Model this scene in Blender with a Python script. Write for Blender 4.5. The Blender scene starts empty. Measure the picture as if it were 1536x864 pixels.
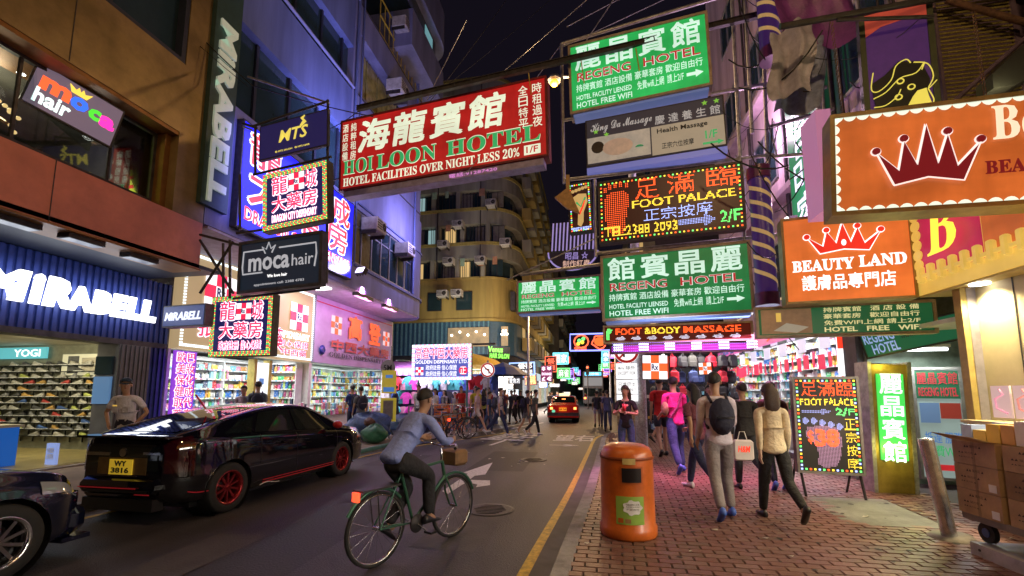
import bpy, bmesh, math, random
from mathutils import Vector, Matrix
from mathutils.bvhtree import BVHTree
PI = math.pi; R = math.radians
random.seed(7)
SC = bpy.context.scene
C = SC.collection
# ---------------------------------------------------------------- camera
EYE = 1.58; F_ = 660.0; CX = 768.0; CY = 512.0
PITCH = math.atan(78 / F_); YAW = math.atan(122 / math.hypot(F_, 78))
cd = bpy.data.cameras.new('camera'); cam = bpy.data.objects.new('camera', cd); C.objects.link(cam)
cam.location = (0, 0, EYE); cam.rotation_euler = (PI / 2 + PITCH, 0, YAW)
cd.sensor_width = 36; cd.lens = 36 * F_ / 1536; cd.shift_y = (512 - 432) / 1536
cd.clip_start = .05; cd.clip_end = 3000
SC.camera = cam
# ---------------------------------------------------------------- night sky, moonlight, exposure
w = bpy.data.worlds.new('World'); SC.world = w; w.use_nodes = True
nt = w.node_tree; bg = nt.nodes['Background']
bg.inputs[0].default_value = (.55, .42, .80, 1); bg.inputs[1].default_value = .009
sl = bpy.data.lights.new('moon', 'SUN'); sl.energy = .02; sl.angle = R(10); sl.color = (.6, .65, 1)
so = bpy.data.objects.new('moon', sl); C.objects.link(so); so.rotation_euler = (R(35), R(-20), 0)
SC.view_settings.view_transform = 'Standard'; SC.view_settings.look = 'None'
SC.view_settings.exposure = 0.22; SC.view_settings.gamma = 1
SC.cycles.max_bounces = 6; SC.cycles.diffuse_bounces = 3; SC.cycles.glossy_bounces = 4
SC.cycles.transmission_bounces = 6; SC.cycles.sample_clamp_indirect = 4; SC.cycles.caustics_reflective = False
SC.cycles.caustics_refractive = False
# ---------------------------------------------------------------- measuring helpers (street runs along +Y)
def ray(u, v):
    x = (u - CX) / F_; z = -(v - CY) / F_
    y2 = math.cos(PITCH) - z * math.sin(PITCH); z2 = math.sin(PITCH) + z * math.cos(PITCH)
    return Vector((x * math.cos(YAW) - y2 * math.sin(YAW), x * math.sin(YAW) + y2 * math.cos(YAW), z2))
def aY(u, v, Y):
    r = ray(u, v); return Vector((0, 0, EYE)) + r * (Y / r.y)
def aX(u, v, X):
    r = ray(u, v); return Vector((0, 0, EYE)) + r * (X / r.x)
def aZ(u, v, z=0.0):
    r = ray(u, v); return Vector((0, 0, EYE)) + r * ((z - EYE) / r.z)
# ---------------------------------------------------------------- materials
MT = {}
def mat(n, col=(.5, .5, .5), rough=.6, metal=0, emit=None, es=1.0, var=.25, scale=6, bump=0.0, coat=0, streak=False, spec=.5, trans=0, alpha=1, samp=True, bs=14):
    if n in MT: return MT[n]
    m = bpy.data.materials.new(n); MT[n] = m; m.use_nodes = True
    t = m.node_tree; b = t.nodes['Principled BSDF']; L = t.links.new
    b.inputs['Base Color'].default_value = (*col, 1); b.inputs['Roughness'].default_value = rough
    b.inputs['Metallic'].default_value = metal; b.inputs['Coat Weight'].default_value = coat
    b.inputs['Coat Roughness'].default_value = .04
    b.inputs['Specular IOR Level'].default_value = spec; b.inputs['Transmission Weight'].default_value = trans
    b.inputs['Alpha'].default_value = alpha
    if var or bump:
        tc = t.nodes.new('ShaderNodeTexCoord'); mp = t.nodes.new('ShaderNodeMapping')
        L(tc.outputs['Object'], mp.inputs[0])
        mp.inputs['Scale'].default_value = (scale, scale, scale * (.12 if streak else 1))
        nz = t.nodes.new('ShaderNodeTexNoise'); nz.inputs['Detail'].default_value = 6; nz.inputs['Roughness'].default_value = .65
        nz.inputs['Scale'].default_value = 1.0
        L(mp.outputs[0], nz.inputs['Vector'])
        if var:
            mx = t.nodes.new('ShaderNodeMix'); mx.data_type = 'RGBA'
            mx.inputs[6].default_value = (*[c * (1 - var) for c in col], 1); mx.inputs[7].default_value = (*[min(1, c * (1 + var * .6)) for c in col], 1)
            cr = t.nodes.new('ShaderNodeMapRange'); cr.inputs[1].default_value = .35; cr.inputs[2].default_value = .65
            L(nz.outputs[0], cr.inputs[0]); L(cr.outputs[0], mx.inputs[0]); L(mx.outputs[2], b.inputs['Base Color'])
            rr = t.nodes.new('ShaderNodeMapRange'); rr.inputs[3].default_value = max(.02, rough * (1 - var * .5)); rr.inputs[4].default_value = min(1, rough * (1 + var * .5))
            L(nz.outputs[0], rr.inputs[0]); L(rr.outputs[0], b.inputs['Roughness'])
        if bump:
            n2 = t.nodes.new('ShaderNodeTexNoise'); n2.inputs['Scale'].default_value = bs; n2.inputs['Detail'].default_value = 5
            L(mp.outputs[0], n2.inputs['Vector'])
            bp = t.nodes.new('ShaderNodeBump'); bp.inputs['Strength'].default_value = bump; bp.inputs['Distance'].default_value = .02
            L(n2.outputs[0], bp.inputs['Height']); L(bp.outputs[0], b.inputs['Normal'])
    if emit:
        b.inputs['Emission Color'].default_value = (*emit, 1); b.inputs['Emission Strength'].default_value = es
        if not samp: m.cycles.emission_sampling = 'NONE'
    return m
def lit(n, col, s=1.0, base=None, samp=False, glow_grime=0):            # emissive surface: backlit and LED faces, also prints and paper given a glow
    new = n not in MT; m = mat(n, base or tuple(c * .5 for c in col), .4, emit=col, es=s, var=0, samp=samp)
    if glow_grime and new:                                       # uneven tube glow painted into the emission by noise, with dirt streaks
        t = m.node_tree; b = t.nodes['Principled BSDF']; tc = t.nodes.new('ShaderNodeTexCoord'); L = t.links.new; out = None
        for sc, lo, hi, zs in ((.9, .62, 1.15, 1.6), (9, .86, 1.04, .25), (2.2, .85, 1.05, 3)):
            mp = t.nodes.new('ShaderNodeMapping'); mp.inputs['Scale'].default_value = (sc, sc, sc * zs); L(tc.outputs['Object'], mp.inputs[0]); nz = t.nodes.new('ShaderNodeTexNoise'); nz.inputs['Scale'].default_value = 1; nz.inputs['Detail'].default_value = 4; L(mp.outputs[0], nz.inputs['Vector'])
            r = t.nodes.new('ShaderNodeMapRange'); r.inputs[1].default_value = .3; r.inputs[2].default_value = .7; r.inputs[3].default_value = 1 + (lo - 1) * glow_grime; r.inputs[4].default_value = 1 + (hi - 1) * glow_grime; L(nz.outputs[0], r.inputs[0])
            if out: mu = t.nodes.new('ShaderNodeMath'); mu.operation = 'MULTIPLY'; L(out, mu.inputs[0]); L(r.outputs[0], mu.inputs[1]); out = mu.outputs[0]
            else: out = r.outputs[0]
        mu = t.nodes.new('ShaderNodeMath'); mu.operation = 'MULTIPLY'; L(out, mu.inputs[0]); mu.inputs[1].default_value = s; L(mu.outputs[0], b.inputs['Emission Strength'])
    return m
# ---------------------------------------------------------------- mesh builder
class MB:
    def __init__(s): s.v = []; s.f = []; s.m = []; s.sm = []
    def add(s, vs, fs, mi=0, smooth=False):
        o = len(s.v); s.v += [tuple(v) for v in vs]
        for f in fs: s.f.append(tuple(i + o for i in f)); s.m.append(mi); s.sm.append(smooth)
        return s
    def box(s, x0, x1, y0, y1, z0, z1, mi=0, M=None):
        vs = [Vector((x, y, z)) for z in (z0, z1) for y in (y0, y1) for x in (x0, x1)]
        if M: vs = [M @ v for v in vs]
        return s.add(vs, [(0, 2, 3, 1), (4, 5, 7, 6), (0, 1, 5, 4), (2, 6, 7, 3), (0, 4, 6, 2), (1, 3, 7, 5)], mi)
    def cb(s, c, d, mi=0, M=None):
        return s.box(c[0] - d[0] / 2, c[0] + d[0] / 2, c[1] - d[1] / 2, c[1] + d[1] / 2, c[2] - d[2] / 2, c[2] + d[2] / 2, mi, M)
    def rbox(s, x0, x1, y0, y1, z0, z1, b, mi=0):          # box with bevelled vertical-plane edges
        b = min(b, (x1 - x0) * .45, (z1 - z0) * .45, (y1 - y0) * .45)
        def ring(y, k):
            a = b * k
            return [(x0 + a + (b - a) * 0, y, z0 + b), (x0 + b, y, z0 + a), (x1 - b, y, z0 + a), (x1 - a, y, z0 + b), (x1 - a, y, z1 - b), (x1 - b, y, z1 - a), (x0 + b, y, z1 - a), (x0 + a, y, z1 - b)]
        vs = ring(y0, .6) + ring(y0 + b, 0) + ring(y1 - b, 0) + ring(y1, .6)
        fs = [tuple(reversed(range(8))), tuple(range(24, 32))]
        fs[0] = tuple(range(8)); fs[1] = tuple(reversed(range(24, 32)))
        for r in range(3):
            for i in range(8):
                j = (i + 1) % 8; fs.append((r * 8 + i, r * 8 + 8 + i, r * 8 + 8 + j, r * 8 + j))
        return s.add(vs, fs, mi)
    def cyl(s, p0, p1, r0, r1=None, n=10, mi=0, cap=True, smooth=True):
        p0 = Vector(p0); p1 = Vector(p1); r1 = r0 if r1 is None else r1
        d = (p1 - p0).normalized(); a = d.orthogonal().normalized(); b = d.cross(a)
        vs = [p + (a * math.cos(2 * PI * i / n) + b * math.sin(2 * PI * i / n)) * r for p, r in ((p0, r0), (p1, r1)) for i in range(n)]
        s.add(vs, [(i, (i + 1) % n, n + (i + 1) % n, n + i) for i in range(n)], mi, smooth)
        if cap: s.add(vs[:n], [tuple(reversed(range(n)))], mi); s.add(vs[n:], [tuple(range(n))], mi)
        return s
    def tube(s, pts, r, n=6, mi=0):
        pts = [Vector(p) for p in pts]; rs = r if isinstance(r, (list, tuple)) else [r] * len(pts)
        vs = []; a = None
        for i, p in enumerate(pts):
            d = (pts[min(i + 1, len(pts) - 1)] - pts[max(i - 1, 0)]).normalized()
            a = d.orthogonal().normalized() if a is None else (a - d * a.dot(d)).normalized()
            b = d.cross(a)
            vs += [p + (a * math.cos(2 * PI * k / n) + b * math.sin(2 * PI * k / n)) * rs[i] for k in range(n)]
        fs = [(i * n + k, i * n + (k + 1) % n, (i + 1) * n + (k + 1) % n, (i + 1) * n + k) for i in range(len(pts) - 1) for k in range(n)]
        s.add(vs, fs, mi, True); L = (len(pts) - 1) * n
        return s.add(vs[:n], [tuple(reversed(range(n)))], mi).add(vs[L:], [tuple(range(n))], mi)
    def lathe(s, prof, c=(0, 0, 0), axis='Z', n=16, mi=0, smooth=True, sx=1, sy=1):
        vs = []
        for r, h in prof:
            for i in range(n):
                a = 2 * PI * i / n; x, y = r * math.cos(a) * sx, r * math.sin(a) * sy
                vs.append(Vector((x, y, h)) if axis == 'Z' else (Vector((h, x, y)) if axis == 'X' else Vector((y, h, x))))
        vs = [v + Vector(c) for v in vs]
        return s.add(vs, [(k * n + i, k * n + (i + 1) % n, (k + 1) * n + (i + 1) % n, (k + 1) * n + i) for k in range(len(prof) - 1) for i in range(n)], mi, smooth)
    def ball(s, c, r, n=10, mi=0):
        rx, ry, rz = r if isinstance(r, (tuple, list)) else (r, r, r); vs = []; k = n // 2 + 1
        for j in range(k + 1):
            for i in range(n):
                t = PI * j / k; a = 2 * PI * i / n
                vs.append((c[0] + rx * math.sin(t) * math.cos(a), c[1] + ry * math.sin(t) * math.sin(a), c[2] - rz * math.cos(t)))
        return s.add(vs, [(j * n + i, j * n + (i + 1) % n, (j + 1) * n + (i + 1) % n, (j + 1) * n + i) for j in range(k) for i in range(n)], mi, True)
    def poly(s, pts, y0, y1, mi=0, M=None):               # polygon in XZ extruded in Y
        n = len(pts); vs = [Vector((p[0], y0, p[1])) for p in pts] + [Vector((p[0], y1, p[1])) for p in pts]
        if M: vs = [M @ v for v in vs]
        return s.add(vs, [tuple(range(n)), tuple(reversed(range(n, 2 * n)))] + [(i, n + i, n + (i + 1) % n, (i + 1) % n) for i in range(n)], mi)
    def slab(s, pts, z0, z1, mi=0):                        # polygon in XY extruded in Z
        n = len(pts); vs = [Vector((p[0], p[1], z)) for z in (z0, z1) for p in pts]
        return s.add(vs, [tuple(reversed(range(n))), tuple(range(n, 2 * n))] + [(i, (i + 1) % n, n + (i + 1) % n, n + i) for i in range(n)], mi)
    def build(s, name, mats, parent=None, world=False, **k):
        me = bpy.data.meshes.new(name)
        vs = s.v
        if world and parent is not None:
            I = MAT[parent.name].inverted(); vs = [tuple(I @ Vector(v)) for v in vs]
        me.from_pydata(vs, [], s.f)
        for m in (mats if isinstance(mats, (list, tuple)) else [mats]): me.materials.append(m)
        me.polygons.foreach_set('material_index', s.m); me.polygons.foreach_set('use_smooth', s.sm); me.update()
        o = bpy.data.objects.new(name, me); C.objects.link(o)
        if parent is not None: o.parent = parent
        MAT[o.name] = MAT[parent.name].copy() if parent is not None else Matrix()
        return tag(o, **k)
MAT = {}
def tag(o, label=None, cat=None, group=None, kind=None):
    if label: o['label'] = label
    if cat: o['category'] = cat
    if group: o['group'] = group
    if kind: o['kind'] = kind
    return o
def thing(name, label, cat, loc=(0, 0, 0), rz=0, group=None, M=None):
    o = bpy.data.objects.new(name, None); C.objects.link(o); o.empty_display_size = .2
    M = M or (Matrix.Translation(loc) @ Matrix.Rotation(rz, 4, 'Z'))
    o.location = M.to_translation(); o.rotation_euler = M.to_euler(); MAT[o.name] = M
    return tag(o, label, cat, group)
def copy_thing(o, loc=None, rz=None, label=None, parent=None):
    c = o.copy(); C.objects.link(c); c.parent = parent
    if loc is not None: c.location = loc
    if rz is not None: c.rotation_euler = (0, 0, rz)
    if label: c['label'] = label
    for ch in o.children: copy_thing(ch, parent=c)
    return c
def shadeless(o): return o
def area(name, loc, rot, sx, sy, e, col=(1, 1, 1)):
    l = bpy.data.lights.new(name, 'AREA'); l.shape = 'RECTANGLE'; l.size = sx; l.size_y = sy; l.energy = e; l.color = col
    o = bpy.data.objects.new(name, l); C.objects.link(o); o.location = loc; o.rotation_euler = rot; return o
def point(name, loc, e, col, r=.1, spot=None, rot=(0, 0, 0)):
    l = bpy.data.lights.new(name, 'SPOT' if spot else 'POINT'); l.energy = e; l.color = col; l.shadow_soft_size = r
    if spot: l.spot_size = R(spot); l.spot_blend = .6
    o = bpy.data.objects.new(name, l); C.objects.link(o); o.location = loc; o.rotation_euler = rot; return o
def aim(o, target):
    o.rotation_euler = (Vector(target) - o.location).to_track_quat('-Z', 'Y').to_euler(); return o
# ---------------------------------------------------------------- lettering
TS = bpy.data.scenes.new('scratch'); TV = TS.view_layers[0]
_tc = {}
def text_mesh(s, bold=0.0, res=2, shear=0, lh=1.0):
    key = (s, bold, res, shear, lh)
    if key in _tc: return _tc[key]
    c = bpy.data.curves.new('t', 'FONT'); c.body = s; c.offset = bold; c.resolution_u = res; c.shear = shear; c.space_line = lh
    c.align_x = 'CENTER'
    o = bpy.data.objects.new('t', c); TS.collection.objects.link(o); TV.update()
    m = o.to_mesh(); vs = [(v.co.x, v.co.y) for v in m.vertices]; fs = [tuple(p.vertices) for p in m.polygons]
    o.to_mesh_clear(); bpy.data.objects.remove(o); bpy.data.curves.remove(c)
    if not vs: vs = [(0, 0), (1, 0), (1, 1)]; fs = [(0, 1, 2)]
    xs = [a for a, b in vs]; ys = [b for a, b in vs]
    x0, x1, y0, y1 = min(xs), max(xs), min(ys), max(ys)
    r = [((a - x0) / (x1 - x0), (b - y0) / max(1e-4, y1 - y0)) for a, b in vs]
    _tc[key] = (r, fs, (x1 - x0) / max(1e-4, (y1 - y0))); return _tc[key]
def cjk(s): return any(0x3000 < ord(c) < 0xA000 or ord(c) > 0x1D3FF for c in s)
def serif(s): return ''.join(chr(0x1D400 + ord(c) - 65) if 'A' <= c <= 'Z' else chr(0x1D41A + ord(c) - 97) if 'a' <= c <= 'z' else chr(0x1D7CE + ord(c) - 48) if '0' <= c <= '9' else c for c in s)
def txt(par, s, x0, x1, z0, z1, m, y=-.012, bold=.015, d=.006, res=2, shear=0, vertical=False, name='lettering', rot90=False, rise=0, keep=False):
    """lettering that fills the box x0..x1, z0..z1 of its sign (front faces -Y)"""
    mb = MB()
    if vertical:
        n = len(s); h = (z1 - z0) / n
        for i, ch in enumerate(s): _txt(mb, ch, x0, x1, z1 - (i + .94) * h, z1 - (i + .06) * h, y, bold, d, res, shear, rot90, 0)
    else:
        if keep:
            a = text_mesh(s, bold, res, shear)[2] * (z1 - z0); c = (x0 + x1) / 2; x0, x1 = c - a / 2, c + a / 2
        _txt(mb, s, x0, x1, z0, z1, y, bold, d, res, shear, rot90, rise)
    return mb.build(name, m, par)
def _txt(mb, s, x0, x1, z0, z1, y, bold, d, res, shear, rot90, rise):
    hv = bold if cjk(s) and bold > 0 else 0
    if hv:
        n = max(1, len(s)); wx = min((x1 - x0) / n, z1 - z0) * hv * .8; wz = wx; K = 8 if hv > .05 else 4
        for i in range(K): a = 2 * PI * i / K + .785; _txt(mb, s, x0 + wx * math.cos(a), x1 + wx * math.cos(a), z0 + wz * math.sin(a), z1 + wz * math.sin(a), y + .0006 * (i + 1), 0, 0, res, shear, rot90, rise)
        bold = 0; d = 0
    vs, fs, _ = text_mesh(s, bold, res, shear)
    def P(a, b):
        if rot90: a, b = b, 1 - a
        return (x0 + a * (x1 - x0), y, z0 + b * (z1 - z0) + rise * (a * (x1 - x0)))
    if d:
        # front face plus rim so that the letters stand proud
        edges = {}
        for f in fs:
            for i in range(len(f)):
                e = (f[i], f[(i + 1) % len(f)]); k = (min(e), max(e))
                edges[k] = None if k in edges else e
        n = len(vs); F = [P(*v) for v in vs]; B = [(a, y + d, c) for a, b, c in F]
        fr = [f for f in fs] + [(e[1], e[0], n + e[0], n + e[1]) for e in edges.values() if e]
        mb.add(F + B, fr)
    else: mb.add([P(*v) for v in vs], fs)
def led(par, s, x0, x1, z0, z1, m, pitch=.03, dot=.011, y=-.015, bold=.0, name='led_lettering', mb=None, poly=None, vertical=False, keepout=None):
    """characters made of single diodes: a dot on every grid point inside the outline"""
    own = mb is None; mb = mb or MB()
    if poly: vs = [Vector((a, 0, b)) for a, b in poly]; fs = [tuple(range(len(poly)))]; B = None
    else:
        if vertical:
            n = len(s); h = (z1 - z0) / n
            for i, ch in enumerate(s): led(par, ch, x0, x1, z1 - (i + .92) * h, z1 - (i + .08) * h, m, pitch, dot, y, bold, name, mb)
            return mb.build(name, m, par, kind='stuff') if own else None
        t, fs, _ = text_mesh(s, 0 if cjk(s) else bold, 2); vs = [Vector((x0 + a * (x1 - x0), 0, z0 + b * (z1 - z0))) for a, b in t]
    bv = BVHTree.FromPolygons(vs, fs)
    if poly:
        x0 = min(a for a, b in poly); x1 = max(a for a, b in poly); z0 = min(b for a, b in poly); z1 = max(b for a, b in poly)
    nx = int((x1 - x0) / pitch) + 1; nz = int((z1 - z0) / pitch) + 1
    for i in range(nx + 1):
        for j in range(nz + 1):
            x = x0 + i * pitch; z = z0 + j * pitch
            if bv.ray_cast(Vector((x, -1, z)), Vector((0, 1, 0)))[0] is None and bv.ray_cast(Vector((x, 1, z)), Vector((0, -1, 0)))[0] is None: continue
            q = dot; mb.add([(x - q, y, z), (x, y, z - q), (x + q, y, z), (x, y, z + q)], [(0, 1, 2, 3)])
    if own and mb.v: return mb.build(name, m, par, kind='stuff')
def led_border(par, W, H, mats, inset=.04, pitch=.07, dot=.018, y=-.016, rows=1):
    mb = MB(); i = 0
    for r in range(rows):
        a = inset + r * pitch; pts = []
        n = int((W - 2 * a) / pitch); pts += [(a + (W - 2 * a) * k / n, a) for k in range(n + 1)] + [(a + (W - 2 * a) * k / n, H - a) for k in range(n + 1)]
        n = int((H - 2 * a) / pitch); pts += [(a, a + (H - 2 * a) * k / n) for k in range(1, n)] + [(W - a, a + (H - 2 * a) * k / n) for k in range(1, n)]
        for x, z in pts:
            i += 1; q = dot; mb.add([(x - q, y, z - q), (x + q, y, z - q), (x + q, y, z + q), (x - q, y, z + q)], [(0, 1, 2, 3)], (i * 7 + r * 3) % len(mats))
    return mb.build('led_border', mats, par, kind='stuff')
# ---------------------------------------------------------------- common materials
steel = mat('galvanised_steel', (.42, .42, .44), .45, .8, var=.35, scale=9, bump=.15)
dsteel = mat('dark_painted_steel', (.06, .055, .06), .5, .4, var=.4, scale=8, bump=.1)
rust = mat('rusty_steel', (.16, .09, .06), .75, .3, var=.5, scale=12, bump=.3)
black = mat('black_plastic', (.012, .012, .013), .4, var=.2)
rubber = mat('tyre_rubber', (.018, .018, .019), .75, var=.3, scale=20, bump=.2)
chrome = mat('chrome', (.75, .75, .77), .12, 1, var=.1)
white = mat('white_paint', (.78, .78, .77), .5, var=.1, scale=5)
concrete = mat('concrete', (.30, .29, .28), .8, var=.35, scale=2.2, bump=.3)
glass_dark = mat('dark_glass', (.022, .045, .06), .06, 0, var=.15, scale=1.5, spec=.8)
def clear_glass(n='clear_glass', tint=(.9, .95, .95)):
    if n in MT: return MT[n]
    m = bpy.data.materials.new(n); MT[n] = m; m.use_nodes = True; t = m.node_tree
    t.nodes.remove(t.nodes['Principled BSDF']); o = t.nodes['Material Output']
    g = t.nodes.new('ShaderNodeBsdfGlossy'); g.inputs['Roughness'].default_value = .03
    tr = t.nodes.new('ShaderNodeBsdfTransparent'); tr.inputs[0].default_value = (*tint, 1)
    fr = t.nodes.new('ShaderNodeFresnel'); fr.inputs[0].default_value = 1.5; mx = t.nodes.new('ShaderNodeMixShader')
    t.links.new(fr.outputs[0], mx.inputs[0]); t.links.new(tr.outputs[0], mx.inputs[1]); t.links.new(g.outputs[0], mx.inputs[2]); t.links.new(mx.outputs[0], o.inputs[0])
    return m
glass = clear_glass()
# ---------------------------------------------------------------- ground
def asphalt():
    m = mat('asphalt', (.048, .045, .056), .5, var=.3, scale=.7)
    t = m.node_tree; b = t.nodes['Principled BSDF']; L = t.links.new
    tc = t.nodes.new('ShaderNodeTexCoord'); n = t.nodes.new('ShaderNodeTexNoise'); n.inputs['Scale'].default_value = 90; n.inputs['Detail'].default_value = 4
    L(tc.outputs['Object'], n.inputs['Vector']); v = t.nodes.new('ShaderNodeTexVoronoi'); v.inputs['Scale'].default_value = 70
    L(tc.outputs['Object'], v.inputs['Vector'])
    ad = t.nodes.new('ShaderNodeMath'); ad.operation = 'ADD'; L(n.outputs[0], ad.inputs[0]); L(v.outputs[0], ad.inputs[1])
    bp = t.nodes.new('ShaderNodeBump'); bp.inputs['Strength'].default_value = .5; bp.inputs['Distance'].default_value = .012
    L(ad.outputs[0], bp.inputs['Height']); L(bp.outputs[0], b.inputs['Normal'])
    # speckle of pale stones and darker worn wheel tracks
    cr = t.nodes.new('ShaderNodeValToRGB'); cr.color_ramp.elements[0].position = .52; cr.color_ramp.elements[1].position = .72
    cr.color_ramp.elements[0].color = (1, 1, 1, 1); cr.color_ramp.elements[1].color = (2.4, 2.3, 2.2, 1); L(n.outputs[0], cr.inputs[0])
    old = b.inputs['Base Color'].links[0].from_socket
    mx = t.nodes.new('ShaderNodeMix'); mx.data_type = 'RGBA'; mx.blend_type = 'MULTIPLY'; mx.inputs[0].default_value = 1
    L(old, mx.inputs[6]); L(cr.outputs[0], mx.inputs[7])
    mp = t.nodes.new('ShaderNodeMapping'); mp.inputs['Scale'].default_value = (1.3, .1, 1); L(tc.outputs['Object'], mp.inputs[0])
    n3 = t.nodes.new('ShaderNodeTexNoise'); n3.inputs['Scale'].default_value = 1.5; n3.inputs['Detail'].default_value = 5; L(mp.outputs[0], n3.inputs['Vector'])
    c3 = t.nodes.new('ShaderNodeMapRange'); c3.inputs[1].default_value = .35; c3.inputs[2].default_value = .65; c3.inputs[3].default_value = .65; c3.inputs[4].default_value = 1.25
    L(n3.outputs[0], c3.inputs[0]); m2 = t.nodes.new('ShaderNodeMix'); m2.data_type = 'RGBA'; m2.blend_type = 'MULTIPLY'; m2.inputs[0].default_value = 1
    L(mx.outputs[2], m2.inputs[6]); L(c3.outputs[0], m2.inputs[7]); L(m2.outputs[2], b.inputs['Base Color'])
    return m
asph = asphalt()
MB().slab([(-400, -300), (400, -300), (400, 900), (-400, 900)], -.3, -.02).build('ground', concrete, kind='structure')
MB().slab([(-60, -20), (60, -20), (60, 260), (-60, 260)], -.019, 0).build('road', asph, kind='structure')
def strip(name, line, w, z, m, off=0.0, h=0, parent=None, **k):   # a ribbon along a polyline
    mb = MB(); P = [Vector((a, b)) for a, b in line]; n = len(P); L = []; Rr = []
    for i, p in enumerate(P):
        d = (P[min(i + 1, n - 1)] - P[max(i - 1, 0)]).normalized(); nn = Vector((d.y, -d.x))
        L.append(p + nn * (off - w / 2)); Rr.append(p + nn * (off + w / 2))
    for i in range(n - 1):
        a, b, c, d = L[i], Rr[i], Rr[i + 1], L[i + 1]
        if h: mb.slab([a, b, c, d], z, z + h)
        else: mb.add([(a.x, a.y, z), (b.x, b.y, z), (c.x, c.y, z), (d.x, d.y, z)], [(0, 1, 2, 3)])
    return mb.build(name, m, parent, **k)
def curve_pts(P, n=6):
    out = []
    for i in range(len(P) - 1):
        p0 = P[max(i - 1, 0)]; p1 = P[i]; p2 = P[i + 1]; p3 = P[min(i + 2, len(P) - 1)]
        for k in range(n):
            t = k / n; out.append(tuple(.5 * ((2 * p1[j]) + (-p0[j] + p2[j]) * t + (2 * p0[j] - 5 * p1[j] + 4 * p2[j] - p3[j]) * t * t + (-p0[j] + 3 * p1[j] - 3 * p2[j] + p3[j]) * t ** 3) for j in range(len(p1))))
    return out + [tuple(P[-1])]
KR = curve_pts([(-.95, -6), (-.55, 0), (-.36, 4), (-.13, 7.4), (.10, 12), (.32, 16), (.75, 17.4), (1.9, 18.2), (9, 18.6)], 4)
KL = curve_pts([(-6.9, -6), (-6.75, 2), (-6.68, 6), (-6.66, 8.7), (-6.1, 9.8), (-5.75, 12.3), (-4.15, 16.6), (-3.9, 17.6), (-4.7, 18.6), (-14, 19.2)], 4)
kerb_m = mat('kerb_stone', (.27, .26, .26), .75, var=.35, scale=5, bump=.3)
strip('kerb_right', KR, .15, 0, kerb_m, off=.075, h=.13, kind='structure')
strip('kerb_left', KL, .15, 0, kerb_m, off=-.075, h=.13, kind='structure')
ylw = mat('yellow_line_paint', (.62, .42, .05), .55, var=.45, scale=14)
strip('yellow_line_right', [p for p in KR if p[1] < 18.1], .10, .004, ylw, off=-.28, kind='structure')
strip('yellow_line_left', [p for p in KL], .10, .004, ylw, off=.30, kind='structure')
gut = mat('gutter_concrete', (.12, .12, .125), .7, var=.3, scale=3)
strip('gutter_right', [p for p in KR], .28, .002, gut, off=-.14, kind='structure')
strip('gutter_left', [p for p in KL], .28, .002, gut, off=.14, kind='structure')
brick_m = mat('paving_brick_red', (.185, .088, .068), .42, var=.35, scale=3, bump=.3)
brick_m2 = mat('paving_brick_brown', (.16, .09, .065), .45, var=.35, scale=3, bump=.3)
brick_m3 = mat('paving_brick_pale', (.21, .115, .09), .42, var=.35, scale=3, bump=.3)
mort = mat('pavement_bed', (.075, .062, .058), .9, var=.3, scale=10)
pr = [p for p in KR]
RP = [(p[0] + .14, p[1]) for p in pr[:-3]] + [(40, 18.6 - .1), (40, -6)]
pav_r = MB().slab(RP, .0, .118).build('pavement_right', mort, kind='structure')
pav_ml = mat('left_pavement_slabs', (.22, .17, .14), .7, var=.3, scale=1.2, bump=.25)
LP = [(p[0] - .14, p[1]) for p in KL[:-1]] + [(-40, 19.1), (-40, -6)]
pav_l = MB().slab(list(reversed(LP)), .0, .118).build('pavement_left', pav_ml, kind='structure')
# paving bricks of the right pavement: the nearest ones single, the rest joined
bw, bd = .205, .1025
def kr_x(y):
    for i in range(len(KR) - 1):
        if KR[i][1] <= y < KR[i + 1][1]: return KR[i][0] + (KR[i + 1][0] - KR[i][0]) * (y - KR[i][1]) / (KR[i + 1][1] - KR[i][1])
    return 0
bm0 = MB(); g = .006
bm0.v = []; bm0.add([(g, g, 0), (bw - g, g, 0), (bw - g, bd - g, 0), (g, bd - g, 0), (g + .004, g + .004, .014), (bw - g - .004, g + .004, .014), (bw - g - .004, bd - g - .004, .014), (g + .004, bd - g - .004, .014)],
    [(4, 5, 6, 7), (0, 1, 5, 4), (1, 2, 6, 5), (2, 3, 7, 6), (3, 0, 4, 7)])
patch = [(2.9, 6.0), (3.9, 7.6)]                      # the grey cement patch of the photograph
bricks = []; rest = MB(); rowi = 0; y = 3.1
rng = random.Random(3); y = -2.0
while y < 17:
    x = kr_x(y) + .16 + (bw / 2 if rowi % 2 else 0) - bw / 2
    while x < 4.6:
        inp = (y - 5.3) > (x - 3.1) * -.4 and 5.7 < y < 7.1 and 2.75 + (y - 5.7) * .12 < x < 3.75 + (y - 5.7) * .1
        ke = kr_x(y) + .145
        if x > ke and not inp: bricks.append((x, y, rng.random(), rng.uniform(-.002, .002)))
        elif x + bw - ke > .04 and not inp: rest.add([(max(v[0] + x, ke), v[1] + y, v[2] + .118) for v in bm0.v], bm0.f, 0)
        x += bw
    y += bd; rowi += 1
vis = list(bricks)
vis.sort(key=lambda b: b[0] ** 2 + b[1] ** 2)
meshes = []
for m in (brick_m, brick_m2, brick_m3):
    o = bm0.build('brick', m, pav_r); meshes.append(o)
cnt = 0; used = [0, 0, 0]
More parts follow.
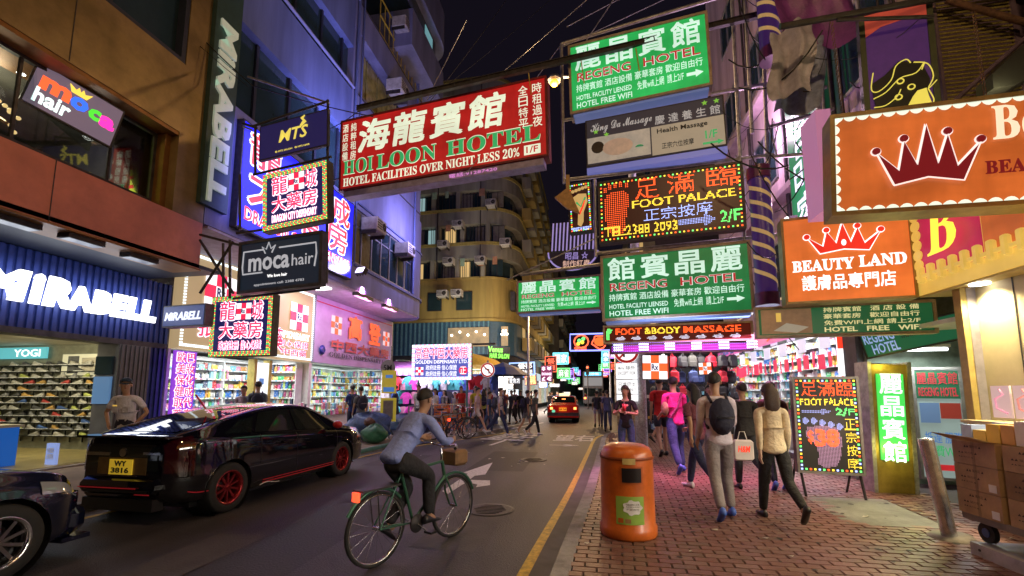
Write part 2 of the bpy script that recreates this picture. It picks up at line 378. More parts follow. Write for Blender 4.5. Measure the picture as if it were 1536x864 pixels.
for b in vis:
    k = 0 if b[2] < .6 else (1 if b[2] < .8 else 2)
    inview = b[1] > 3.55 + max(0, .0)
    if cnt < 298 and inview:
        if used[k]: o = bpy.data.objects.new('brick', meshes[k].data); C.objects.link(o); o.parent = pav_r
        else: o = meshes[k]; used[k] = 1
        o.location = (b[0], b[1], .118 + b[3]); cnt += 1
    else:
        rest.add([(v[0] + b[0], v[1] + b[1], v[2] + .118 + b[3]) for v in bm0.v], [(4, 5, 6, 7), (0, 1, 5, 4), (1, 2, 6, 5), (2, 3, 7, 6), (3, 0, 4, 7)], k)
rest.build('brick_paving', [brick_m, brick_m2, brick_m3], pav_r, kind='stuff')
MB().slab([(2.75, 5.7), (3.75, 5.7), (3.9, 7.1), (2.93, 7.1)], .116, .131).build('cement_patch', mat('cement_patch', (.22, .23, .2), .8, var=.3, scale=4, bump=.3), kind='structure')
gs = MB(); rg = random.Random(12)
for i in range(150):
    x, y, s = rg.uniform(.3, 4.4), rg.uniform(3.4, 12), rg.uniform(.01, .035); gs.add([(x + s * math.cos(k * PI / 3) * rg.uniform(.7, 1.2), y + s * math.sin(k * PI / 3) * rg.uniform(.7, 1.2), .136) for k in range(6)], [(0, 1, 2, 3, 4, 5)])
tag(gs.build('gum_spots', mat('gum_dark', (.03, .028, .028), .7, var=0)), 'dark trodden gum spots scattered over the brick pavement', 'stains', kind='stuff')
gs = MB()
for i in range(60):
    x, y, s = rg.uniform(-.1, 4.3), rg.uniform(3.6, 12), rg.uniform(.015, .04); a = rg.random() * 6; gs.add([(x + s * math.cos(a + k * 1.57), y + s * .7 * math.sin(a + k * 1.57), .138 + .008 * (k % 2)) for k in range(4)], [(0, 1, 2, 3)])
tag(gs.build('paper_scraps', mat('scrap_paper', (.5, .48, .42), .7)), 'tiny scraps of paper and cigarette ends on the brick pavement', 'litter', kind='stuff')
# road markings
wp = mat('worn_white_paint', (.74, .74, .74), .55, var=.3, scale=18)
def flatpoly(name, pts, m, z=.004, **k):
    q = [aZ(u, v, 0) for u, v in pts]; return MB().add([(p.x, p.y, z) for p in q], [tuple(range(len(q)))]).build(name, m, **k)
flatpoly('road_arrow', [(663, 737), (702, 711), (695, 709), (739, 694), (728, 712), (712, 714), (704, 720), (735, 721), (735, 728), (714, 731), (716, 727), (700, 724), (694, 727), (672, 741)], wp, kind='structure')
def roadtext(s, u, v, w, h, rz, name):
    vs, fs, _ = text_mesh(s, .02); c = aZ(u, v); M = Matrix.Translation((c.x, c.y, .004)) @ Matrix.Rotation(rz, 4, 'Z')
    mb = MB(); mb.add([M @ Vector(((a - .5) * w, (b - .5) * h, 0)) for a, b in vs], fs); return mb.build(name, wp, kind='structure')
roadtext('望左', 772, 655, 1.6, 2.6, R(-12), 'road_lettering'); roadtext('望右', 862, 657, 1.4, 2.2, R(0), 'road_lettering')
roadtext('→', 846, 668, .9, .5, 0, 'road_arrow_small')
for i, (a, b) in enumerate([((735, 668), (775, 655)), ((760, 640), (806, 631)), ((768, 643), (815, 634))]):
    p, q = aZ(*a), aZ(*b); strip('white_line', [(p.x, p.y), (q.x, q.y)], .12, .004, wp, kind='structure')
# asphalt repairs and manhole covers
am_ = mat('asphalt_patch', (.038, .036, .04), .6, var=.3, scale=3, bump=.4); am2 = mat('asphalt_patch_pale', (.085, .08, .085), .65, var=.3, scale=3, bump=.4)
for i, (u, v, w_, h_, a, m_) in enumerate([(470, 800, .9, 2.6, 2, am_), (700, 790, .7, 1.6, -3, am2), (760, 690, 1.2, 3.0, 1, am_), (300, 830, .6, 1.2, 4, am2), (600, 690, 1.0, 1.8, 0, am_)]):
    c = aZ(u, v); M = Matrix.Translation((c.x, c.y, .002)) @ Matrix.Rotation(R(a), 4, 'Z'); MB().add([M @ Vector(p) for p in ((-w_ / 2, -h_ / 2, 0), (w_ / 2, -h_ / 2, 0), (w_ / 2, h_ / 2, 0), (-w_ / 2, h_ / 2, 0))], [(0, 1, 2, 3)]).build('road_patch', m_, kind='structure')
for i, (u, v, lb) in enumerate([(735, 765, 'round iron manhole cover in the road nearest the cyclist'), (800, 690, 'round iron manhole cover in the middle of the road before the crossing')]):
    c = aZ(u, v); mh = thing('manhole_cover', lb, 'manhole cover', (c.x, c.y, .003)); im = mat('cast_iron', (.07, .065, .07), .45, .6, var=.4, scale=20, bump=.4); MB().lathe([(.33, 0), (.33, .006), (.29, .008), (0, .006)], n=28).build('cover', im, mh)
    for k in range(-3, 4): MB().box(-.22 + abs(k) * .03, .22 - abs(k) * .03, k * .07 - .012, k * .07 + .012, .006, .013).build('rib', im, mh)
# litter specks on the road
lm = MB(); rg = random.Random(5)
for i in range(26):
    p = aZ(rg.uniform(630, 830), rg.uniform(650, 700)); a = rg.random() * 6; s = rg.uniform(.02, .06)
    lm.add([(p.x + s * math.cos(a + k * 1.57), p.y + s * math.sin(a + k * 1.57) * .7, .006 + .01 * (k % 2)) for k in range(4)], [(0, 1, 2, 3)])
lm.build('road_litter', white, kind='stuff', label='small white scraps of litter on the asphalt beside the crossing', cat='litter')
# ================================================================ LEFT SIDE
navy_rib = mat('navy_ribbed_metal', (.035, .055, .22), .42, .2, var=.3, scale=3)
navy_dark = mat('dark_blue_soffit', (.02, .025, .05), .5, var=.3, scale=2)
terra = mat('terracotta_cladding', (.55, .19, .13), .5, .1, var=.22, scale=1.2)
gold = mat('bronze_gold_cladding', (.30, .21, .09), .42, .45, var=.3, scale=1.4)
gold_d = mat('bronze_reveal', (.24, .11, .03), .45, .4, var=.3, scale=2)
floor_y = mat('shop_floor', (.42, .34, .14), .35, var=.25, scale=2)
cream = mat('cream_panel', (.55, .52, .42), .6, var=.15, scale=2)
greyp = mat('grey_slat_panel', (.12, .12, .13), .6, var=.2, scale=4)
lum = lit('lamp_glow_white', (1, .97, .9), 6)
tube_m = lit('fluorescent_tube', (.92, .98, 1), 5)
mb_root = thing('shoe_shop_building', 'bronze and terracotta clad building above the blue fronted shoe shop at far left', 'building', (-10.5, 4, 0))
B = lambda n, m, b, p=mb_root, **k: b.build(n, m, p, world=True, **k)
# ribbed navy fascia: ribs are real
fas = B('fascia', navy_rib, MB().box(-10.9, -10.52, -3, 9.2, 2.8, 4.3))
y = -1.0; ribs = MB()
rib_o = None; I = Vector((-10.5, 4, 0))
k = 0
while y < 9.15:
    if rib_o is None:
        rib_o = MB().box(0, .045, 0, .07, 0, 1.5).build('fascia_rib', navy_rib, mb_root); o = rib_o
    else: o = bpy.data.objects.new('fascia_rib', rib_o.data); C.objects.link(o); o.parent = mb_root
    o.location = (-10.52 - I.x, y - I.y, 2.8); y += .13; k += 1
B('fascia_trim', dsteel, MB().box(-10.9, -10.45, -3, 9.2, 2.68, 2.8))
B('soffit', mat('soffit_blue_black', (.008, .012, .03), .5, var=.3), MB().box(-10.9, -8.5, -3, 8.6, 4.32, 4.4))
# terracotta band and bronze upper storeys
B('terracotta_band', terra, MB().box(-9.2, -8.5, -3, 8.05, 4.285, 5.34))
B('band_trim', gold_d, MB().box(-9.2, -8.47, -3, 8.07, 4.26, 4.3))
up = MB()
up.box(-9.6, -8.5, 7.32, 8.05, 5.343, 12); up.box(-9.6, -8.5, -3, 7.32, 7.08, 8.62)
for a in (1.2, 3.1, 5.0): pass
B('bronze_wall', gold, up)
pj = MB()
for yy in (-1, 1.1, 3.2, 5.3): pj.box(-8.502, -8.493, yy, yy + .012, 4.3, 5.34)
for yy in (-1, 1.1, 3.2, 5.3): pj.box(-8.502, -8.493, yy, yy + .012, 7.1, 8.6)
B('panel_joint', dsteel, pj)
B('window_reveal', gold_d, MB().box(-9.6, -8.7, 7.2, 7.32, 5.343, 7.08).box(-9.6, -8.52, -3, 7.32, 7.0, 7.08).box(-9.6, -8.9, -3, 7.2, 5.343, 5.5))
# upstairs salon interior behind glass
inn = mat('salon_interior', (.08, .075, .06), .8, var=.4, scale=2)
B('salon_room', inn, MB().box(-13, -12.9, -3, 7.3, 5.3, 7.2).box(-13, -9.6, 7.3, 7.4, 5.3, 7.2).box(-13, -9, -3, 7.3, 7.09, 7.14).box(-13, -9, -3, 7.3, 5.3, 5.34))
fr = B('window_frame', dsteel, MB().box(-8.98, -8.9, -3, 7.2, 5.5, 5.56).box(-8.98, -8.9, -3, 7.2, 6.94, 7.0).box(-8.98, -8.9, 7.14, 7.2, 5.56, 6.94))
for yy in (6.35, 4.95, 3.6, 2.2): B('mullion', dsteel, MB().box(-8.97, -8.92, yy, yy + .04, 5.56, 6.94))
B('pane', glass, MB().box(-8.945, -8.935, -3, 7.14, 5.56, 6.94))
B('salon_counter', mat('salon_shelf', (.4, .3, .15), .5, var=.3), MB().box(-10.6, -9.5, 2, 5.6, 5.34, 5.62).box(-12, -11.6, 5.9, 6.9, 5.34, 6.1))
for i, (yy, zz) in enumerate([(6.9, 6.85), (4.4, 6.8), (5.3, 7.05)]):
    B('downlight', lum, MB().cyl((-9.5, yy, 7.0), (-9.5, yy, 7.06), .06, n=10))
point('salon_light', (-10, 5.2, 6.7), 25, (1, .85, .6), .2); point('salon_light', (-9.8, 6.6, 6.7), 12, (1, .95, .85), .1)
# upper window above
B('upper_window_frame', navy_dark, MB().box(-9.2, -8.52, -3, 7.32, 8.623, 8.72).box(-9.2, -8.52, 7.22, 7.32, 8.72, 12))
for yy in (5.9, 4.6): B('mullion', dsteel, MB().box(-8.75, -8.68, yy, yy + .05, 8.72, 12))
B('upper_pane', glass_dark, MB().box(-8.73, -8.71, -3, 7.22, 8.72, 12))
# shop interior
B('shop_floor', floor_y, MB().box(-17, -10.45, -3, 9.3, -.02, .16)); B('threshold', concrete, MB().box(-10.45, -10.28, -3, 9.3, 0, .15))
B('shop_ceiling', cream, MB().box(-17, -10.9, -3, 9.3, 2.86, 2.95))
B('back_wall', cream, MB().box(-17.1, -17, -3, 9.3, .16, 2.86)); B('display_wall', mat('display_wall_grey', (.20, .20, .14), .7, var=.2), MB().box(-17, -10.9, 9.3, 9.36, .16, 2.86))
for i in range(5):
    B('downlight', lum, MB().cyl((-11.6, 8.6 - i * 1.3, 2.84), (-11.6, 8.6 - i * 1.3, 2.862), .09, n=10))
# grey slatted column and navy column
col = MB().box(-11.0, -10.4, 8.05, 8.75, .15, 2.68)
B('slatted_column', greyp, col)
for i in range(7):
    B('column_slat', greyp, MB().box(-10.4, -10.37, 8.08 + i * .1, 8.13 + i * .1, .16, 2.67))
B('ribbed_pier', navy_rib, MB().box(-11.2, -10.5, 8.75, 9.2, .15, 2.68))
for i in range(4): B('pier_rib', navy_rib, MB().box(-10.5, -10.46, 8.78 + i * .12, 8.83 + i * .12, .15, 2.68))
B('column_poster', lit('blue_poster', (.10, .22, .42), .55), MB().box(-10.96, -10.5, 8.0, 8.04, 1.35, 1.95))
B('column_picture', glass_dark, MB().box(-10.96, -10.5, 8.0, 8.04, 2.0, 2.4))
# posters on the wall
pw = thing('wall_poster', 'framed shoe poster high on the back display wall of the shoe shop', 'poster', (-13.0, 9.27, 2.05), 0)
MB().box(-.75, .55, -.02, .02, 0, .55).build('poster_sheet', lit('poster_cream', (.75, .7, .45), .5), pw)
MB().box(-.55, -.2, -.03, -.022, .05, .5).build('print', mat('poster_dark', (.1, .1, .1), .6), pw); MB().box(-.1, .5, -.03, -.022, .1, .45).build('print', mat('poster_mid', (.5, .45, .35), .6), pw)
hb = thing('header_board', 'teal and white lettered header board over the shoe shop display', 'sign', (-15.6, 9.2, 2.5), 0)
MB().box(-1.4, 1.4, -.02, .02, 0, .3).build('board', lit('teal_board', (.12, .5, .55), .7), hb)
txt(hb, 'YOGI', .3, 1.2, .05, .25, lit('sign_white', (1, 1, 1), 1.0), y=-.03)
# --- shoe shelves with single shoes
def shoe_mesh(name, m):
    mb = MB()
    prof = [(-.13, .035, .09), (-.09, .045, .11), (-.03, .045, .085), (.04, .045, .055), (.1, .042, .04), (.14, .025, .025)]
    vs = []
    for x, wy, h in prof: vs += [(x, -wy, .012), (x, wy, .012), (x, wy * .6, h), (x, -wy * .6, h)]
    fs = [(i * 4 + k, i * 4 + (k + 1) % 4, i * 4 + 4 + (k + 1) % 4, i * 4 + 4 + k) for i in range(5) for k in range(4)] + [(3, 2, 1, 0), (20, 21, 22, 23)]
    mb.add(vs, fs, 0, True); mb.box(-.14, .145, -.048, .048, 0, .014, 1); return mb.build(name, [m, white])
shoe_cols = [(.5, .48, .42), (.08, .08, .08), (.05, .12, .35), (.5, .06, .05), (.55, .32, .08), (.3, .3, .3), (.45, .5, .12)]
shoes = [shoe_mesh('display_shoe', mat('shoe_upper_%d' % i, c, .6, var=.2)) for i, c in enumerate(shoe_cols)]
ORD = 'first second third fourth fifth sixth seventh eighth ninth tenth eleventh twelfth thirteenth fourteenth fifteenth sixteenth seventeenth eighteenth nineteenth twentieth twenty-first twenty-second twenty-third twenty-fourth'.split()
rg = random.Random(11); ns = 0; shn = []
rack = thing('shoe_rack', 'dark brick patterned rack of display ledges covering the shoe shop wall', 'rack', (-13.9, 9.28, .3), 0)
ledge = None
dark_l = mat('rack_dark', (.02, .022, .016), .6, var=.3)
for r in range(14):
    z = .5 + r * .165
    if z > 2.0 and r > 11: continue
    for c in range(15):
        x = -10.98 - c * .40 - (r % 2) * .16
        if x < -17: continue
        if ledge is None: ledge = MB().box(-.15, .15, -.16, 0, -.022, 0).box(-.17, -.15, -.03, 0, -.16, 0).build('ledge', dark_l, rack); o = ledge
        else: o = bpy.data.objects.new('ledge', ledge.data); C.objects.link(o); o.parent = rack
        o.location = (x - -13.9 - .1, 0, z - .3)
        if rg.random() < .93:
            k = rg.choice([0, 0, 0, 1, 2, 3, 4, 5, 5, 6]) if c else rg.choice([0, 3, 4, 5])
            if k in shn: s = bpy.data.objects.new('display_shoe', shoes[k].data); C.objects.link(s)
            else: s = shoes[k]; shn.append(k)
            s.location = (x - .1, 9.19, z); s.rotation_euler = (0, 0, rg.uniform(-.3, .3) + (PI if rg.random() < .3 else 0))
            nm = ['cream', 'black', 'blue', 'red', 'orange', 'grey', 'lime'][k]
            tag(s, '%s trainer on the shoe rack, %s ledge row up, %s along from the column' % (nm, ORD[r], ORD[c]), 'shoe', 'trainers on the display rack'); ns += 1
ct = thing('sale_counter', 'blue sale counter with yellow lettering at the shop entrance', 'counter', (-11.9, 6.75, .16), 0)
MB().box(-.9, .55, -.25, .3, 0, .75).build('body', lit('counter_blue', (.01, .10, .42), .6), ct); MB().box(-.95, .6, -.3, .35, .75, .8).build('top', cream, ct)
txt(ct, 'SUPER', -.8, .45, .42, .66, lit('counter_yellow', (.9, .8, .1), .9), y=-.27, bold=.03); txt(ct, 'PROMOTION', -.8, .45, .22, .36, lit('counter_pale', (.5, .7, .9), .8), y=-.27)
sd = thing('small_sign_stand', 'small blue and white stand sign on the shop step', 'sign', (-10.75, 7.25, .16), 0)
MB().box(-.12, .12, -.03, .03, 0, .42).build('board', lit('stand_blue', (.3, .4, .8), .6), sd); txt(sd, '優惠', -.09, .09, .1, .34, white, y=-.036, vertical=True)
# canopy floodlights
for i, (u, v) in enumerate([(48, 328), (148, 356), (232, 384)]):
    p = aZ(u, v, 4.25); f = thing('canopy_floodlight', ['floodlight under the canopy nearest the left edge', 'middle floodlight under the canopy above the shop name', 'floodlight under the canopy nearest the corner'][i], 'floodlight', (p.x - .35, p.y, 4.3), 0, 'floodlights under the shoe shop canopy')
    MB().box(-.13, .13, -.28, .28, -.12, -.04).build('housing', dsteel, f); MB().box(-.11, .11, -.26, .26, -.128, -.121).build('lens', mat('flood_lens', (.02, .03, .08), .3), f); MB().cyl((0, 0, -.05), (0, 0, .02), .03).build('bracket', dsteel, f)
# MiRABELL lettering on the fascia, read along +Y
def wall_sign_frame(X, Y0, z0): return Matrix(((0, -1, 0, X), (1, 0, 0, Y0), (0, 0, 1, z0), (0, 0, 0, 1)))  # local x -> +Y, front faces +X
wl = lit('sign_glow_white', (1, 1, 1), 2.4, samp=True)
ls = thing('shop_name_letters', 'big white lit MiRABELL letters on the blue ribbed fascia', 'sign', M=wall_sign_frame(-10.42, 5.2, 3.0))
seq = [('M', 5.58, 6.36), ('i', 6.37, 6.58), ('R', 6.58, 7.1), ('A', 6.98, 7.45), ('B', 7.42, 7.8), ('E', 7.8, 8.14), ('L', 8.14, 8.46), ('L', 8.46, 8.82)]
lx = 0.3
for i, (ch, a, b) in enumerate(seq):
    txt(ls, ch, a - 5.2, b - 5.2, .27, .27 + (.6 if i < 3 else .52), wl, bold=.07, d=.05, shear=.12 if ch != 'A' else 0, name='letter')
o = area('sign_light', (-10.2, 7.0, 3.55), (0, R(-90), 0), .5, 3.2, 26, (.6, .75, 1)); o.rotation_euler = (0, R(90), 0)
# vertical MIRABELL sign on the pier
vs_ = thing('vertical_shop_sign', 'tall dark teal panel with pale MiRABELL letters reading downward on the bronze pier', 'sign', M=wall_sign_frame(-8.38, 7.83, 5.75))
MB().box(0, .72, 0, .12, 0, 6).build('panel', mat('teal_panel', (.03, .07, .07), .5, var=.2), vs_)
pl = mat('pale_letter', (.62, .72, .62), .5, emit=(.45, .55, .45), es=.25, var=.1)
txt(vs_, 'MiRABELL', .12, .60, .1, 4.55, pl, y=-.05, bold=.04, d=.05, rot90=True)
# small projecting MiRABELL lightbox at the corner
def quad_frame(tl, tr, bl, br, YL, YR):
    a, b, c, d = aY(*bl, YL), aY(*br, YR), aY(*tl, YL), aY(*tr, YR)
    X = ((b - a) + (d - c)) / 2; Zv = ((c - a) + (d - b)) / 2; W = X.length; X.normalize(); H = Zv.length; Y = Zv.cross(X).normalized(); Zv = X.cross(Y)
    o = ((a + b + c + d) / 4) - X * W / 2 - Zv * H / 2
    return Matrix(((X.x, Y.x, Zv.x, o.x), (X.y, Y.y, Zv.y, o.y), (X.z, Y.z, Zv.z, o.z), (0, 0, 0, 1))), W, H
def board(name, label, q, YL, YR, face, depth=.22, frame=None, fw=.05, cat='sign', group=None, side=None):
    M, W, H = quad_frame(*q, YL, YR); r = thing(name, label, cat, M=M, group=group)
    MB().box(0, W, 0, depth, 0, H).build('cabinet', side or dsteel, r)
    MB().box(fw * .6, W - fw * .6, -.006, 0.003, fw * .6, H - fw * .6).build('face', face, r)
    if frame:
        for n, b in (('a', (-.01, W + .01, -.03, depth + .01, H - fw, H + .012)), ('b', (-.01, W + .01, -.03, depth + .01, -.012, fw)), ('c', (-.012, fw, -.028, depth + .008, fw, H - fw)), ('d', (W - fw, W + .012, -.028, depth + .008, fw, H - fw))):
            MB().box(*b).build('frame_bar', frame, r)
    return r, W, H
navy_face = lit('navy_face', (.03, .06, .30), .35)
r, W, H = board('projecting_shop_sign', 'small navy MiRABELL lightbox projecting at the shop corner', ((245, 460), (308, 454), (243, 491), (307, 489)), 7.9, 7.7, navy_face)
txt(r, 'MiRABELL', .06 * W, .92 * W, .3 * H, .68 * H, lit('letter_pale', (.8, .85, 1), .9), bold=.04, shear=.2)
# moca hair panel behind the upstairs glass
r, W, H = board('hair_salon_window_sign', 'grey panel with multicoloured moca hair letters behind the upstairs window', ((47, 87), (183, 162), (38, 150), (172, 228)), 5.1, 6.25, lit('grey_panel', (.22, .16, .22), .55), depth=.05)
MB
for s, a, b, z0, z1, c in (('m', .10, .42, .45, .75, (.9, .10, .03)), ('o', .42, .62, .42, .72, (.03, .12, .9)), ('c', .63, .77, .40, .66, (.06, .5, .03)), ('a', .76, .95, .36, .64, (.9, .03, .35))):
    txt(r, s, a * W, b * W, z0 * H, z1 * H, lit('moca_' + s, c, 1.5), bold=.05, d=.03, name='letter')
txt(r, 'hair', .09 * W, .47 * W, .12 * H, .46 * H, lit('moca_hair_white', (.75, .95, .9), 1.3), bold=.03)
cr = [(0, 0), (1, 0), (1.25, .9), (.8, .5), (.62, 1.0), (.5, .5), (.32, 1.0), (.2, .5), (-.25, .9)]
crown_y = lit('crown_yellow', (.85, .6, .08), 1.2)
MB().poly([((.40 + a * .17) * W, (.74 + b * .17) * H) for a, b in cr], -.03, -.008).build('crown', crown_y, r)
bp = thing('barber_strip', 'yellow and red striped light strip standing at the end of the salon window', 'light', (-9.1, 7.0, 5.6))
MB().box(-.05, .05, -.05, .05, 0, 1.3).build('tube', lit('strip_yellow', (.7, .8, .05), 1.2), bp)
for i in range(6): MB().box(-.055, .055, -.056, -.05, .1 + i * .2, .17 + i * .2).build('stripe', lit('strip_red', (.9, .05, .02), 1.2), bp)
gr = MB(); rg = random.Random(2)
for i in range(26): gr.ball((rg.uniform(-.6, .6), rg.uniform(-.15, .15), rg.uniform(0, .5) + .1), .035, 6)
gl = thing('chandelier', 'gold chandelier glittering beneath the salon window sign', 'lamp', (-9.9, 5.1, 5.75)); gr.build('drops', lit('gold_drops', (1, .65, .25), .9), gl); MB().tube([(-.6, 0, .1), (-.2, 0, .4), (.2, 0, .45), (.6, 0, .2)], .03).build('arm', mat('brass', (.5, .3, .08), .3, .9), gl)
# ---------------------------------------------------------------- blue-grey corner building with the drugstores
bw_m = mat('blue_grey_render', (.20, .22, .42), .7, var=.3, scale=1.1, bump=.25, streak=True)
bw_d = mat('blue_grey_band', (.12, .16, .38), .6, var=.3, scale=1.3, streak=True)
lilac = mat('lilac_fascia', (.42, .36, .55), .55, var=.15, scale=1.2)
bb = thing('corner_apartment_building', 'blue grey rendered building with rounded corner over the two dispensaries', 'building', (-10.3, 15, 0))
Q = lambda n, m, b, **k: b.build(n, m, bb, world=True, **k)
def rounded(X, y0, y1, r, depth):      # plan of the wall: straight along X, turning left at y1
    pts = [(X, y0), (X, y1 - r)]
    for k in range(1, 9):
        a = k / 8 * PI / 2; pts.append((X - r + r * math.cos(a), y1 - r + r * math.sin(a)))
    pts += [(X - depth, y1), (X - depth, y0)]; return pts
# wall with window band  z 5.35 .. 10.2
Q('wall', bw_m, MB().slab(rounded(-8.5, 8.07, 21.6, 1.3, 5), 5.36, 6.35).slab([(-8.5, 8.07), (-8.5, 14.05), (-13.5, 14.05), (-13.5, 8.07)], 6.353, 8.6)
  .slab(rounded(-8.5, 14.05, 21.6, 1.3, 5), 8.42, 10.3).slab(rounded(-8.5, 19.7, 21.6, 1.3, 5), 6.353, 8.417))
Q('ledge', bw_d, MB().slab(rounded(-8.42, 14.3, 21.68, 1.3, 5), 6.2, 6.28).slab(rounded(-8.44, 14.3, 21.66, 1.3, 5), 8.6, 8.66))
Q('soffit', mat('soffit_lilac', (.4, .38, .5), .7, var=.2), MB().box(-10.6, -8.52, 8.2, 20.3, 5.3, 5.358))
Q('window_back', glass_dark, MB().box(-8.9, -8.75, 14.05, 19.7, 6.353, 8.417))
al = mat('aluminium_frame', (.45, .46, .5), .4, .7, var=.2)
yy = 14.1; i = 0
while yy < 19.5:
    wn = Q('window', al, MB().box(-8.62, -8.56, yy, yy + .06, 6.36, 8.41).box(-8.62, -8.56, yy + .06, yy + .72, 6.36, 6.42).box(-8.62, -8.56, yy + .06, yy + .72, 8.35, 8.41).box(-8.62, -8.56, yy + .06, yy + .72, 7.75, 7.8))
    MB().box(-8.6, -8.59, yy + .06, yy + .72, 6.42, 8.35).build('pane', [glass_dark, mat('curtain_yellow_glass', (.2, .18, .08), .1)][i in (0, 1)], wn, world=True)
    yy += .78; i += 1
# floors above: bands of solid wall and long dark windows
z = 8.6
Q('upper_wall', bw_d, MB().box(-9.0, -8.5, 8.07, 13.7, 10.9, 12.7).box(-9.0, -8.5, 8.07, 13.7, 14.4, 16.4).box(-9.0, -8.5, 8.07, 13.7, 18.3, 22)); Q('loggia_band', bw_m, MB().slab(rounded(-8.5, 13.7, 21.3, 1.2, 4), 10.303, 12.9).slab(rounded(-8.5, 13.7, 21.3, 1.2, 4), 15.3, 16.6).box(-9, -8.52, 13.72, 14.3, 12.9, 15.3))
Q('upper_glass_top', glass_dark, MB().box(-9.0, -8.75, 8.07, 13.7, 16.4, 18.3))
cg = mat('curtained_glass', (.30, .27, .08), .2, var=.4, scale=3)
for i in range(7): Q('loggia_window', [cg, glass_dark, bw_m][i % 3 if i > 2 else 0], MB().box(-9.0, -8.9, 14.4 + i * .95, 15.25 + i * .95, 13.0, 15.2))
for yy_, r_ in ((13.85, .06), (14.2, .035), (8.3, .05), (19.5, .05)): Q('drain_pipe', bw_d, MB().cyl((-8.42, yy_, 6.3 if yy_ > 13 else 12.6), (-8.42, yy_, 20), r_, n=8))
for z_ in (10.5, 12.75, 16.5): Q('cable_run', dsteel, MB().cyl((-8.46, 13.8, z_), (-8.46, 20.4, z_ + .1), .025, n=5))
Q('upper_glass', glass_dark, MB().box(-9.0, -8.75, 8.07, 13.7, 8.61, 10.9).box(-9.0, -8.75, 8.07, 13.7, 12.7, 14.4))
Q('ledge_pipe', bw_m, MB().cyl((-8.42, 8.1, 12.75), (-8.42, 13.7, 12.75), .05).cyl((-8.42, 8.1, 16.45), (-8.42, 13.9, 16.45), .05))
for zz0, zz1 in ((8.61, 10.9), (12.7, 14.4)):
    for yy in (9.4, 10.7, 12.0, 13.2): Q('mullion', navy_dark, MB().box(-8.75, -8.68, yy, yy + .09, zz0, zz1))
# recessed loggia with yellow railings
Q('loggia_wall', bw_m, MB().box(-11, -10.2, 15.6, 21, 12.2, 20))
yr = mat('yellow_railing', (.55, .42, .05), .5, var=.3)
for zz in (16.6,):
    y1 = 20.6
    rl = Q('railing', yr, MB().box(-8.56, -8.52, 15.6, y1, zz + 1.7, zz + 1.75).box(-8.56, -8.52, 15.6, y1, zz + .9, zz + .94).box(-8.56, -8.52, 15.6, y1, zz + .1, zz + .14))
    yy = 15.6
    while yy < y1: MB().box(-8.555, -8.53, yy, yy + .035, zz, zz + 1.7).build('baluster', yr, rl, world=True); yy += .42
# curved balcony tower at the top
Q('tower_core', bw_m, MB().box(-12, -9.6, 17, 21, 16.6, 17.2))
Q('tower', bw_m, MB().slab(rounded(-7.7, 17, 22.4, 1.5, 5), 17.2, 19.0).slab(rounded(-7.7, 17, 22.4, 1.5, 5), 20.6, 22.6).slab(rounded(-8.0, 17, 22.1, 1.4, 5), 24.2, 30))
Q('tower_glass', glass_dark, MB().slab(rounded(-8.1, 17.2, 22, 1.3, 4), 19.0, 20.6).slab(rounded(-8.3, 17.2, 21.9, 1.2, 4), 22.6, 24.2))
Q('lit_window', lit('cold_window', (.2, .45, .5), .5), MB().box(-8.12, -8.07, 19.4, 20.4, 19.2, 20.4))
fl3 = thing('added_facade_floodlight', 'violet floodlight on a bracket washing the blue grey facade', 'floodlight', (-6.9, 12.6, 8.9)); MB().box(-.25, .25, -.4, .4, -.15, 0).build('housing', dsteel, fl3); MB().cyl((0, 0, -.07), (-1.6, 0, -.3), .03).build('bracket', dsteel, fl3)  # fixture added to carry the violet fill light
aim(area('facade_violet_fill', (-6.9, 12.6, 9.0), (0, 0, 0), .8, .5, 250, (.42, .42, 1)), (-8.5, 14.5, 12.5)); aim(area('facade_violet_fill', (-6.6, 17.5, 9.0), (0, 0, 0), .8, .5, 160, (.5, .42, 1)), (-8.5, 19, 8.5))  # violet fill lamps added to brighten the facade
# air conditioners
acm = mat('ac_casing', (.5, .5, .52), .5, var=.3, scale=6)
def ac(loc, label, s=1, rz=0, grp='air conditioners on the blue grey building'):
    a = thing('air_conditioner', label, 'air conditioner', loc, rz, grp)
    MB().rbox(0, .55 * s, -.32 * s, .32 * s, 0, .42 * s, .03).build('casing', acm, a)
    for k in range(4): MB().box(.55 * s, .556 * s, -.28 * s, .02 * s, .07 * s + k * .08 * s, .10 * s + k * .08 * s).build('slat', dsteel, a)
    MB().lathe([(.02, .556 * s), (.13 * s, .557 * s)], (0, .16 * s, .21 * s), 'X', 12).build('fan_grille', dsteel, a)
    MB().box(0, .5 * s, -.3 * s, -.27 * s, -.12 * s, 0).box(0, .5 * s, .27 * s, .3 * s, -.12 * s, 0).build('bracket', dsteel, a)
for i, (u, v, X, s, lb) in enumerate([(549, 350, -8.5, 1.2, 'white air conditioner sitting in the aluminium window frame nearest the blue sign'), (597, 384, -8.5, 1.2, 'white air conditioner at the far windows near the rounded corner'), (585, 145, -8.5, 1.3, 'air conditioner high up beside the yellow railing above the red sign'), (593, 50, -8.5, 1.2, 'topmost air conditioner on the curved tower')]):
    p = aX(u, v, X); ac((X, p.y, p.z), lb, s)
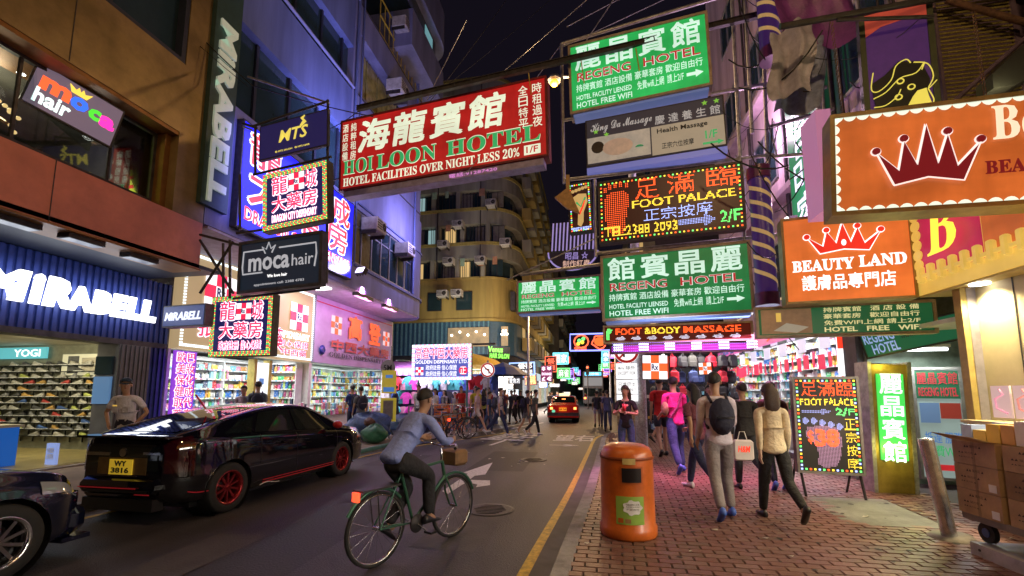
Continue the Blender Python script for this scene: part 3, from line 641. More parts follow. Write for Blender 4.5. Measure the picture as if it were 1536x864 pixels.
# ground floor shell of both shops
shell = MB().box(-15.5, -15.4, 9.36, 21.6, 0, 5.3).box(-15.4, -10.6, 9.37, 9.45, 0, 5.3).box(-15.4, -10.35, 14.7, 14.85, .16, 2.7).box(-15.4, -10.35, 21.3, 21.5, 0, 5.3)
shopw = mat('shop_white_wall', (.7, .7, .68), .5, var=.1)
Q('shop_wall', shopw, shell); Q('shop_floor', mat('pale_tiles', (.45, .45, .43), .3, var=.2), MB().box(-15.4, -10.2, 9.45, 21.3, -.01, .16)); Q('shop_ceiling', shopw, MB().box(-15.4, -10.6, 9.45, 21.3, 2.9, 3.0))
Q('golden_fascia', lilac, MB().box(-10.6, -10.3, 14.86, 21.3, 2.75, 5.3))
tanp = lit('tan_fascia', (.42, .30, .16), .8)
Q('dragon_fascia', tanp, MB().box(-10.6, -10.3, 9.36, 14.7, 2.72, 5.3))
# fascia details: LED outlines, checkers, characters
ledw = lit('led_white', (.8, .95, 1), 1.4); ledg = lit('led_cyan', (.3, .9, .8), 1.2)
fd = thing('dispensary_fascia_sign', 'tan dispensary fascia sign with white lamp border and red characters', 'sign', M=wall_sign_frame(-10.28, 9.36, 2.75))
mb = MB()
n = 70
for k in range(n):
    for zz in (.03, 2.43): mb.box(k * 5.34 / n, k * 5.34 / n + .045, -.03, 0, zz, zz + .07)
for k in range(30):
    for xx in (0, 5.28): mb.box(xx, xx + .06, -.03, 0, .1 + k * .078, .145 + k * .078)
mb.build('lamp_border', [ledw], fd, kind='stuff')
red_l = lit('led_red', (.95, .03, .10), 1.3); pinkw = lit('led_pinkwhite', (1, .75, .95), 1.6)
def outlined(par, s, x0, x1, z0, z1, inner, outer, y=-.012, vertical=False, sh=0):
    txt(par, s, x0, x1, z0, z1, outer, y=y, bold=.085, d=0, vertical=vertical, name='letter_outline', shear=sh)
    return txt(par, s, x0, x1, z0, z1, inner, y=y - .012, bold=.026 if cjk(s) else .01, d=.008, vertical=vertical, shear=sh)
def checker(par, x0, z0, s, m1, m2, y=-.02, rx=True):
    for i in range(3):
        for j in range(3):
            MB().box(x0 + i * s / 3 + .001, x0 + (i + 1) * s / 3 - .001, y, y + .008, z0 + j * s / 3 + .001, z0 + (j + 1) * s / 3 - .001).build('check_panel', m1 if (i + j) % 2 else m2, par)
    if rx: txt(par, '℞' if 0 else 'Rx', x0 + s * .36, x0 + s * .64, z0 + s * .37, z0 + s * .63, lit('rx_navy', (.03, .04, .15), .5), y=y - .014, bold=.03)
redp = lit('panel_red', (.85, .02, .08), 1.0); whp = lit('panel_white', (1, .96, 1), 1.1)
checker(fd, .6, 1.1, 1.05, redp, whp); checker(fd, 4.05, 1.05, .95, redp, whp)
outlined(fd, '批發', .5, 1.7, .35, .9, red_l, pinkw); outlined(fd, '龍城大藥', 1.8, 3.7, .25, 1.0, red_l, pinkw)
txt(fd, serif('DISPENSARY'), 3.2, 5.15, .72, .95, wl); outlined(fd, '信心保證', 3.5, 5.1, .42, .66, red_l, pinkw); outlined(fd, '中西藥', 3.7, 5.0, .12, .36, red_l, pinkw)
gd = thing('golden_dispensary_fascia_sign', 'lilac fascia with raised red characters and GOLDEN DISPENSARY LTD lettering', 'sign', M=wall_sign_frame(-10.3, 14.86, 2.75))
red_paint = mat('orange_red_acrylic', (.8, .10, .03), .4, emit=(.9, .10, .02), es=.55, var=0)
checker(gd, 1.0, 1.22, .75, lit('check_orange', (.85, .10, .03), .7), lit('check_pale', (.8, .6, .65), .7), rx=True)
checker(gd, 5.45, 1.22, .7, MT['check_orange'], MT['check_pale'])
txt(gd, '高', 2.25, 3.25, 1.2, 2.15, red_paint, y=-.08, bold=.06, d=.08); txt(gd, '登', 3.95, 5.05, 1.15, 2.1, red_paint, y=-.08, bold=.06, d=.08)
txt(gd, '中西大藥房', 1.0, 6.0, .56, 1.0, mat('magenta_metal', (.35, .05, .12), .3, .6), y=-.08, bold=.06, d=.08)
txt(gd, serif('GOLDEN DISPENSARY LTD.'), .9, 6.2, .28, .47, mat('navy_metal', (.05, .05, .12), .3, .6), y=-.06, bold=.04, d=.06)
MB().lathe([(.18, 0), (.18, .03), (0, .03)], (0, 0, 0), 'Z', 18).build('round_badge', mat('navy_badge', (.03, .05, .3), .4), gd).location = (.45, -.03, .5)
gd.children[-1].rotation_euler = (R(90), 0, 0)
MB().box(0.02, 6.4, -.02, 0, 2.32, 2.36).build('red_line', mat('red_line', (.5, .03, .08), .5), gd)
# goods on shelves ------------------------------------------------
def pack_mat():
    m = bpy.data.materials.new('packaging'); MT['packaging'] = m; m.use_nodes = True; t = m.node_tree; b = t.nodes['Principled BSDF']; L = t.links.new
    oi = t.nodes.new('ShaderNodeObjectInfo'); g = t.nodes.new('ShaderNodeNewGeometry'); ad = t.nodes.new('ShaderNodeMath'); ad.operation = 'ADD'; fr = t.nodes.new('ShaderNodeMath'); fr.operation = 'FRACT'
    L(oi.outputs['Random'], ad.inputs[0]); L(g.outputs['Random Per Island'], ad.inputs[1]); L(ad.outputs[0], fr.inputs[0])
    cr = t.nodes.new('ShaderNodeValToRGB'); cr.color_ramp.interpolation = 'CONSTANT'; e = cr.color_ramp.elements
    cols = [(.7, .7, .7), (.05, .18, .55), (.7, .6, .2), (.55, .04, .05), (.7, .45, .05), (.7, .68, .6), (.06, .40, .15), (.15, .45, .6), (.7, .25, .4), (.72, .72, .7), (.6, .28, .06), (.3, .55, .65), (.45, .6, .15), (.7, .7, .72), (.06, .08, .15), (.6, .12, .3)]
    e.remove(e[1]); e[0].position = 0; e[0].color = (*cols[0], 1)
    for i, c in enumerate(cols[1:], 1): el = e.new(i / len(cols)); el.color = (*c, 1)
    L(fr.outputs[0], cr.inputs[0])
    tc = t.nodes.new('ShaderNodeTexCoord'); n = t.nodes.new('ShaderNodeTexNoise'); n.inputs['Scale'].default_value = 22; n.inputs['Detail'].default_value = 2
    L(tc.outputs['Object'], n.inputs['Vector']); c2 = t.nodes.new('ShaderNodeMapRange'); c2.inputs[1].default_value = .60; c2.inputs[2].default_value = .62
    L(n.outputs[0], c2.inputs[0]); mx = t.nodes.new('ShaderNodeMix'); mx.data_type = 'RGBA'; mx.inputs[7].default_value = (.7, .7, .66, 1)
    L(c2.outputs[0], mx.inputs[0]); L(cr.outputs[0], mx.inputs[6]); L(mx.outputs[2], b.inputs['Base Color']); b.inputs['Roughness'].default_value = .35
    return m
pack = pack_mat()
def pk_box(w, h, d): return MB().rbox(-w / 2, w / 2, -d / 2, d / 2, 0, h, .008)
def pk_bot(w, h): return MB().lathe([(0, 0), (w / 2, 0), (w / 2, h * .65), (w * .2, h * .78), (w * .2, h), (0, h)], n=8)
protos = [pk_box(.16, .24, .1), pk_box(.10, .18, .08), pk_bot(.09, .24), pk_box(.22, .13, .12), pk_bot(.12, .18), pk_box(.08, .27, .08)]
pkm = []
PKN = [0]
KN = ['tall carton', 'small carton', 'slim bottle', 'flat carton', 'squat jar', 'narrow carton']
def packs(M, L, rows, z0, dz, depth, tagname, single, seed, fill=.99, s=1.0):
    """goods along local x of frame M on each shelf; single: number of packs kept as things of their own"""
    rg = random.Random(seed); st = MB()
    for r in range(rows):
        x = .1
        while x < L - .1:
            k = rg.choice([0, 1, 1, 2, 3, 4, 5]); wv = [.18, .12, .11, .24, .14, .10][k] * s; run = rg.randint(1, 4)
            for q in range(run):
                if x > L - .12: break
                if rg.random() < fill:
                    sc = s * rg.uniform(.95, 1.22); Ml = M @ Matrix.Translation((x + wv / 2, rg.uniform(-.03, .03) - depth, z0 + r * dz)) @ Matrix.Scale(sc, 4)
                    if single > 0 and PKN[0] < 298 and rg.random() < .55:
                        single -= 1; PKN[0] += 1
                        if not any(p[0] == k for p in pkm):
                            o = protos[k].build('packaged_product', pack); pkm.append((k, o.data))
                        else:
                            o = bpy.data.objects.new('packaged_product', [p[1] for p in pkm if p[0] == k][0]); C.objects.link(o)
                        o.matrix_world = Ml; o.location = Ml.to_translation(); o.rotation_euler = Ml.to_euler(); o.scale = (sc,) * 3
                        tag(o, KN[k] + ' of goods standing in ' + tagname, 'product', KN[k] + 's on shelves in ' + tagname)
                    else: st.add([Ml @ Vector(v) for v in protos[k].v], protos[k].f)
                x += wv
            x += rg.uniform(0, .02)
    if rows > 3:
        for r in range(rows):
            x = .1
            while x < L - .12: st.add([M @ Vector(v) for v in MB().box(x, x + .07, -depth / .55 - .012, -depth / .55 - .004, z0 + r * dz - .045, z0 + r * dz + .0).v], [(0, 1, 5, 4)]); x += rg.uniform(.09, .2)
    if st.v: tag(st.build('shelf_goods', pack), 'mixed cartons and bottles packed along ' + tagname, 'goods', kind='stuff')
shm = mat('shelf_white', (.7, .72, .72), .4, var=.1)
def shelves(M, L, rows, z0, dz, depth, name, single, seed, lights=True, back=True, s=1.0, goods=True):
    r = thing('shop_shelving', 'white shelving of goods ' + name, 'shelving', M=M @ Matrix.Translation((0, 0, 0)))
    for i in range(rows + 1):
        MB().box(0, L, -depth, 0, z0 + i * dz - .03, z0 + i * dz - .004).build('shelf', shm, r)
        if lights and i: MB().box(.02, L - .02, -depth + .0, -depth + .02, z0 + i * dz - .045, z0 + i * dz - .031).build('shelf_light', lit('shelf_strip', (.9, .97, 1), .8), r)
    if back: MB().box(0, L, 0, .03, 0, z0 + rows * dz + .1).build('back_panel', shopw, r)
    n = max(1, int(L / 1.3))
    for i in range(n + 1): MB().box(i * L / n - .02, i * L / n + .02, -depth, 0, 0, z0 + rows * dz).build('upright', shm, r)
    if goods: packs(M, L, rows, z0, dz, depth * .55, name, single, seed, s=s)
def fr_(ox, oy, oz, dx, dy):       # frame whose local x points along (dx,dy); front (-y local) to its right-hand side
    a = math.atan2(dy, dx); return Matrix.Translation((ox, oy, oz)) @ Matrix.Rotation(a, 4, 'Z')
# dragon city dispensary: back wall faces the street (+X): local x along +Y, front -y local => +X
shelves(fr_(-12.6, 9.5, .16, 0, 1), 5.1, 7, .35, .31, .35, 'the left dispensary', 95, 21)
shelves(fr_(-13.2, 14.65, .16, 1, 0), 2.6, 7, .35, .31, .35, 'the right end of the left dispensary', 45, 22)
shelves(fr_(-12.9, 14.95, .16, 0, 1), 6.2, 7, .3, .33, .35, 'the golden dispensary', 60, 23)
shelves(fr_(-13.2, 21.25, .16, 1, 0), 2.6, 7, .3, .33, .35, 'the far end of the golden dispensary', 20, 24)
for i, (y0, L, k, lb) in enumerate([(9.7, 2.1, 25, 'the left street counter of the left dispensary'), (12.9, 1.6, 26, 'the right street counter of the left dispensary'), (15.2, 2.4, 27, 'the left street counter of the golden dispensary'), (18.4, 2.4, 28, 'the far street counter of the golden dispensary')]):
    r = thing('street_counter', 'low white counter stacked with goods serving as ' + lb, 'counter', (-10.3, y0, .16))
    MB().box(-.5, 0, 0, L, 0, .55).build('body', shm, r); MB().box(-.55, .03, -.03, L + .03, .553, .59).build('top', cream, r)
    packs(fr_(-10.28, y0, .16, 0, 1), L, 2, .59, .22, .12, lb, 12, k, s=.9)
# lit display columns between the bays
dc = thing('display_column', 'white backlit advertising column between the bays of the left dispensary', 'light box', (-10.45, 12.15, .16))
MB().box(-.25, 0, 0, .1, 0, 2.5).box(-.25, 0, .65, .75, 0, 2.5).build('frame', mat('yellow_frame', (.5, .4, .1), .5), dc); MB().box(-.2, -.03, .1, .65, .3, 2.4).build('panel', lit('lightbox_white', (.9, .95, 1), 1.1), dc)
MB().box(-.028, -.02, .25, .45, 1.7, 1.9).box(-.028, -.02, .3, .5, 1.2, 1.35).box(-.028, -.02, .3, .45, .7, .9).build('print', lit('print_blue', (.1, .25, .6), .6), dc)
# ceiling tubes in the shops
for (x, y, L, e, c) in ((-11.0, 10.8, 1.2, 52, (.95, 1, 1)), (-11.0, 13.2, 1.2, 50, (.95, 1, 1)), (-11.0, 16.4, 1.2, 60, (.8, 1, .9)), (-11.0, 19.2, 1.2, 60, (.8, 1, .9))):
    t = thing('fluorescent_lamp', 'white fluorescent tube on the dispensary ceiling', 'lamp', (x, y, 2.9), 0, 'ceiling tubes in the dispensaries')
    MB().box(-.06, .06, -L / 2, L / 2, -.04, 0).build('housing', white, t); MB().cyl((0, -L / 2 + .03, -.06), (0, L / 2 - .03, -.06), .018).build('tube', tube_m, t)
    area('ceiling_tube', (x, y, 2.8), (0, R(18), 0), .3, L * 1.7, e, c)
for y in (5.6, 7.8): area('shoe_shop_light', (-12.2, y, 2.8), (R(25), R(15), 0), .8, .8, 50, (1, .9, .6))
area('shoe_shop_light', (-14.6, 7.6, 2.8), (R(30), 0, 0), 1, 1, 28, (1, .92, .65))
# green vegetables of the left dispensary (plastic display) and characters strip
vp = thing('promo_strip_sign', 'vertical strip of pink outlined characters on purple beside the left dispensary', 'sign', M=wall_sign_frame(-10.2, 9.2, .9))
MB().box(0, .62, 0, .06, 0, 1.75).build('panel', lit('purple_panel', (.25, .05, .6), .9), vp)
for i, s in enumerate(['歐巴', '美妝', '保化', '健成', '取代', '藥房']): outlined(vp, s, .06, .56, 1.72 - (i + 1) * .285 + .03, 1.72 - i * .285 - .01, MT['led_red'], pinkw)
# ---- blue wall sign
bs = thing('blue_wall_sign', 'big glowing blue wall sign with red dragon city dispensary characters', 'sign', M=wall_sign_frame(-8.3, 8.75, 5.55))
MB().box(0, 5.1, 0, .25, 0, 2.75).build('cabinet', dsteel, bs)
MB().box(.04, 5.06, -.006, .003, .04, 2.71).build('face', lit('blue_face', (.02, .02, .95), 1.1, samp=True, glow_grime=.6), bs)
rw = lit('red_paint_glow', (.9, .05, .02), 1.0); ww = lit('white_glow', (1, 1, 1), 1.1)
for s, a, b, c, d in (('龍', .25, 1.35, 1.75, 2.6), ('城', 3.4, 4.8, 1.7, 2.6), ('大', .3, 1.6, .75, 1.75), ('藥', 1.8, 3.1, .72, 1.65), ('房', 3.5, 4.7, .72, 1.65), ('DRAGON CITY DISPENSARY', .2, 4.9, .25, .6)):
    outlined(bs, s, a, b, c, d, rw, ww)
area('blue_sign_glow', (-8.1, 11, 6.9), (0, R(90), 0), 2.6, 5, 130, (.25, .25, 1))
# ---- left hanging frame: three signs on a steel rack
lf = thing('sign_rack', 'dark steel lattice rack carrying the projecting signs on the left', 'rack', (-8.5, 8.2, 4.3))
def bar(par, p, q, r=.03, m=None, name='bar', n=6): return MB().cyl(p, q, r, n=n).build(name, m or dsteel, par, world=True)
YR_ = 7.7
P = lambda u, v, y=YR_: aY(u, v, y)
for a, b in (((383, 190), (383, 262)), ((492, 150), (490, 425)), ((380, 262), (497, 235)), ((345, 448), (345, 360)), ((350, 448), (480, 432)), ((300, 360), (350, 440)), ((300, 352), (360, 368)), ((300, 440), (350, 362)), ((335, 365), (335, 445)), ((355, 350), (500, 330)), ((378, 190), (492, 152)), ((364, 185), (385, 192)), ((360, 345), (360, 262))):
    bar(lf, P(*a, 7.75), P(*b, 7.75), .028, dsteel)
for a, b in (((372, 115), (494, 155)), ((365, 190), (378, 195))): bar(lf, P(*a, 7.9), P(*b, 7.75), .022, steel, 'stay')
r, W, H = board('projecting_salon_sign', 'dark navy panel with a gold MTS monogram, top of the left rack', ((388, 190), (492, 163), (390, 242), (492, 217)), 7.8, 7.6, mat('deep_navy', (.025, .022, .12), .4, emit=(.03, .025, .16), es=.3, var=0), depth=.06)
gl_ = lit('gold_letter', (.75, .6, .1), .9)
txt(r, 'MTS', .3 * W, .72 * W, .38 * H, .72 * H, gl_, shear=.2); MB().tube([(.62 * W, -.02, .7 * H), (.68 * W, -.02, .8 * H), (.64 * W, -.02, .9 * H), (.68 * W, -.02, .97 * H)], [.02, .04, .03, .008]).build('flourish', gl_, r)
txt(r, '◎ MTS SALON   ◎ MTS HAIR', .25 * W, .75 * W, .12 * H, .17 * H, gl_, bold=0)
def dragon_led(q, YL, YR, label, bottom):
    r, W, H = board('led_pharmacy_sign', label, q, YL, YR, lit('led_board_dark', (.02, .02, .14), .5), depth=.18, group=None)
    led_border(r, W, H, [lit('bl_red', (1, .1, .05), 1.6), lit('bl_green', (.1, .9, .2), 1.3), lit('bl_yellow', (1, .8, .1), 1.4)], .03, .035, .012, rows=3)
    m = .16; outlined(r, '龍', m * W, .40 * W, .60 * H, .90 * H, red_l, pinkw); outlined(r, '城', .67 * W, (1 - m) * W, .60 * H, .90 * H, red_l, pinkw)
    checker(r, .42 * W, .60 * H, .26 * W * .9, redp, whp); outlined(r, '大藥房', m * W, (1 - m) * W, .30 * H, .56 * H, red_l, pinkw)
    (outlined(r, bottom, m * W, (1 - m) * W, .12 * H, .25 * H, MT['led_pinkwhite'], red_l) if bottom[0] == 'D' else outlined(r, bottom, m * W, (1 - m) * W, .11 * H, .26 * H, red_l, pinkw))
    return r
dragon_led(((393, 262), (493, 240), (395, 350), (491, 328)), 7.6, 7.45, 'LED framed dragon city dispensary sign hanging below the navy panel', 'DRAGON CITY DISPENSARY')
dragon_led(((315, 446), (408, 441), (316, 536), (410, 533)), 7.9, 7.9, 'LED framed dragon city dispensary sign lowest on the left, below the black salon sign', '政府註冊 信心保證')
r, W, H = board('projecting_hair_sign', 'black framed moca hair panel with grey lettering and small crown', ((360, 365), (483, 347), (358, 441), (484, 427)), 7.5, 7.3, mat('black_panel', (.008, .012, .022), .35, emit=(.01, .02, .035), es=.5, var=0), depth=.1, frame=dsteel)
gy = lit('grey_letter', (.42, .42, .45), .8)
txt(r, 'moca', .12 * W, .62 * W, .40 * H, .66 * H, gy, bold=.02); txt(r, 'hair', .65 * W, .9 * W, .42 * H, .64 * H, gy, bold=0)
txt(r, 'We love hair', .36 * W, .6 * W, .25 * H, .31 * H, ww, bold=0); txt(r, 'appointment call: 2388 4783', .2 * W, .8 * W, .10 * H, .16 * H, gy, bold=0)
MB().tube([(.3 * W, -.02, .36 * H), (.06 * W, -.02, .36 * H), (.05 * W, -.02, .5 * H), (.06 * W, -.02, .8 * H), (.3 * W, -.02, .8 * H)], .015).tube([(.5 * W, -.02, .8 * H), (.93 * W, -.02, .8 * H), (.94 * W, -.02, .6 * H), (.92 * W, -.02, .36 * H)], .015).build('outline', gy, r)
MB().tube([(.33 * W, -.02, .72 * H), (.29 * W, -.02, .86 * H), (.34 * W, -.02, .8 * H), (.37 * W, -.02, .93 * H), (.40 * W, -.02, .8 * H), (.45 * W, -.02, .86 * H), (.41 * W, -.02, .72 * H)], .012).build('crown', gy, r)
# floodlights on the left wall
def flood(p, tgt, label, e, col, name='wall_floodlight'):
    p = Vector(p); f = thing(name, label, 'floodlight', M=Matrix.Translation(p) @ (Vector(tgt) - p).to_track_quat('-Z', 'Y').to_matrix().to_4x4())
    MB().rbox(-.2, .2, -.14, .14, -.0, .12, .03).build('housing', dsteel, f); MB().box(-.17, .17, -.11, .11, -.012, -.002).build('lens', lit('flood_lens_' + label[:6], col, 4), f)
    for k in range(4): MB().box(-.19 + k * .12, -.17 + k * .12, -.13, .13, .12, .17).build('fin', dsteel, f)
    if e: point('floodlight', p + (Vector(tgt) - p).normalized() * .08, e, col, .12, 130, f.rotation_euler)
p = aY(517, 395, 8.0); flood((-8.0, 13.9, 5.9), (-8.6, 11.5, 7.2), 'dark finned floodlight at the lower right of the blue sign', 260, (.75, .65, 1))
for i, (u, v) in enumerate([(545, 448), (585, 464)]):
    p = aX(u, v, -8.45); fx = thing('strip_floodlight', ['dark strip lamp under the overhang nearer the blue sign', 'dark strip lamp under the overhang nearer the rounded corner'][i], 'floodlight', (p.x, p.y, 5.25)); MB().box(-.1, .1, -.6, .6, -.12, 0).build('housing', dsteel, fx)
    MB().box(-.08, .06, -.55, .55, -.128, -.121).build('lens', lit('magenta_lens', (1, .4, .8), 2), fx); aim(area('strip_light', (p.x + .15, p.y, 5.0), (0, 0, 0), .2, 1.2, 60, (1, .35, .8)), (-10.3, p.y, 4.3))
pw_ = thing('ceiling_panel_light', 'bright white square lamp under the overhang by the blue sign', 'lamp', (-9.4, 13.6, 5.3)); MB().box(-.3, .3, -.35, .35, -.05, 0).build('panel', lum, pw_); area('panel_light', (-9.4, 13.6, 5.2), (0, 0, 0), .6, .6, 60, (.8, .9, 1))
aim(area('wall_purple', (-4.6, 13.5, 5.6), (0, 0, 0), 1.2, 1.2, 0, (.5, .45, 1)), (-8.5, 17, 8)) if 0 else None
# ================================================================ RIGHT SIDE
rw_m = mat('pink_washed_render', (.45, .36, .42), .7, var=.4, scale=1.2, bump=.3, streak=True)
rb = thing('tenement_building', 'old pale rendered tenement behind the stacked neon signs on the right', 'building', (4.7, 14, 0))
T = lambda n, m, b, p=rb, **k: b.build(n, m, p, world=True, **k)
T('wall', rw_m, MB().box(4.9, 9, 7.35, 17.6, 3.3, 24)); T('ledge', rw_m, MB().box(4.6, 4.897, 7.4, 17.7, 6.4, 6.55).box(4.6, 4.897, 7.4, 17.7, 9.6, 9.75).box(4.5, 4.897, 8.9, 17.7, 3.3, 3.5))
for fz in (4.0, 7.2, 10.4, 13.6):
    for fy in (7.5, 9.6, 12.0, 14.4):
        wn = T('window', al, MB().box(4.86, 4.896, fy, fy + 1.5, fz + .0, fz + .06).box(4.86, 4.896, fy, fy + 1.5, fz + 1.5, fz + 1.56).box(4.86, 4.896, fy, fy + .06, fz + .06, fz + 1.5).box(4.86, 4.896, fy + .72, fy + .78, fz + .06, fz + 1.5).box(4.86, 4.896, fy + 1.44, fy + 1.5, fz + .06, fz + 1.5))
        MB().box(4.885, 4.899, fy + .06, fy + 1.44, fz + .06, fz + 1.5).build('pane', glass_dark, wn, world=True)
rgp = random.Random(9); pip = MB()
for i in range(12):
    y = 7.2 + rgp.random() * 8; pip.cyl((4.84 - rgp.random() * .1, y, 3.4), (4.84, y + rgp.uniform(-.1, .1), 20), rgp.choice([.02, .035, .05]), n=6)
T('drain_pipes', dsteel, pip, kind='stuff')
# tangled cables
cm = mat('black_cable', (.01, .01, .01), .5, var=0)
cb_ = MB()
for i in range(46):
    a = Vector((rgp.uniform(2.6, 4.6), rgp.uniform(7, 10), rgp.uniform(3.4, 9.5))); b = a + Vector((rgp.uniform(-1.2, 1.2), rgp.uniform(-.8, 1.5), rgp.uniform(-1.6, 1.2))); c = (a + b) / 2 + Vector((0, 0, -rgp.uniform(.1, .8)))
    pts = [a.lerp(c, t) * (1 - t) + c.lerp(b, t) * t for t in [k / 6 for k in range(7)]]; cb_.tube(pts, rgp.choice([.006, .01, .014]), 4)
tag(cb_.build('sign_cables', cm), 'tangle of thin black cables hanging behind the right hand signs', 'cables', kind='stuff')
# translucent plastic sheets hanging from the rack
def cloth(name, label, c, ux, uz, m, seed, amp=.12, nx=14, nz=14, cat='sheet', group=None, par=None):
    rg = random.Random(seed); mb = MB(); ph = [rg.random() * 6 for _ in range(6)]; c = Vector(c); ux = Vector(ux); uz = Vector(uz); n = ux.cross(uz).normalized(); vs = []
    for j in range(nz + 1):
        for i in range(nx + 1):
            a, b = i / nx, j / nz
            d = math.sin(a * 7 + ph[0] + b * 2) * .5 + math.sin(a * 15 + ph[1] + b * 3) * .3 + math.sin(b * 9 + ph[2]) * .3
            vs.append(c + ux * (a + .04 * math.sin(b * 8 + ph[3])) + uz * (b + .05 * math.sin(a * 6 + ph[4])) + n * d * amp)
    mb.add(vs, [(j * (nx + 1) + i, j * (nx + 1) + i + 1, (j + 1) * (nx + 1) + i + 1, (j + 1) * (nx + 1) + i) for j in range(nz) for i in range(nx)], 0, True)
    o = mb.build(name, m, par); return tag(o, label, cat, group) if par is None else o
tarp = mat('grey_tarpaulin', (.42, .40, .50), .35, var=.35, scale=4, bump=.5); tarp2 = mat('purple_tarpaulin', (.22, .06, .30), .4, var=.4, scale=3, bump=.4)
cloth('plastic_sheet', 'crumpled pale plastic sheet hanging beneath the upper right girder', aY(1150, 150, 7.5), aY(1215, 140, 7.5) - aY(1150, 150, 7.5), aY(1160, 40, 7.5) - aY(1150, 150, 7.5), tarp, 3, .16)
cloth('purple_sheet', 'dark purple plastic sheet hanging at the top right', aY(1165, 70, 7.8), aY(1290, 60, 7.8) - aY(1165, 70, 7.8), Vector((0, 0, 2.2)), tarp2, 4, .2)
cloth('plastic_sheet', 'torn bluish plastic sheet dangling over the green banner', aY(1160, 175, 7.9), aY(1228, 165, 7.9) - aY(1160, 175, 7.9), aY(1180, 60, 7.9) - aY(1160, 175, 7.9), mat('blue_tarpaulin', (.3, .36, .55), .35, var=.4, scale=5, bump=.5), 8, .12)
# vertical green banner on the wall
gb_m = lit('banner_green', (.02, .24, .09), .55)
M_ = wall_sign_frame(4.55, 9.4, 3.3)
vb = thing('vertical_banner_sign', 'long vertical green banner with white hotel characters on the right wall', 'sign', M=Matrix(((0, 1, 0, 4.55), (-1, 0, 0, 10.6), (0, 0, 1, 3.2), (0, 0, 0, 1))))
MB().box(0, 1.35, 0, .08, 0, 5.6).build('sheet', gb_m, vb); txt(vb, '麗晶賓館', .25, 1.1, .1, 5.4, lit('banner_white', (.8, .85, 1), .8), y=-.02, vertical=True, bold=.01)
# ---- steel rack of the right signs
rk = thing('sign_scaffold', 'tall steel pipe scaffold carrying the stacked hotel and massage signs', 'scaffold', (4.5, 8.6, 3))
def rbar(a, b, y=8.75, y2=None, r=.035, m=None, n='pipe'): return MB().cyl(aY(*a, y), aY(*b, y2 or y), r, n=7).build(n, m or steel, rk, world=True)
for a, b in (((842, 66), (846, 275)), ((846, 180), (1150, 126)), ((848, 270), (1160, 232)), ((842, 66), (1085, -6)), ((1098, 0), (1122, 470)), ((1118, 0), (1128, 200)), ((892, 270), (894, 385)), ((895, 380), (1170, 352)), ((1145, 70), (1160, 470)), ((1150, 60), (1330, 12)), ((1155, 190), (1250, 163)), ((1228, 0), (1240, 330)), ((1158, 150), (1240, 130)), ((1160, 235), (1245, 228)), ((905, 396), (780, 412)), ((1215, 60), (1248, 330))):
    rbar(a, b)
for a, b in (((1150, 175), (1165, 232)), ((760, 420), (905, 352)), ((905, 365), (1000, 340)), ((1104, 233), (1160, 350))): rbar(a, b, r=.015, n='brace')
for a, b in (((845, 70), (1080, -40)), ((850, 40), (1060, -70)), ((700, 260), (842, 66)), ((700, 30), (640, 150)), ((880, 0), (740, 120))):
    MB().cyl(aY(*a, 8.6), aY(*b, 9.5), .008, n=4).build('guy_wire', steel, rk, world=True)
MB().cyl(aY(880, 60, 8.6), aY(960, -60, 8.6), .01, n=4).build('guy_wire', steel, rk, world=True)
gdr = thing('street_girder', 'long dark steel girder spanning the street above the red hotel sign', 'girder', (-.8, 8.55, 8.6))
p, q = aY(536, 163, 8.45), aY(1330, -22, 8.45)
d_ = (q - p); L_ = d_.length; Mg = Matrix.Translation(p) @ d_.to_track_quat('X', 'Z').to_matrix().to_4x4()
MB().box(0, L_, -.04, .04, .045, .06, M=Mg).box(0, L_, -.04, .04, -.06, -.045, M=Mg).box(0, L_, -.01, .01, -.045, .045, M=Mg).build('beam', dsteel, gdr, world=True)
bx = MB()
for k in range(28): bx.box(L_ * k / 28, L_ * k / 28 + .02, -.036, .036, -.045, .045, M=Mg)
bx.build('stiffeners', dsteel, gdr, world=True, kind='stuff')
for k in (3.9, 5.0, 6.1, 6.7, 7.3): MB().box(k, k + .02, -.01, .01, -.6, -.1, M=Mg).build('hanger', yr, gdr, world=True)
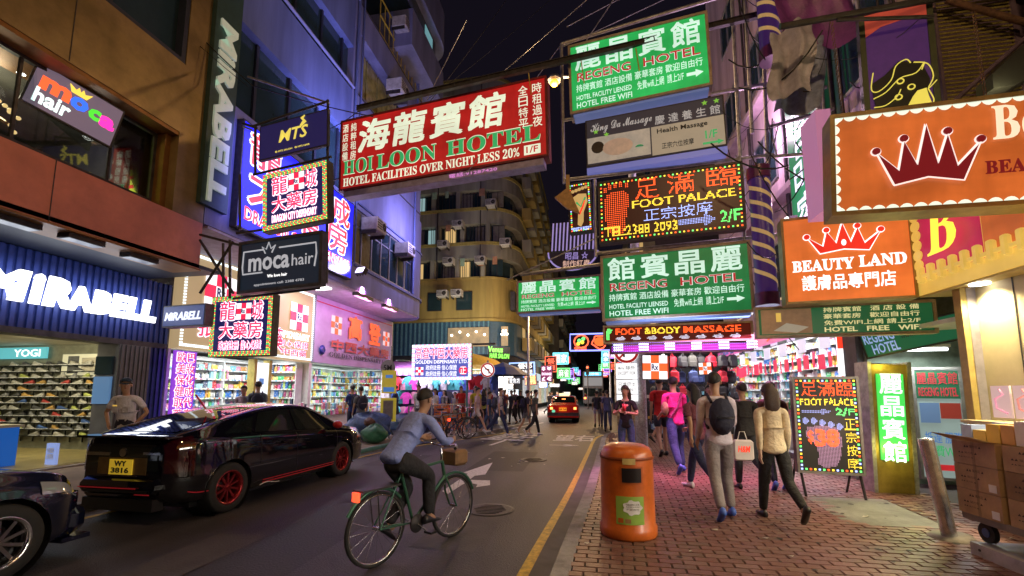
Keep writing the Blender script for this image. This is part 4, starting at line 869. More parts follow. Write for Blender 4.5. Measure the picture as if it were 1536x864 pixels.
# ---- signs
sgreen = lit('sign_green', (.012, .20, .055), .8, samp=True, glow_grime=1); wh = lit('sign_letter_white', (.60, .85, .72), .95, glow_grime=.5); redl = lit('sign_letter_red', (.42, .015, .02), .9); redo = lit('red_outline', (.75, .85, .8), .9)
wfr = mat('sign_frame_timber', (.42, .33, .24), .5, var=.3, scale=5)
def regeng(q, YL, YR, label, rev=False, grp=None, face=None, k=1):
    r, W, H = board('hotel_sign', label, q, YL, YR, face or sgreen, depth=.3, frame=wfr, fw=.04, group=grp)
    for i_, c_ in enumerate('館賓晶麗' if rev else '麗晶賓館'): txt(r, c_, (.05 + i_ * .235) * W, (.24 + i_ * .235) * W, .61 * H, .95 * H, wh, bold=.035, name='character')
    for s, a, b in (('REGENG', .06, .46), ('HOTEL', .55, .94)):
        txt(r, s, a * W, b * W, .44 * H, .57 * H, redo, bold=.03, y=-.010, d=0, name='letter_outline'); txt(r, s, a * W, b * W, .445 * H, .565 * H, redl, bold=.005, y=-.018, d=.006)
    txt(r, '持牌賓館 酒店設備 豪華套房 歡迎自由行', .05 * W, .95 * W, .29 * H, .40 * H, wh, bold=.01)
    txt(r, '免費wifi上網  請上2/F', .5 * W, .82 * W, .14 * H, .26 * H, wh, bold=.01)
    txt(r, 'HOTEL FACILITY LIENSED', .05 * W, .46 * W, .17 * H, .24 * H, wh, bold=.01); txt(r, 'HOTEL FREE WIFI', .05 * W, .46 * W, .06 * H, .14 * H, wh, bold=.01)
    MB().poly([(.84 * W, .18 * H), (.9 * W, .18 * H), (.9 * W, .15 * H), (.95 * W, .20 * H), (.9 * W, .25 * H), (.9 * W, .22 * H), (.84 * W, .22 * H)], -.016, -.008).build('arrow', wh, r)
    MB().box(.02 * W, .98 * W, .02, .28, -.06, -.012).build('tube_tray', lit('cool_tray', (.25, .35, .8), .22), r)
    return r, W, H
rt, W, H = regeng(((852, 70), (1062, 18), (857, 172), (1066, 127)), 8.65, 8.3, 'bright green REGENG HOTEL sign at the very top of the scaffold', face=lit('sign_green_bright', (.02, .38, .08), 1.0, samp=True, glow_grime=.8))
regeng(((901, 385), (1125, 362), (905, 482), (1130, 467)), 8.7, 8.3, 'large dark green REGENG HOTEL sign with reversed characters, below the LED foot sign', rev=True)
regeng(((775, 423), (900, 412), (777, 470), (902, 463)), 12, 11.6, 'smaller bright green REGENG HOTEL sign reaching out over the road', face=MT['sign_green_bright'])
# red sign
rf = lit('sign_red', (.42, .012, .01), .85, samp=True, glow_grime=1)
r, W, H = board('red_hotel_sign', 'huge red HOI LOON HOTEL sign hanging over the middle of the street', ((510, 182), (821, 116), (512, 288), (820, 232)), 9.1, 8.55, rf, depth=.3, frame=mat('red_frame', (.2, .02, .02), .5), fw=.03)
wc = lit('warm_white_letter', (.75, .82, .62), .95, glow_grime=.5); gl2 = lit('green_letter', (.03, .33, .10), .9)
for i, s in enumerate('海龍賓館'): txt(r, s, (.10 + i * .185) * W, (.10 + i * .185 + .165) * W, .50 * H, .93 * H, wc, bold=.05, shear=.12, d=.012, name='character')
txt(r, '純粹租房', .055 * W, .085 * W, .42 * H, .95 * H, wc, bold=0, vertical=True); txt(r, '酒店設備', .01 * W, .04 * W, .42 * H, .95 * H, wc, bold=0, vertical=True)
txt(r, '全日特平', .88 * W, .92 * W, .38 * H, .95 * H, wc, bold=.0, vertical=True); txt(r, '時租過夜', .94 * W, .98 * W, .38 * H, .95 * H, wc, bold=.0, vertical=True)
for s, a, b in (('HOI', .02, .18), ('LOON', .2, .5), ('HOTEL', .55, .97)): s = serif(s); txt(r, s, a * W, b * W, .21 * H, .42 * H, wc, bold=.03, d=0, y=-.01, name='letter_outline'); txt(r, s, a * W, b * W, .215 * H, .41 * H, gl2, bold=.012, y=-.018)
txt(r, serif('HOTEL FACILITEIS OVER NIGHT LESS 20%'), .02 * W, .88 * W, .05 * H, .17 * H, wc, bold=.02); MB().box(.9 * W, .97 * W, -.01, -.004, .05 * H, .17 * H).build('label_plate', wc, r); txt(r, '1/F', .91 * W, .96 * W, .07 * H, .15 * H, redl, y=-.02)
MB().box(.02 * W, .98 * W, .02, .29, -.16, -.012).build('tube_tray', mat('lilac_tray', (.4, .36, .6), .5), r); txt(r, '電話:91287420', .56 * W, .78 * W, -.13, -.04, lit('pink_num', (.8, .3, .7), .7), y=.01, bold=.01)
# massage sign
r, W, H = board('massage_sign', 'unlit black and cream massage sign with a lying face, below the top green sign', ((878, 183), (1087, 140), (880, 250), (1089, 219)), 8.7, 8.4, mat('massage_dark', (.03, .028, .035), .5, emit=(.04, .035, .05), es=.4, var=0), depth=.14)  # unlit face given faint emission in place of falling light
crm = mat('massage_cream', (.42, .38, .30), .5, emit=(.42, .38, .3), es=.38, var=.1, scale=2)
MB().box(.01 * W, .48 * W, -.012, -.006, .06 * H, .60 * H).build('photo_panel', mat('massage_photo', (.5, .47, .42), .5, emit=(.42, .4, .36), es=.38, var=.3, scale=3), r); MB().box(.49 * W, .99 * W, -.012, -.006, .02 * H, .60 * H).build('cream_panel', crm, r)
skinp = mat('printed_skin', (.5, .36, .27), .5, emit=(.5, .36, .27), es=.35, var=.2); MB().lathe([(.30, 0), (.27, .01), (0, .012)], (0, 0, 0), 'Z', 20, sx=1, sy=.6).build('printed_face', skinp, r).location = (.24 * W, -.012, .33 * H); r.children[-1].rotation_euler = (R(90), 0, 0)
MB().lathe([(.13, 0), (0, .006)], n=14).build('printed_hair', mat('printed_hair', (.05, .04, .04), .6), r).location = (.09 * W, -.013, .38 * H); r.children[-1].rotation_euler = (R(90), 0, 0)
MB().lathe([(.08, 0), (0, .006)], n=10).build('printed_flower', MT['sign_green'], r).location = (.40 * W, -.013, .25 * H); r.children[-1].rotation_euler = (R(90), 0, 0)
ml = lit('massage_letter', (.5, .47, .45), .6); dk = mat('dark_letter', (.02, .02, .02), .5, var=0)
txt(r, ''.join(chr(0x1D4D0 + ord(c) - 65) if c < 'a' and c != ' ' else chr(0x1D4EA + ord(c) - 97) if c != ' ' else c for c in 'King Da Massage'), .04 * W, .5 * W, .66 * H, .9 * H, ml, bold=0); txt(r, '慶 達 養 生 館', .52 * W, .97 * W, .64 * H, .82 * H, ml, bold=0); txt(r, 'Health Massage', .53 * W, .88 * W, .42 * H, .54 * H, dk, y=-.02); txt(r, '正宗穴位按摩', .56 * W, .78 * W, .12 * H, .24 * H, dk, y=-.02, bold=0); txt(r, '1/F', .86 * W, .94 * W, .18 * H, .34 * H, gl2, y=-.02)
MB().poly([(.84 * W, .07 * H), (.94 * W, .07 * H), (.94 * W, .04 * H), (.98 * W, .09 * H), (.94 * W, .14 * H), (.94 * W, .11 * H), (.84 * W, .11 * H)], -.018, -.013).build('arrow', gl2, r)
for a, b in ((.08, .72), (.16, .62), (.87, .9), (.95, .9)): MB().poly([((a + .022 * (1 if k % 2 == 0 else .45) * math.sin(k * PI / 5)) * W, b * H + .022 * W * (1 if k % 2 == 0 else .45) * math.cos(k * PI / 5)) for k in range(10)], -.012, -.006).build('flower', lit('leaf_green', (.2, .5, .05), .7), r)
MB().box(.0, W, .0, .24, -.14, -.02).build('tube_tray', lit('cool_tray2', (.25, .28, .8), .35), r)
# FOOT PALACE LED sign
brd = lit('led_board_black', (.03, .004, .004), .6); LR = lit('LEDred', (1, .10, .02), 1.8); LY = lit('LEDyellow', (1, .72, .06), 1.5); LB = lit('LEDblue', (.35, .45, 1), 1.9); LG = lit('LEDgreen', (.15, 1, .2), 1.5); LW = lit('LEDwhite', (.8, .8, 1), 1.6)
r, W, H = board('foot_palace_led_sign', 'large LED sign with a red foot and FOOT PALACE in yellow diodes', ((896, 274), (1113, 244), (901, 366), (1118, 341)), 8.65, 8.3, brd, depth=.16, frame=dsteel, fw=.03)
led_border(r, W, H, [LY, LR, LG], .055, .075, .015)
foot = [(.06, .22), (.09, .12), (.15, .10), (.195, .16), (.20, .35), (.22, .55), (.23, .72), (.19, .80), (.12, .82), (.06, .78), (.035, .6), (.045, .4)]
fm = MB(); led(r, '', 0, 0, 0, 0, LR, .04, .014, poly=[(a * W, b * H) for a, b in foot], mb=fm)
for k, (a, b) in enumerate(((.05, .86), (.085, .90), (.125, .92), (.165, .92), (.21, .90))): led(r, '', 0, 0, 0, 0, LR, .035, .013, poly=[((a + .018 * math.cos(t * PI / 3)) * W, b * H + .018 * W * math.sin(t * PI / 3)) for t in range(6)], mb=fm)
fm.build('led_foot', LR, r, kind='stuff')
for s, a, b, c in (('足', .27, .44, .58), ('滿', .50, .69, .60), ('臨', .77, .97, .62)): led(r, s, a * W, b * W, (c + .05) * H, .95 * H, LR, .02, .0115)
led(r, 'FOOT PALACE', .25 * W, .95 * W, .49 * H, .63 * H, LY, .022, .0125, bold=.02); led(r, '正宗按摩', .33 * W, .80 * W, .27 * H, .46 * H, LB, .018, .0105)
led(r, 'TEL:2388 2093', .04 * W, .56 * W, .08 * H, .24 * H, LY, .022, .0125, bold=.02); led(r, '2/F', .84 * W, .97 * W, .12 * H, .30 * H, LG, .022, .0125, bold=.02)
am = MB(); led(r, '', 0, 0, 0, 0, LB, .028, .010, poly=[(.57 * W, .14 * H), (.74 * W, .14 * H), (.74 * W, .09 * H), (.82 * W, .19 * H), (.74 * W, .29 * H), (.74 * W, .23 * H), (.57 * W, .23 * H)], mb=am); am.build('led_arrow', LB, r, kind='stuff')
# FOOT & BODY strip and LED dot strip beneath
r, W, H = board('foot_and_body_sign', 'narrow LED strip sign reading FOOT & BODY MASSAGE', ((905, 489), (1128, 483), (906, 516), (1129, 509)), 8.5, 8.3, lit('led_strip_dark', (.08, .008, .004), .7), depth=.14, frame=wfr, fw=.025)
led(r, 'FOOT', .09 * W, .27 * W, .45 * H, .85 * H, LR, .02, .0115, bold=.03); led(r, '&BODY', .29 * W, .54 * W, .45 * H, .85 * H, LY, .02, .0115, bold=.03); led(r, 'MASSAGE', .56 * W, .93 * W, .45 * H, .85 * H, LR, .02, .0115, bold=.03)
fm = MB(); led(r, '', 0, 0, 0, 0, LG, .02, .011, poly=[(.02 * W, .2 * H), (.04 * W, .15 * H), (.045 * W, .5 * H), (.065 * W, .8 * H), (.03 * W, .85 * H), (.015 * W, .6 * H)], mb=fm); fm.build('led_foot', LG, r, kind='stuff')
am = MB()
for k in range(8):
    a = .09 + k * .11; led(r, '', 0, 0, 0, 0, LW, .02, .008, poly=[(a * W, .2 * H), ((a + .045) * W, .12 * H), ((a + .07) * W, .25 * H), ((a + .045) * W, .38 * H), (a * W, .3 * H)], mb=am)
am.build('led_arrows', LW, r, kind='stuff')
r, W, H = board('led_dot_strip', 'purple strip of white diode clusters under the FOOT & BODY MASSAGE sign', ((914, 517), (1130, 512), (915, 531), (1131, 526)), 8.4, 8.3, lit('strip_purple', (.18, .01, .22), .9), depth=.14)
dm = MB()
for k in range(6):
    for i in range(5):
        for j in range(3): x = (.03 + k * .185) * W + i * .035; z = .3 * H + j * .05; dm.box(x, x + .026, -.02, -.01, z, z + .026)
dm.build('diode_cluster', lit('diode_blue_white', (.7, .85, 1), 2.5), r, kind='stuff')
dm = MB(); rg = random.Random(1)
for i in range(70):
    for j in range(4): x = .02 * W + i * .96 * W / 70; dm.box(x, x + .012, -.013, -.01, .2 * H + j * .05, .2 * H + j * .05 + .012)
dm.build('diode_grid', lit('diode_blue', (.25, .2, 1), 1.2), r, kind='stuff')
psl = aim(area('pink_strip_light', (1.9, 8.2, 2.6), (0, 0, 0), 2.8, .2, 66, (1, .28, .6)), (1.9, 8.4, 0)); psl.data.spread = R(100)
aim(area('fascia_tubes', (1.9, 8.45, 2.9), (0, 0, 0), 2.8, .15, 12, (.6, .7, 1)), (1.9, 8.5, 5))
# small LED foot sign + scissors sign + flag sign
r, W, H = board('small_led_foot_sign', 'small upright LED sign with a striped yellow foot beside the large LED foot sign', ((853, 278), (886, 272), (855, 350), (888, 346)), 8.65, 8.6, brd, depth=.12, frame=dsteel, fw=.015)
led_border(r, W, H, [LY, LB, LG, LR], .035, .045, .013)
of_ = lit('foot_ochre', (.55, .35, .12), .8); MB().poly([(a, b) for a, b in [(.35 * W, .15 * H), (.5 * W, .10 * H), (.62 * W, .2 * H), (.65 * W, .4 * H), (.85 * W, .6 * H), (.8 * W, .76 * H), (.45 * W, .78 * H), (.2 * W, .72 * H), (.2 * W, .55 * H), (.4 * W, .4 * H)]], -.02, -.01).build('foot', of_, r)
for k in range(5): MB().cyl(((.2 + k * .15) * W, -.02, (.84 + .015 * k) * H), ((.2 + k * .15) * W, -.008, (.84 + .015 * k) * H), .035, n=10).build('toe', of_, r)
MB().tube([(.45 * W, -.03, .35 * H), (.62 * W, -.03, .5 * H), (.7 * W, -.03, .62 * H)], .02).build('stripe', rw, r); MB().tube([(.35 * W, -.03, .6 * H), (.55 * W, -.03, .5 * H), (.75 * W, -.03, .68 * H)], .02).build('stripe', gl2, r)
txt(r, 'FOOT & BODY', .12 * W, .88 * W, .03 * H, .10 * H, LB, bold=.02)
wsh = thing('wooden_arrow', 'pointed ochre wooden cutout hanging in front of the small foot sign', 'decoration', aY(850, 300, 8.4))
c0 = aY(850, 300, 8.4)
def rel(pts, y): return [(aY(u, v, y).x - c0.x, aY(u, v, y).z - c0.z) for u, v in pts]
MB().poly(rel([(832, 296), (849, 283), (849, 262), (854, 262), (855, 286), (870, 320), (850, 312)], 8.4), 0, .06).build('board', mat('ochre_wood', (.5, .3, .12), .6, var=.3, scale=10), wsh)
r, W, H = board('flag_sign', 'dark round-bottomed sign with lilac stripes and stars behind the small foot sign', ((826, 335), (893, 330), (828, 378), (895, 374)), 10.2, 10, mat('flag_navy', (.05, .045, .12), .5), depth=.12)
sm = lit('lilac_stripe', (.42, .32, .75), .6)
for k in range(12): MB().box((.02 + k * .083) * W, (.05 + k * .083) * W, -.014, -.006, .02 * H, .98 * H).build('stripe', sm, r)
pts = [(W * (.5 + .55 * math.cos(t)), -.02 + .62 * H * math.sin(t)) for t in [PI + k * PI / 14 for k in range(15)]]
MB().poly(pts, 0, .12).build('bowl', MT['flag_navy'], r); MB().tube([(a, -.01, b) for a, b in pts], .02).build('bowl_rim', sm, r); txt(r, '昭昌 ☆', .35 * W, .85 * W, -.30 * H, -.05 * H, sm, y=-.02); txt(r, '制作紅蟲', .3 * W, .9 * W, -.55 * H, -.33 * H, lit('peach_letter', (.8, .5, .4), .7), y=-.02)
# neon sign far over the road
r, W, H = board('neon_restaurant_sign', 'neon sign of a fruit bowl and a red fist shape over the far road', ((853, 501), (931, 499), (855, 527), (932, 526)), 14, 13.8, mat('neon_board', (.02, .01, .04), .4), depth=.12)
for s, m, pts in (('neon_frame', lit('neon_blue', (.25, .3, 1), 2), [(0.02, 0.03), (.98, .03), (.98, .97), (.02, .97), (.02, .03)]), ('neon_ring', lit('neon_red', (1, .12, .05), 2), [(.10 + .14 * (1 + math.cos(t)), .55 + .36 * math.sin(t)) for t in [k * PI / 6 for k in range(13)]]), ('neon_fist', MT['neon_red'] if 'neon_red' in MT else None, [(.6 + .14 * (1 + .2 * math.sin(t * 4)) * math.cos(t), .52 + .36 * (1 + .15 * math.sin(t * 3)) * math.sin(t)) for t in [k * PI / 8 for k in range(17)]])):
    MB().tube([(a * W, -.03, b * H) for a, b in pts], .025, 5).build(s, m or MT['neon_red'], r)
MB().poly([((.6 + .11 * math.cos(t)) * W, (.52 + .26 * math.sin(t)) * H) for t in [k * PI / 6 for k in range(12)]], -.03, -.02).build('neon_fill', lit('neon_orange', (.9, .15, .03), 1.3), r)
for a, b, c in ((.2, .6, 'LEDgreen'), (.26, .5, 'LEDyellow'), (.18, .42, 'LEDyellow'), (.28, .7, 'LEDgreen')): MB().ball((a * W, -.03, b * H), .06, 8).build('fruit', MT[c], r)
txt(r, '粥麵', .1 * W, .34 * W, .04 * H, .24 * H, MT['neon_red'], y=-.03, bold=.04)
# barber style poles
for (u0, v0, v1, Y, lb) in ((1148, -40, 75, 7.9, 'purple pole with gold spiral stripes hanging at the top of the scaffold'), (1142, 270, 440, 8.1, 'purple pole with gold spiral stripes beside the foot signs')):
    p, q = aY(u0, v0, Y), aY(u0 + 8, v1, Y); bpz = thing('spiral_pole', lb, 'pole', q, 0, 'spiral striped poles on the scaffold'); h = p.z - q.z
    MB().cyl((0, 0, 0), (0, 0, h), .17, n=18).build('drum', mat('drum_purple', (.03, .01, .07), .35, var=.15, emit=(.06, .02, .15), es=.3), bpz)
    MB().cyl((0, 0, -.22), (0, 0, 0), .19, n=18).cyl((0, 0, h), (0, 0, h + .22), .19, n=18).build('cap', mat('cap_purple', (.12, .02, .12), .35), bpz)
    for k in range(int(h / .25)):
        mb = MB(); vs = []
        for i in range(11):
            a = -PI * .98 + i / 10 * PI * .96
            for dz in (0, .075): vs.append((.178 * math.cos(a), .178 * math.sin(a), .08 + k * .25 + .3 - i * .03 + dz))
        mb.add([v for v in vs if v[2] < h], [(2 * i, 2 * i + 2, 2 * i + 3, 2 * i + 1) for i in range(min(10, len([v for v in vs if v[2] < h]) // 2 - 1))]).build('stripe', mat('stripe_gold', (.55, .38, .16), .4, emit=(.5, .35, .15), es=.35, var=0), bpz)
flp = thing('wall_floodlight', 'small glaring white floodlight on the wall beside the green vertical banner', 'floodlight', (4.4, 10.3, 5.4)); MB().box(-.08, .08, -.08, .08, -.06, .06).build('housing', dsteel, flp); MB().ball((-.1, 0, 0), .06, 8).build('lamp', lum, flp); point('pink_wall_light', (4.1, 9.6, 5.6), 70, (1, .5, .85), .1); point('pink_wall_light', (4.0, 11.5, 8.2), 200, (1, .6, .9), .1)
# clear panel and white banner pole
wb_ = thing('pink_sign_edge', 'end face of a white and pink lit sign box beside the beauty shop sign', 'sign', aY(1243, 315, 5.9)); MB().box(-.06, .12, 0, .4, 0, 1.35).build('box', lit('pink_edge', (.55, .22, .4), .5), wb_)
# ---- beauty shop signs
def scallop(par, W, H, m, y=-.02, r=.07, inset=0, name='scallop'):
    mb = MB(); n = int(W / (2 * r))
    for k in range(n + 1):
        x = W * (k + .5) / (n + 1)
        for z0, sg in ((H, -1), (0, 1)): mb.poly([(x + r * 1.05 * math.cos(t), z0 + sg * abs(r * 1.3 * math.sin(t))) for t in ([-j * PI / 8 for j in range(9)] if sg < 0 else [-PI + j * PI / 8 for j in range(9)])][::(1 if sg < 0 else 1)], y, y + .01)
    n = int(H / (2 * r))
    for k in range(n + 1):
        z = H * (k + .5) / (n + 1); mb.poly([(r * 1.3 * math.cos(t), z + r * math.sin(t)) for t in [-PI / 2 + j * PI / 8 for j in range(9)]], y, y + .01)
    return mb.build(name, m, par)
org = lit('beauty_orange', (.58, .13, .025), .85, samp=True, glow_grime=1.2)
r, W, H = board('large_beauty_sign', 'large orange beauty shop sign with a maroon crown and scalloped white edge, top right', ((1240, 182), (1720, 112), (1254, 318), (1730, 300)), 4.68, 4.35, org, depth=.2, frame=mat('brass_frame', (.35, .26, .12), .4, .5), fw=.03)
scallop(r, W, H, lit('scallop_white', (.8, .9, .75), .9), r=.055)
mar = lit('maroon', (.16, .006, .010), .8); crw = [(.0, .32), (.12, .0), (.5, .07), (.88, .0), (1.0, .32), (.80, .2), (.68, .62), (.60, .30), (.5, .72), (.40, .30), (.30, .55), (.22, .2)]
def crown(par, x0, z0, w, h, m, out, y, balls=True):
    pts = [(x0 + a * w, z0 + b * h) for a, b in [(.17, 0), (.5, .10), (.83, 0), (1.0, .62), (.78, .25), (.70, .80), (.60, .32), (.5, 1.0), (.40, .32), (.28, .75), (.22, .25), (0, .60)]]
    MB().poly(list(reversed([(a - .01 * w, b + .015) for a, b in pts]))[::-1], y + .004, y + .012).build('crown_backing', out, par); MB().tube([(a, y - .004, b) for a, b in pts + [pts[0]]], .008, 5).build('crown_outline', out, par)  # pale offset backing behind the crown
    MB().poly(pts, y - .006, y).build('crown', m, par)
    for a, b in ((0, .62), (.28, .80), (.70, .85), (1, .66)):
        MB().cyl((x0 + a * w, y + .001, z0 + b * h), (x0 + a * w, y + .009, z0 + b * h), .055 * w, n=14).build('crown_rim', out, par); MB().cyl((x0 + a * w, y - .012, z0 + b * h), (x0 + a * w, y + .001, z0 + b * h), .042 * w, n=14).build('crown_ball', m, par)
crown(r, .16 * W, .24 * H, .35 * W, .56 * H, mar, lit('rim_pink', (1, .8, .75), .9), -.03)
txt(r, serif('Beauty'), .55 * W, .95 * W, .5 * H, .9 * H, lit('beige_letter', (.85, .7, .5), .9), y=-.03, d=.02, bold=.03); txt(r, serif('BEAUTY LAND'), .52 * W, .95 * W, .28 * H, .40 * H, mar, y=-.03, bold=.05)
r, W, H = board('beauty_land_sign', 'square orange BEAUTY LAND sign with a red crown outlined in white', ((1170, 329), (1362, 312), (1181, 458), (1376, 443)), 6.75, 6.5, lit('beauty_orange2', (.72, .16, .03), .9, samp=True, glow_grime=.8), depth=.2, frame=mat('brass_frame', ()), fw=.02)
crown(r, .20 * W, .55 * H, .58 * W, .34 * H, lit('crown_red', (.75, .03, .015), .9), ww, -.02); MB().ball((.49 * W, -.03, .66 * H), (.03, .01, .045), 8).build('jewel', ww, r)
txt(r, serif('BEAUTY'), .07 * W, .56 * W, .36 * H, .49 * H, ww, bold=.05); txt(r, serif('LAND'), .60 * W, .95 * W, .37 * H, .50 * H, ww, bold=.05); txt(r, '護膚品專門店', .14 * W, .86 * W, .14 * H, .31 * H, ww, bold=.03)
# B sign: yellow fascia along the street on X=4.2
M_ = Matrix(((0, 1, 0, 4.2), (-1, 0, 0, 6.52), (0, 0, 1, 2.84), (0, 0, 0, 1)))   # local x -> -Y, front -> -X
bsn = thing('beauty_fascia', 'yellow framed magenta fascia with a raised yellow letter B', 'sign', M=M_)
yel = lit('fascia_yellow', (.75, .48, .09), .75, samp=True, glow_grime=.5)
MB().box(0, 1.72, 0, .3, 0, 1.3).box(2.6, 11, 0, .3, 0, 1.3).box(1.72, 2.6, 0, .3, 0, .55).build('cabinet', yel, bsn); MB().box(.12, 1.05, -.01, .0, .2, 1.25).build('magenta_panel', lit('magenta_panel', (.45, .01, .07), .85, glow_grime=.8), bsn)
MB().box(1.07, 1.70, -.01, .0, .2, 1.25).box(2.7, 10.5, -.01, .0, .2, 1.25).build('orange_panel', org, bsn)
for k in range(7): MB().cyl((.12, -.03, .38 + k * .13), (.12, -.01, .38 + k * .13), .07, n=12).build('scallop', yel, bsn)
yl2 = lit('letter_yellow', (.95, .72, .06), 1.1); txt(bsn, serif('B'), .40, .86, .42, 1.02, yl2, y=-.10, d=.1, bold=.01, shear=.12)
for k in range(60): MB().rbox(.14 + k * .17, .21 + k * .17, -.08, -.01, .13, .35, .02).build('picket', yel, bsn)
MB().box(.1, 10.5, -.06, -.012, .2, .24).build('picket_rail', yel, bsn)
shop2 = thing('beauty_shop_building', 'cream fronted beauty shop with a yellow soffit at the right edge', 'building', (4.5, 5, 0))
U = lambda n, m, b, **k: b.build(n, m, shop2, world=True, **k)
U('soffit', mat('yellow_soffit', (.6, .5, .2), .5, var=.15), MB().box(4.22, 7, -5, 6.5, 2.82, 2.86)); crw_ = mat('cream_wall', (.58, .50, .30), .6, var=.15, scale=1.5)
U('front_wall', crw_, MB().box(4.45, 7, 5.0, 6.1, .1, 2.82).box(7, 7.1, -5, 5.0, .1, 2.82)); U('corner_post', mat('brushed_post', (.45, .42, .5), .35, .6, var=.2), MB().box(4.36, 4.45, 5.98, 6.12, .1, 2.82)); U('post_trim', mat('ochre_trim', (.4, .3, .1), .5), MB().box(4.3, 4.36, 5.99, 6.1, .1, 2.82))
U('panel_joint', dsteel, MB().box(4.443, 4.449, 5.5, 5.512, .1, 2.82)); U('upper_wall', mat('upper_dark', (.16, .13, .12), .7, var=.4, scale=2), MB().box(5.7, 8, -5, 6.29, 4.2, 16)); U('fascia_back', crw_, MB().box(4.75, 7, -5, 6.29, 2.861, 3.3))
for (y, x) in ((5.75, 4.33), (4.95, 4.33), (4.1, 4.33), (2, 4.33), (-.5, 4.33)):
    U('downlight', lum, MB().cyl((x, y, 2.80), (x, y, 2.819), .09, n=14)); point('downlight', (x, y, 2.76), 130, (1, .82, .45), .07, 140)
shelves(fr_(6.9, 4.9, .13, 0, -1), 8, 6, .35, .36, .4, 'the beauty shop beside the viewpoint', 0, 77)
area('beauty_shop_fill', (5.6, 1, 2.7), (0, R(65), 0), .8, 7, 330, (1, .93, .8))  # unseen fill lamp turned outward to brighten the pavement and pedestrians
acx = ac((5.3, 4.9, 2.45), 'white wall air conditioner under the yellow soffit at the right edge', 1.2, PI / 2, grp=None)
gp = thing('green_notice', 'small green notice on the cream shop wall', 'notice', M=Matrix(((0, 1, 0, 4.44), (-1, 0, 0, 5.45), (0, 0, 1, 1.62), (0, 0, 0, 1)))); MB().box(0, .4, -.01, 0.002, 0, .28).build('sheet', gb_m, gp); txt(gp, '歡迎光臨', .05, .35, .08, .2, wh, y=-.015, bold=0)
# strip sign over the pavement
r, W, H = board('wifi_strip_sign', 'long green strip sign in a tan frame reading HOTEL FREE WIFI', ((1133, 463), (1402, 450), (1136, 506), (1404, 499)), 7.4, 7.15, lit('strip_green', (.012, .09, .03), .7), depth=.1, frame=wfr, fw=.03)
MB().box(.03 * W, .33 * W, -.014, -.006, .1 * H, .92 * H).build('room_photo', mat('room_brown', (.25, .14, .07), .5, emit=(.22, .12, .06), es=.5, var=.4, scale=4), r); MB().poly([(.1 * W, .2 * H), (.24 * W, .12 * H), (.31 * W, .3 * H), (.18 * W, .45 * H)], -.02, -.015).build('printed_bed', crm, r); MB().box(.12 * W, .15 * W, -.02, -.015, .5 * H, .8 * H).build('printed_lamp', yel, r)
ly = lit('pale_gold_letter', (.62, .55, .25), .9)
for i, s in enumerate(['持牌賓館   酒 店 設 備', '豪華套房   歡迎自由行', '免費WIFI上網 請上2/F', 'HOTEL   FREE   WIFI']): txt(r, s, .40 * W, .92 * W, (.76 - i * .215) * H, (.92 - i * .215) * H, ly, bold=.02)
# awning sign over the door
r, W, H = board('door_canopy_sign', 'slanted dark green REGENG HOTEL canopy board above the doorway', ((1284, 506), (1440, 462), (1302, 536), (1446, 512)), 7.9, 7.3, lit('canopy_green', (.012, .11, .05), .6), depth=.1)
txt(r, 'REGENG', .04 * W, .36 * W, .55 * H, .95 * H, lit('canopy_blue', (.3, .4, .75), .7), bold=.02); txt(r, 'HOTEL', .10 * W, .38 * W, .12 * H, .5 * H, MT['canopy_blue'], bold=.02); txt(r, 'www.regenghotel.com', .42 * W, .95 * W, .45 * H, .62 * H, dk, y=-.02)
dl = thing('doorway_lamp', 'white fluorescent tube glowing under the canopy in the doorway', 'lamp', (5.0, 8.0, 2.3)); MB().box(-.5, .5, -.05, .05, 0, .05).build('housing', white, dl); MB().cyl((-.48, 0, -.03), (.48, 0, -.03), .025).build('tube', tube_m, dl); area('doorway_light', (5.0, 7.9, 2.2), (0, 0, 0), .9, .2, 30, (.9, 1, .95))
T('doorway_wall', mat('doorway_green_grey', (.2, .25, .2), .6, var=.3), MB().box(4.6, 6.6, 8.45, 8.55, .12, 3.3).box(6.5, 6.6, 6.1, 8.45, .12, 3.3)); T('doorway_ceiling', shopw, MB().box(4.6, 6.6, 6.1, 8.45, 2.5, 2.56))
# doorway board
r, W, H = board('doorway_poster_board', 'tall hotel poster board with green header standing in the doorway', ((1371, 553), (1447, 551), (1377, 716), (1449, 722)), 8.1, 8.0, lit('poster_grey', (.28, .36, .34), .6), depth=.05, frame=mat('grey_bar', (.3, .28, .27), .4, .5), fw=.03)
MB().box(.03, W - .03, -.02, -.01, .72 * H, .97 * H).build('header', lit('header_green', (.02, .12, .06), .6), r); txt(r, '麗晶賓館', .05, W - .05, .85 * H, .96 * H, lit('head_red', (.45, .03, .05), .7), y=-.03); txt(r, 'REGENG HOTEL', .06, W - .06, .74 * H, .82 * H, MT['head_red'], y=-.03)
MB().box(.1 * W, .5 * W, -.02, -.01, .5 * H, .68 * H).build('photo', lit('photo_blue', (.12, .2, .35), .5), r); MB().box(.52 * W, .93 * W, -.02, -.01, .54 * H, .68 * H).build('photo', lit('photo_red', (.25, .03, .02), .6), r)
txt(r, '抵達 服務', .15 * W, .9 * W, .32 * H, .42 * H, lit('bl_letter', (.05, .15, .4), .8), y=-.02); txt(r, '免費WIFI', .15 * W, .9 * W, .2 * H, .3 * H, gl2, y=-.02); MB().box(.1 * W, .93 * W, -.02, -.01, .08 * H, .13 * H).build('red_bar', redl, r)
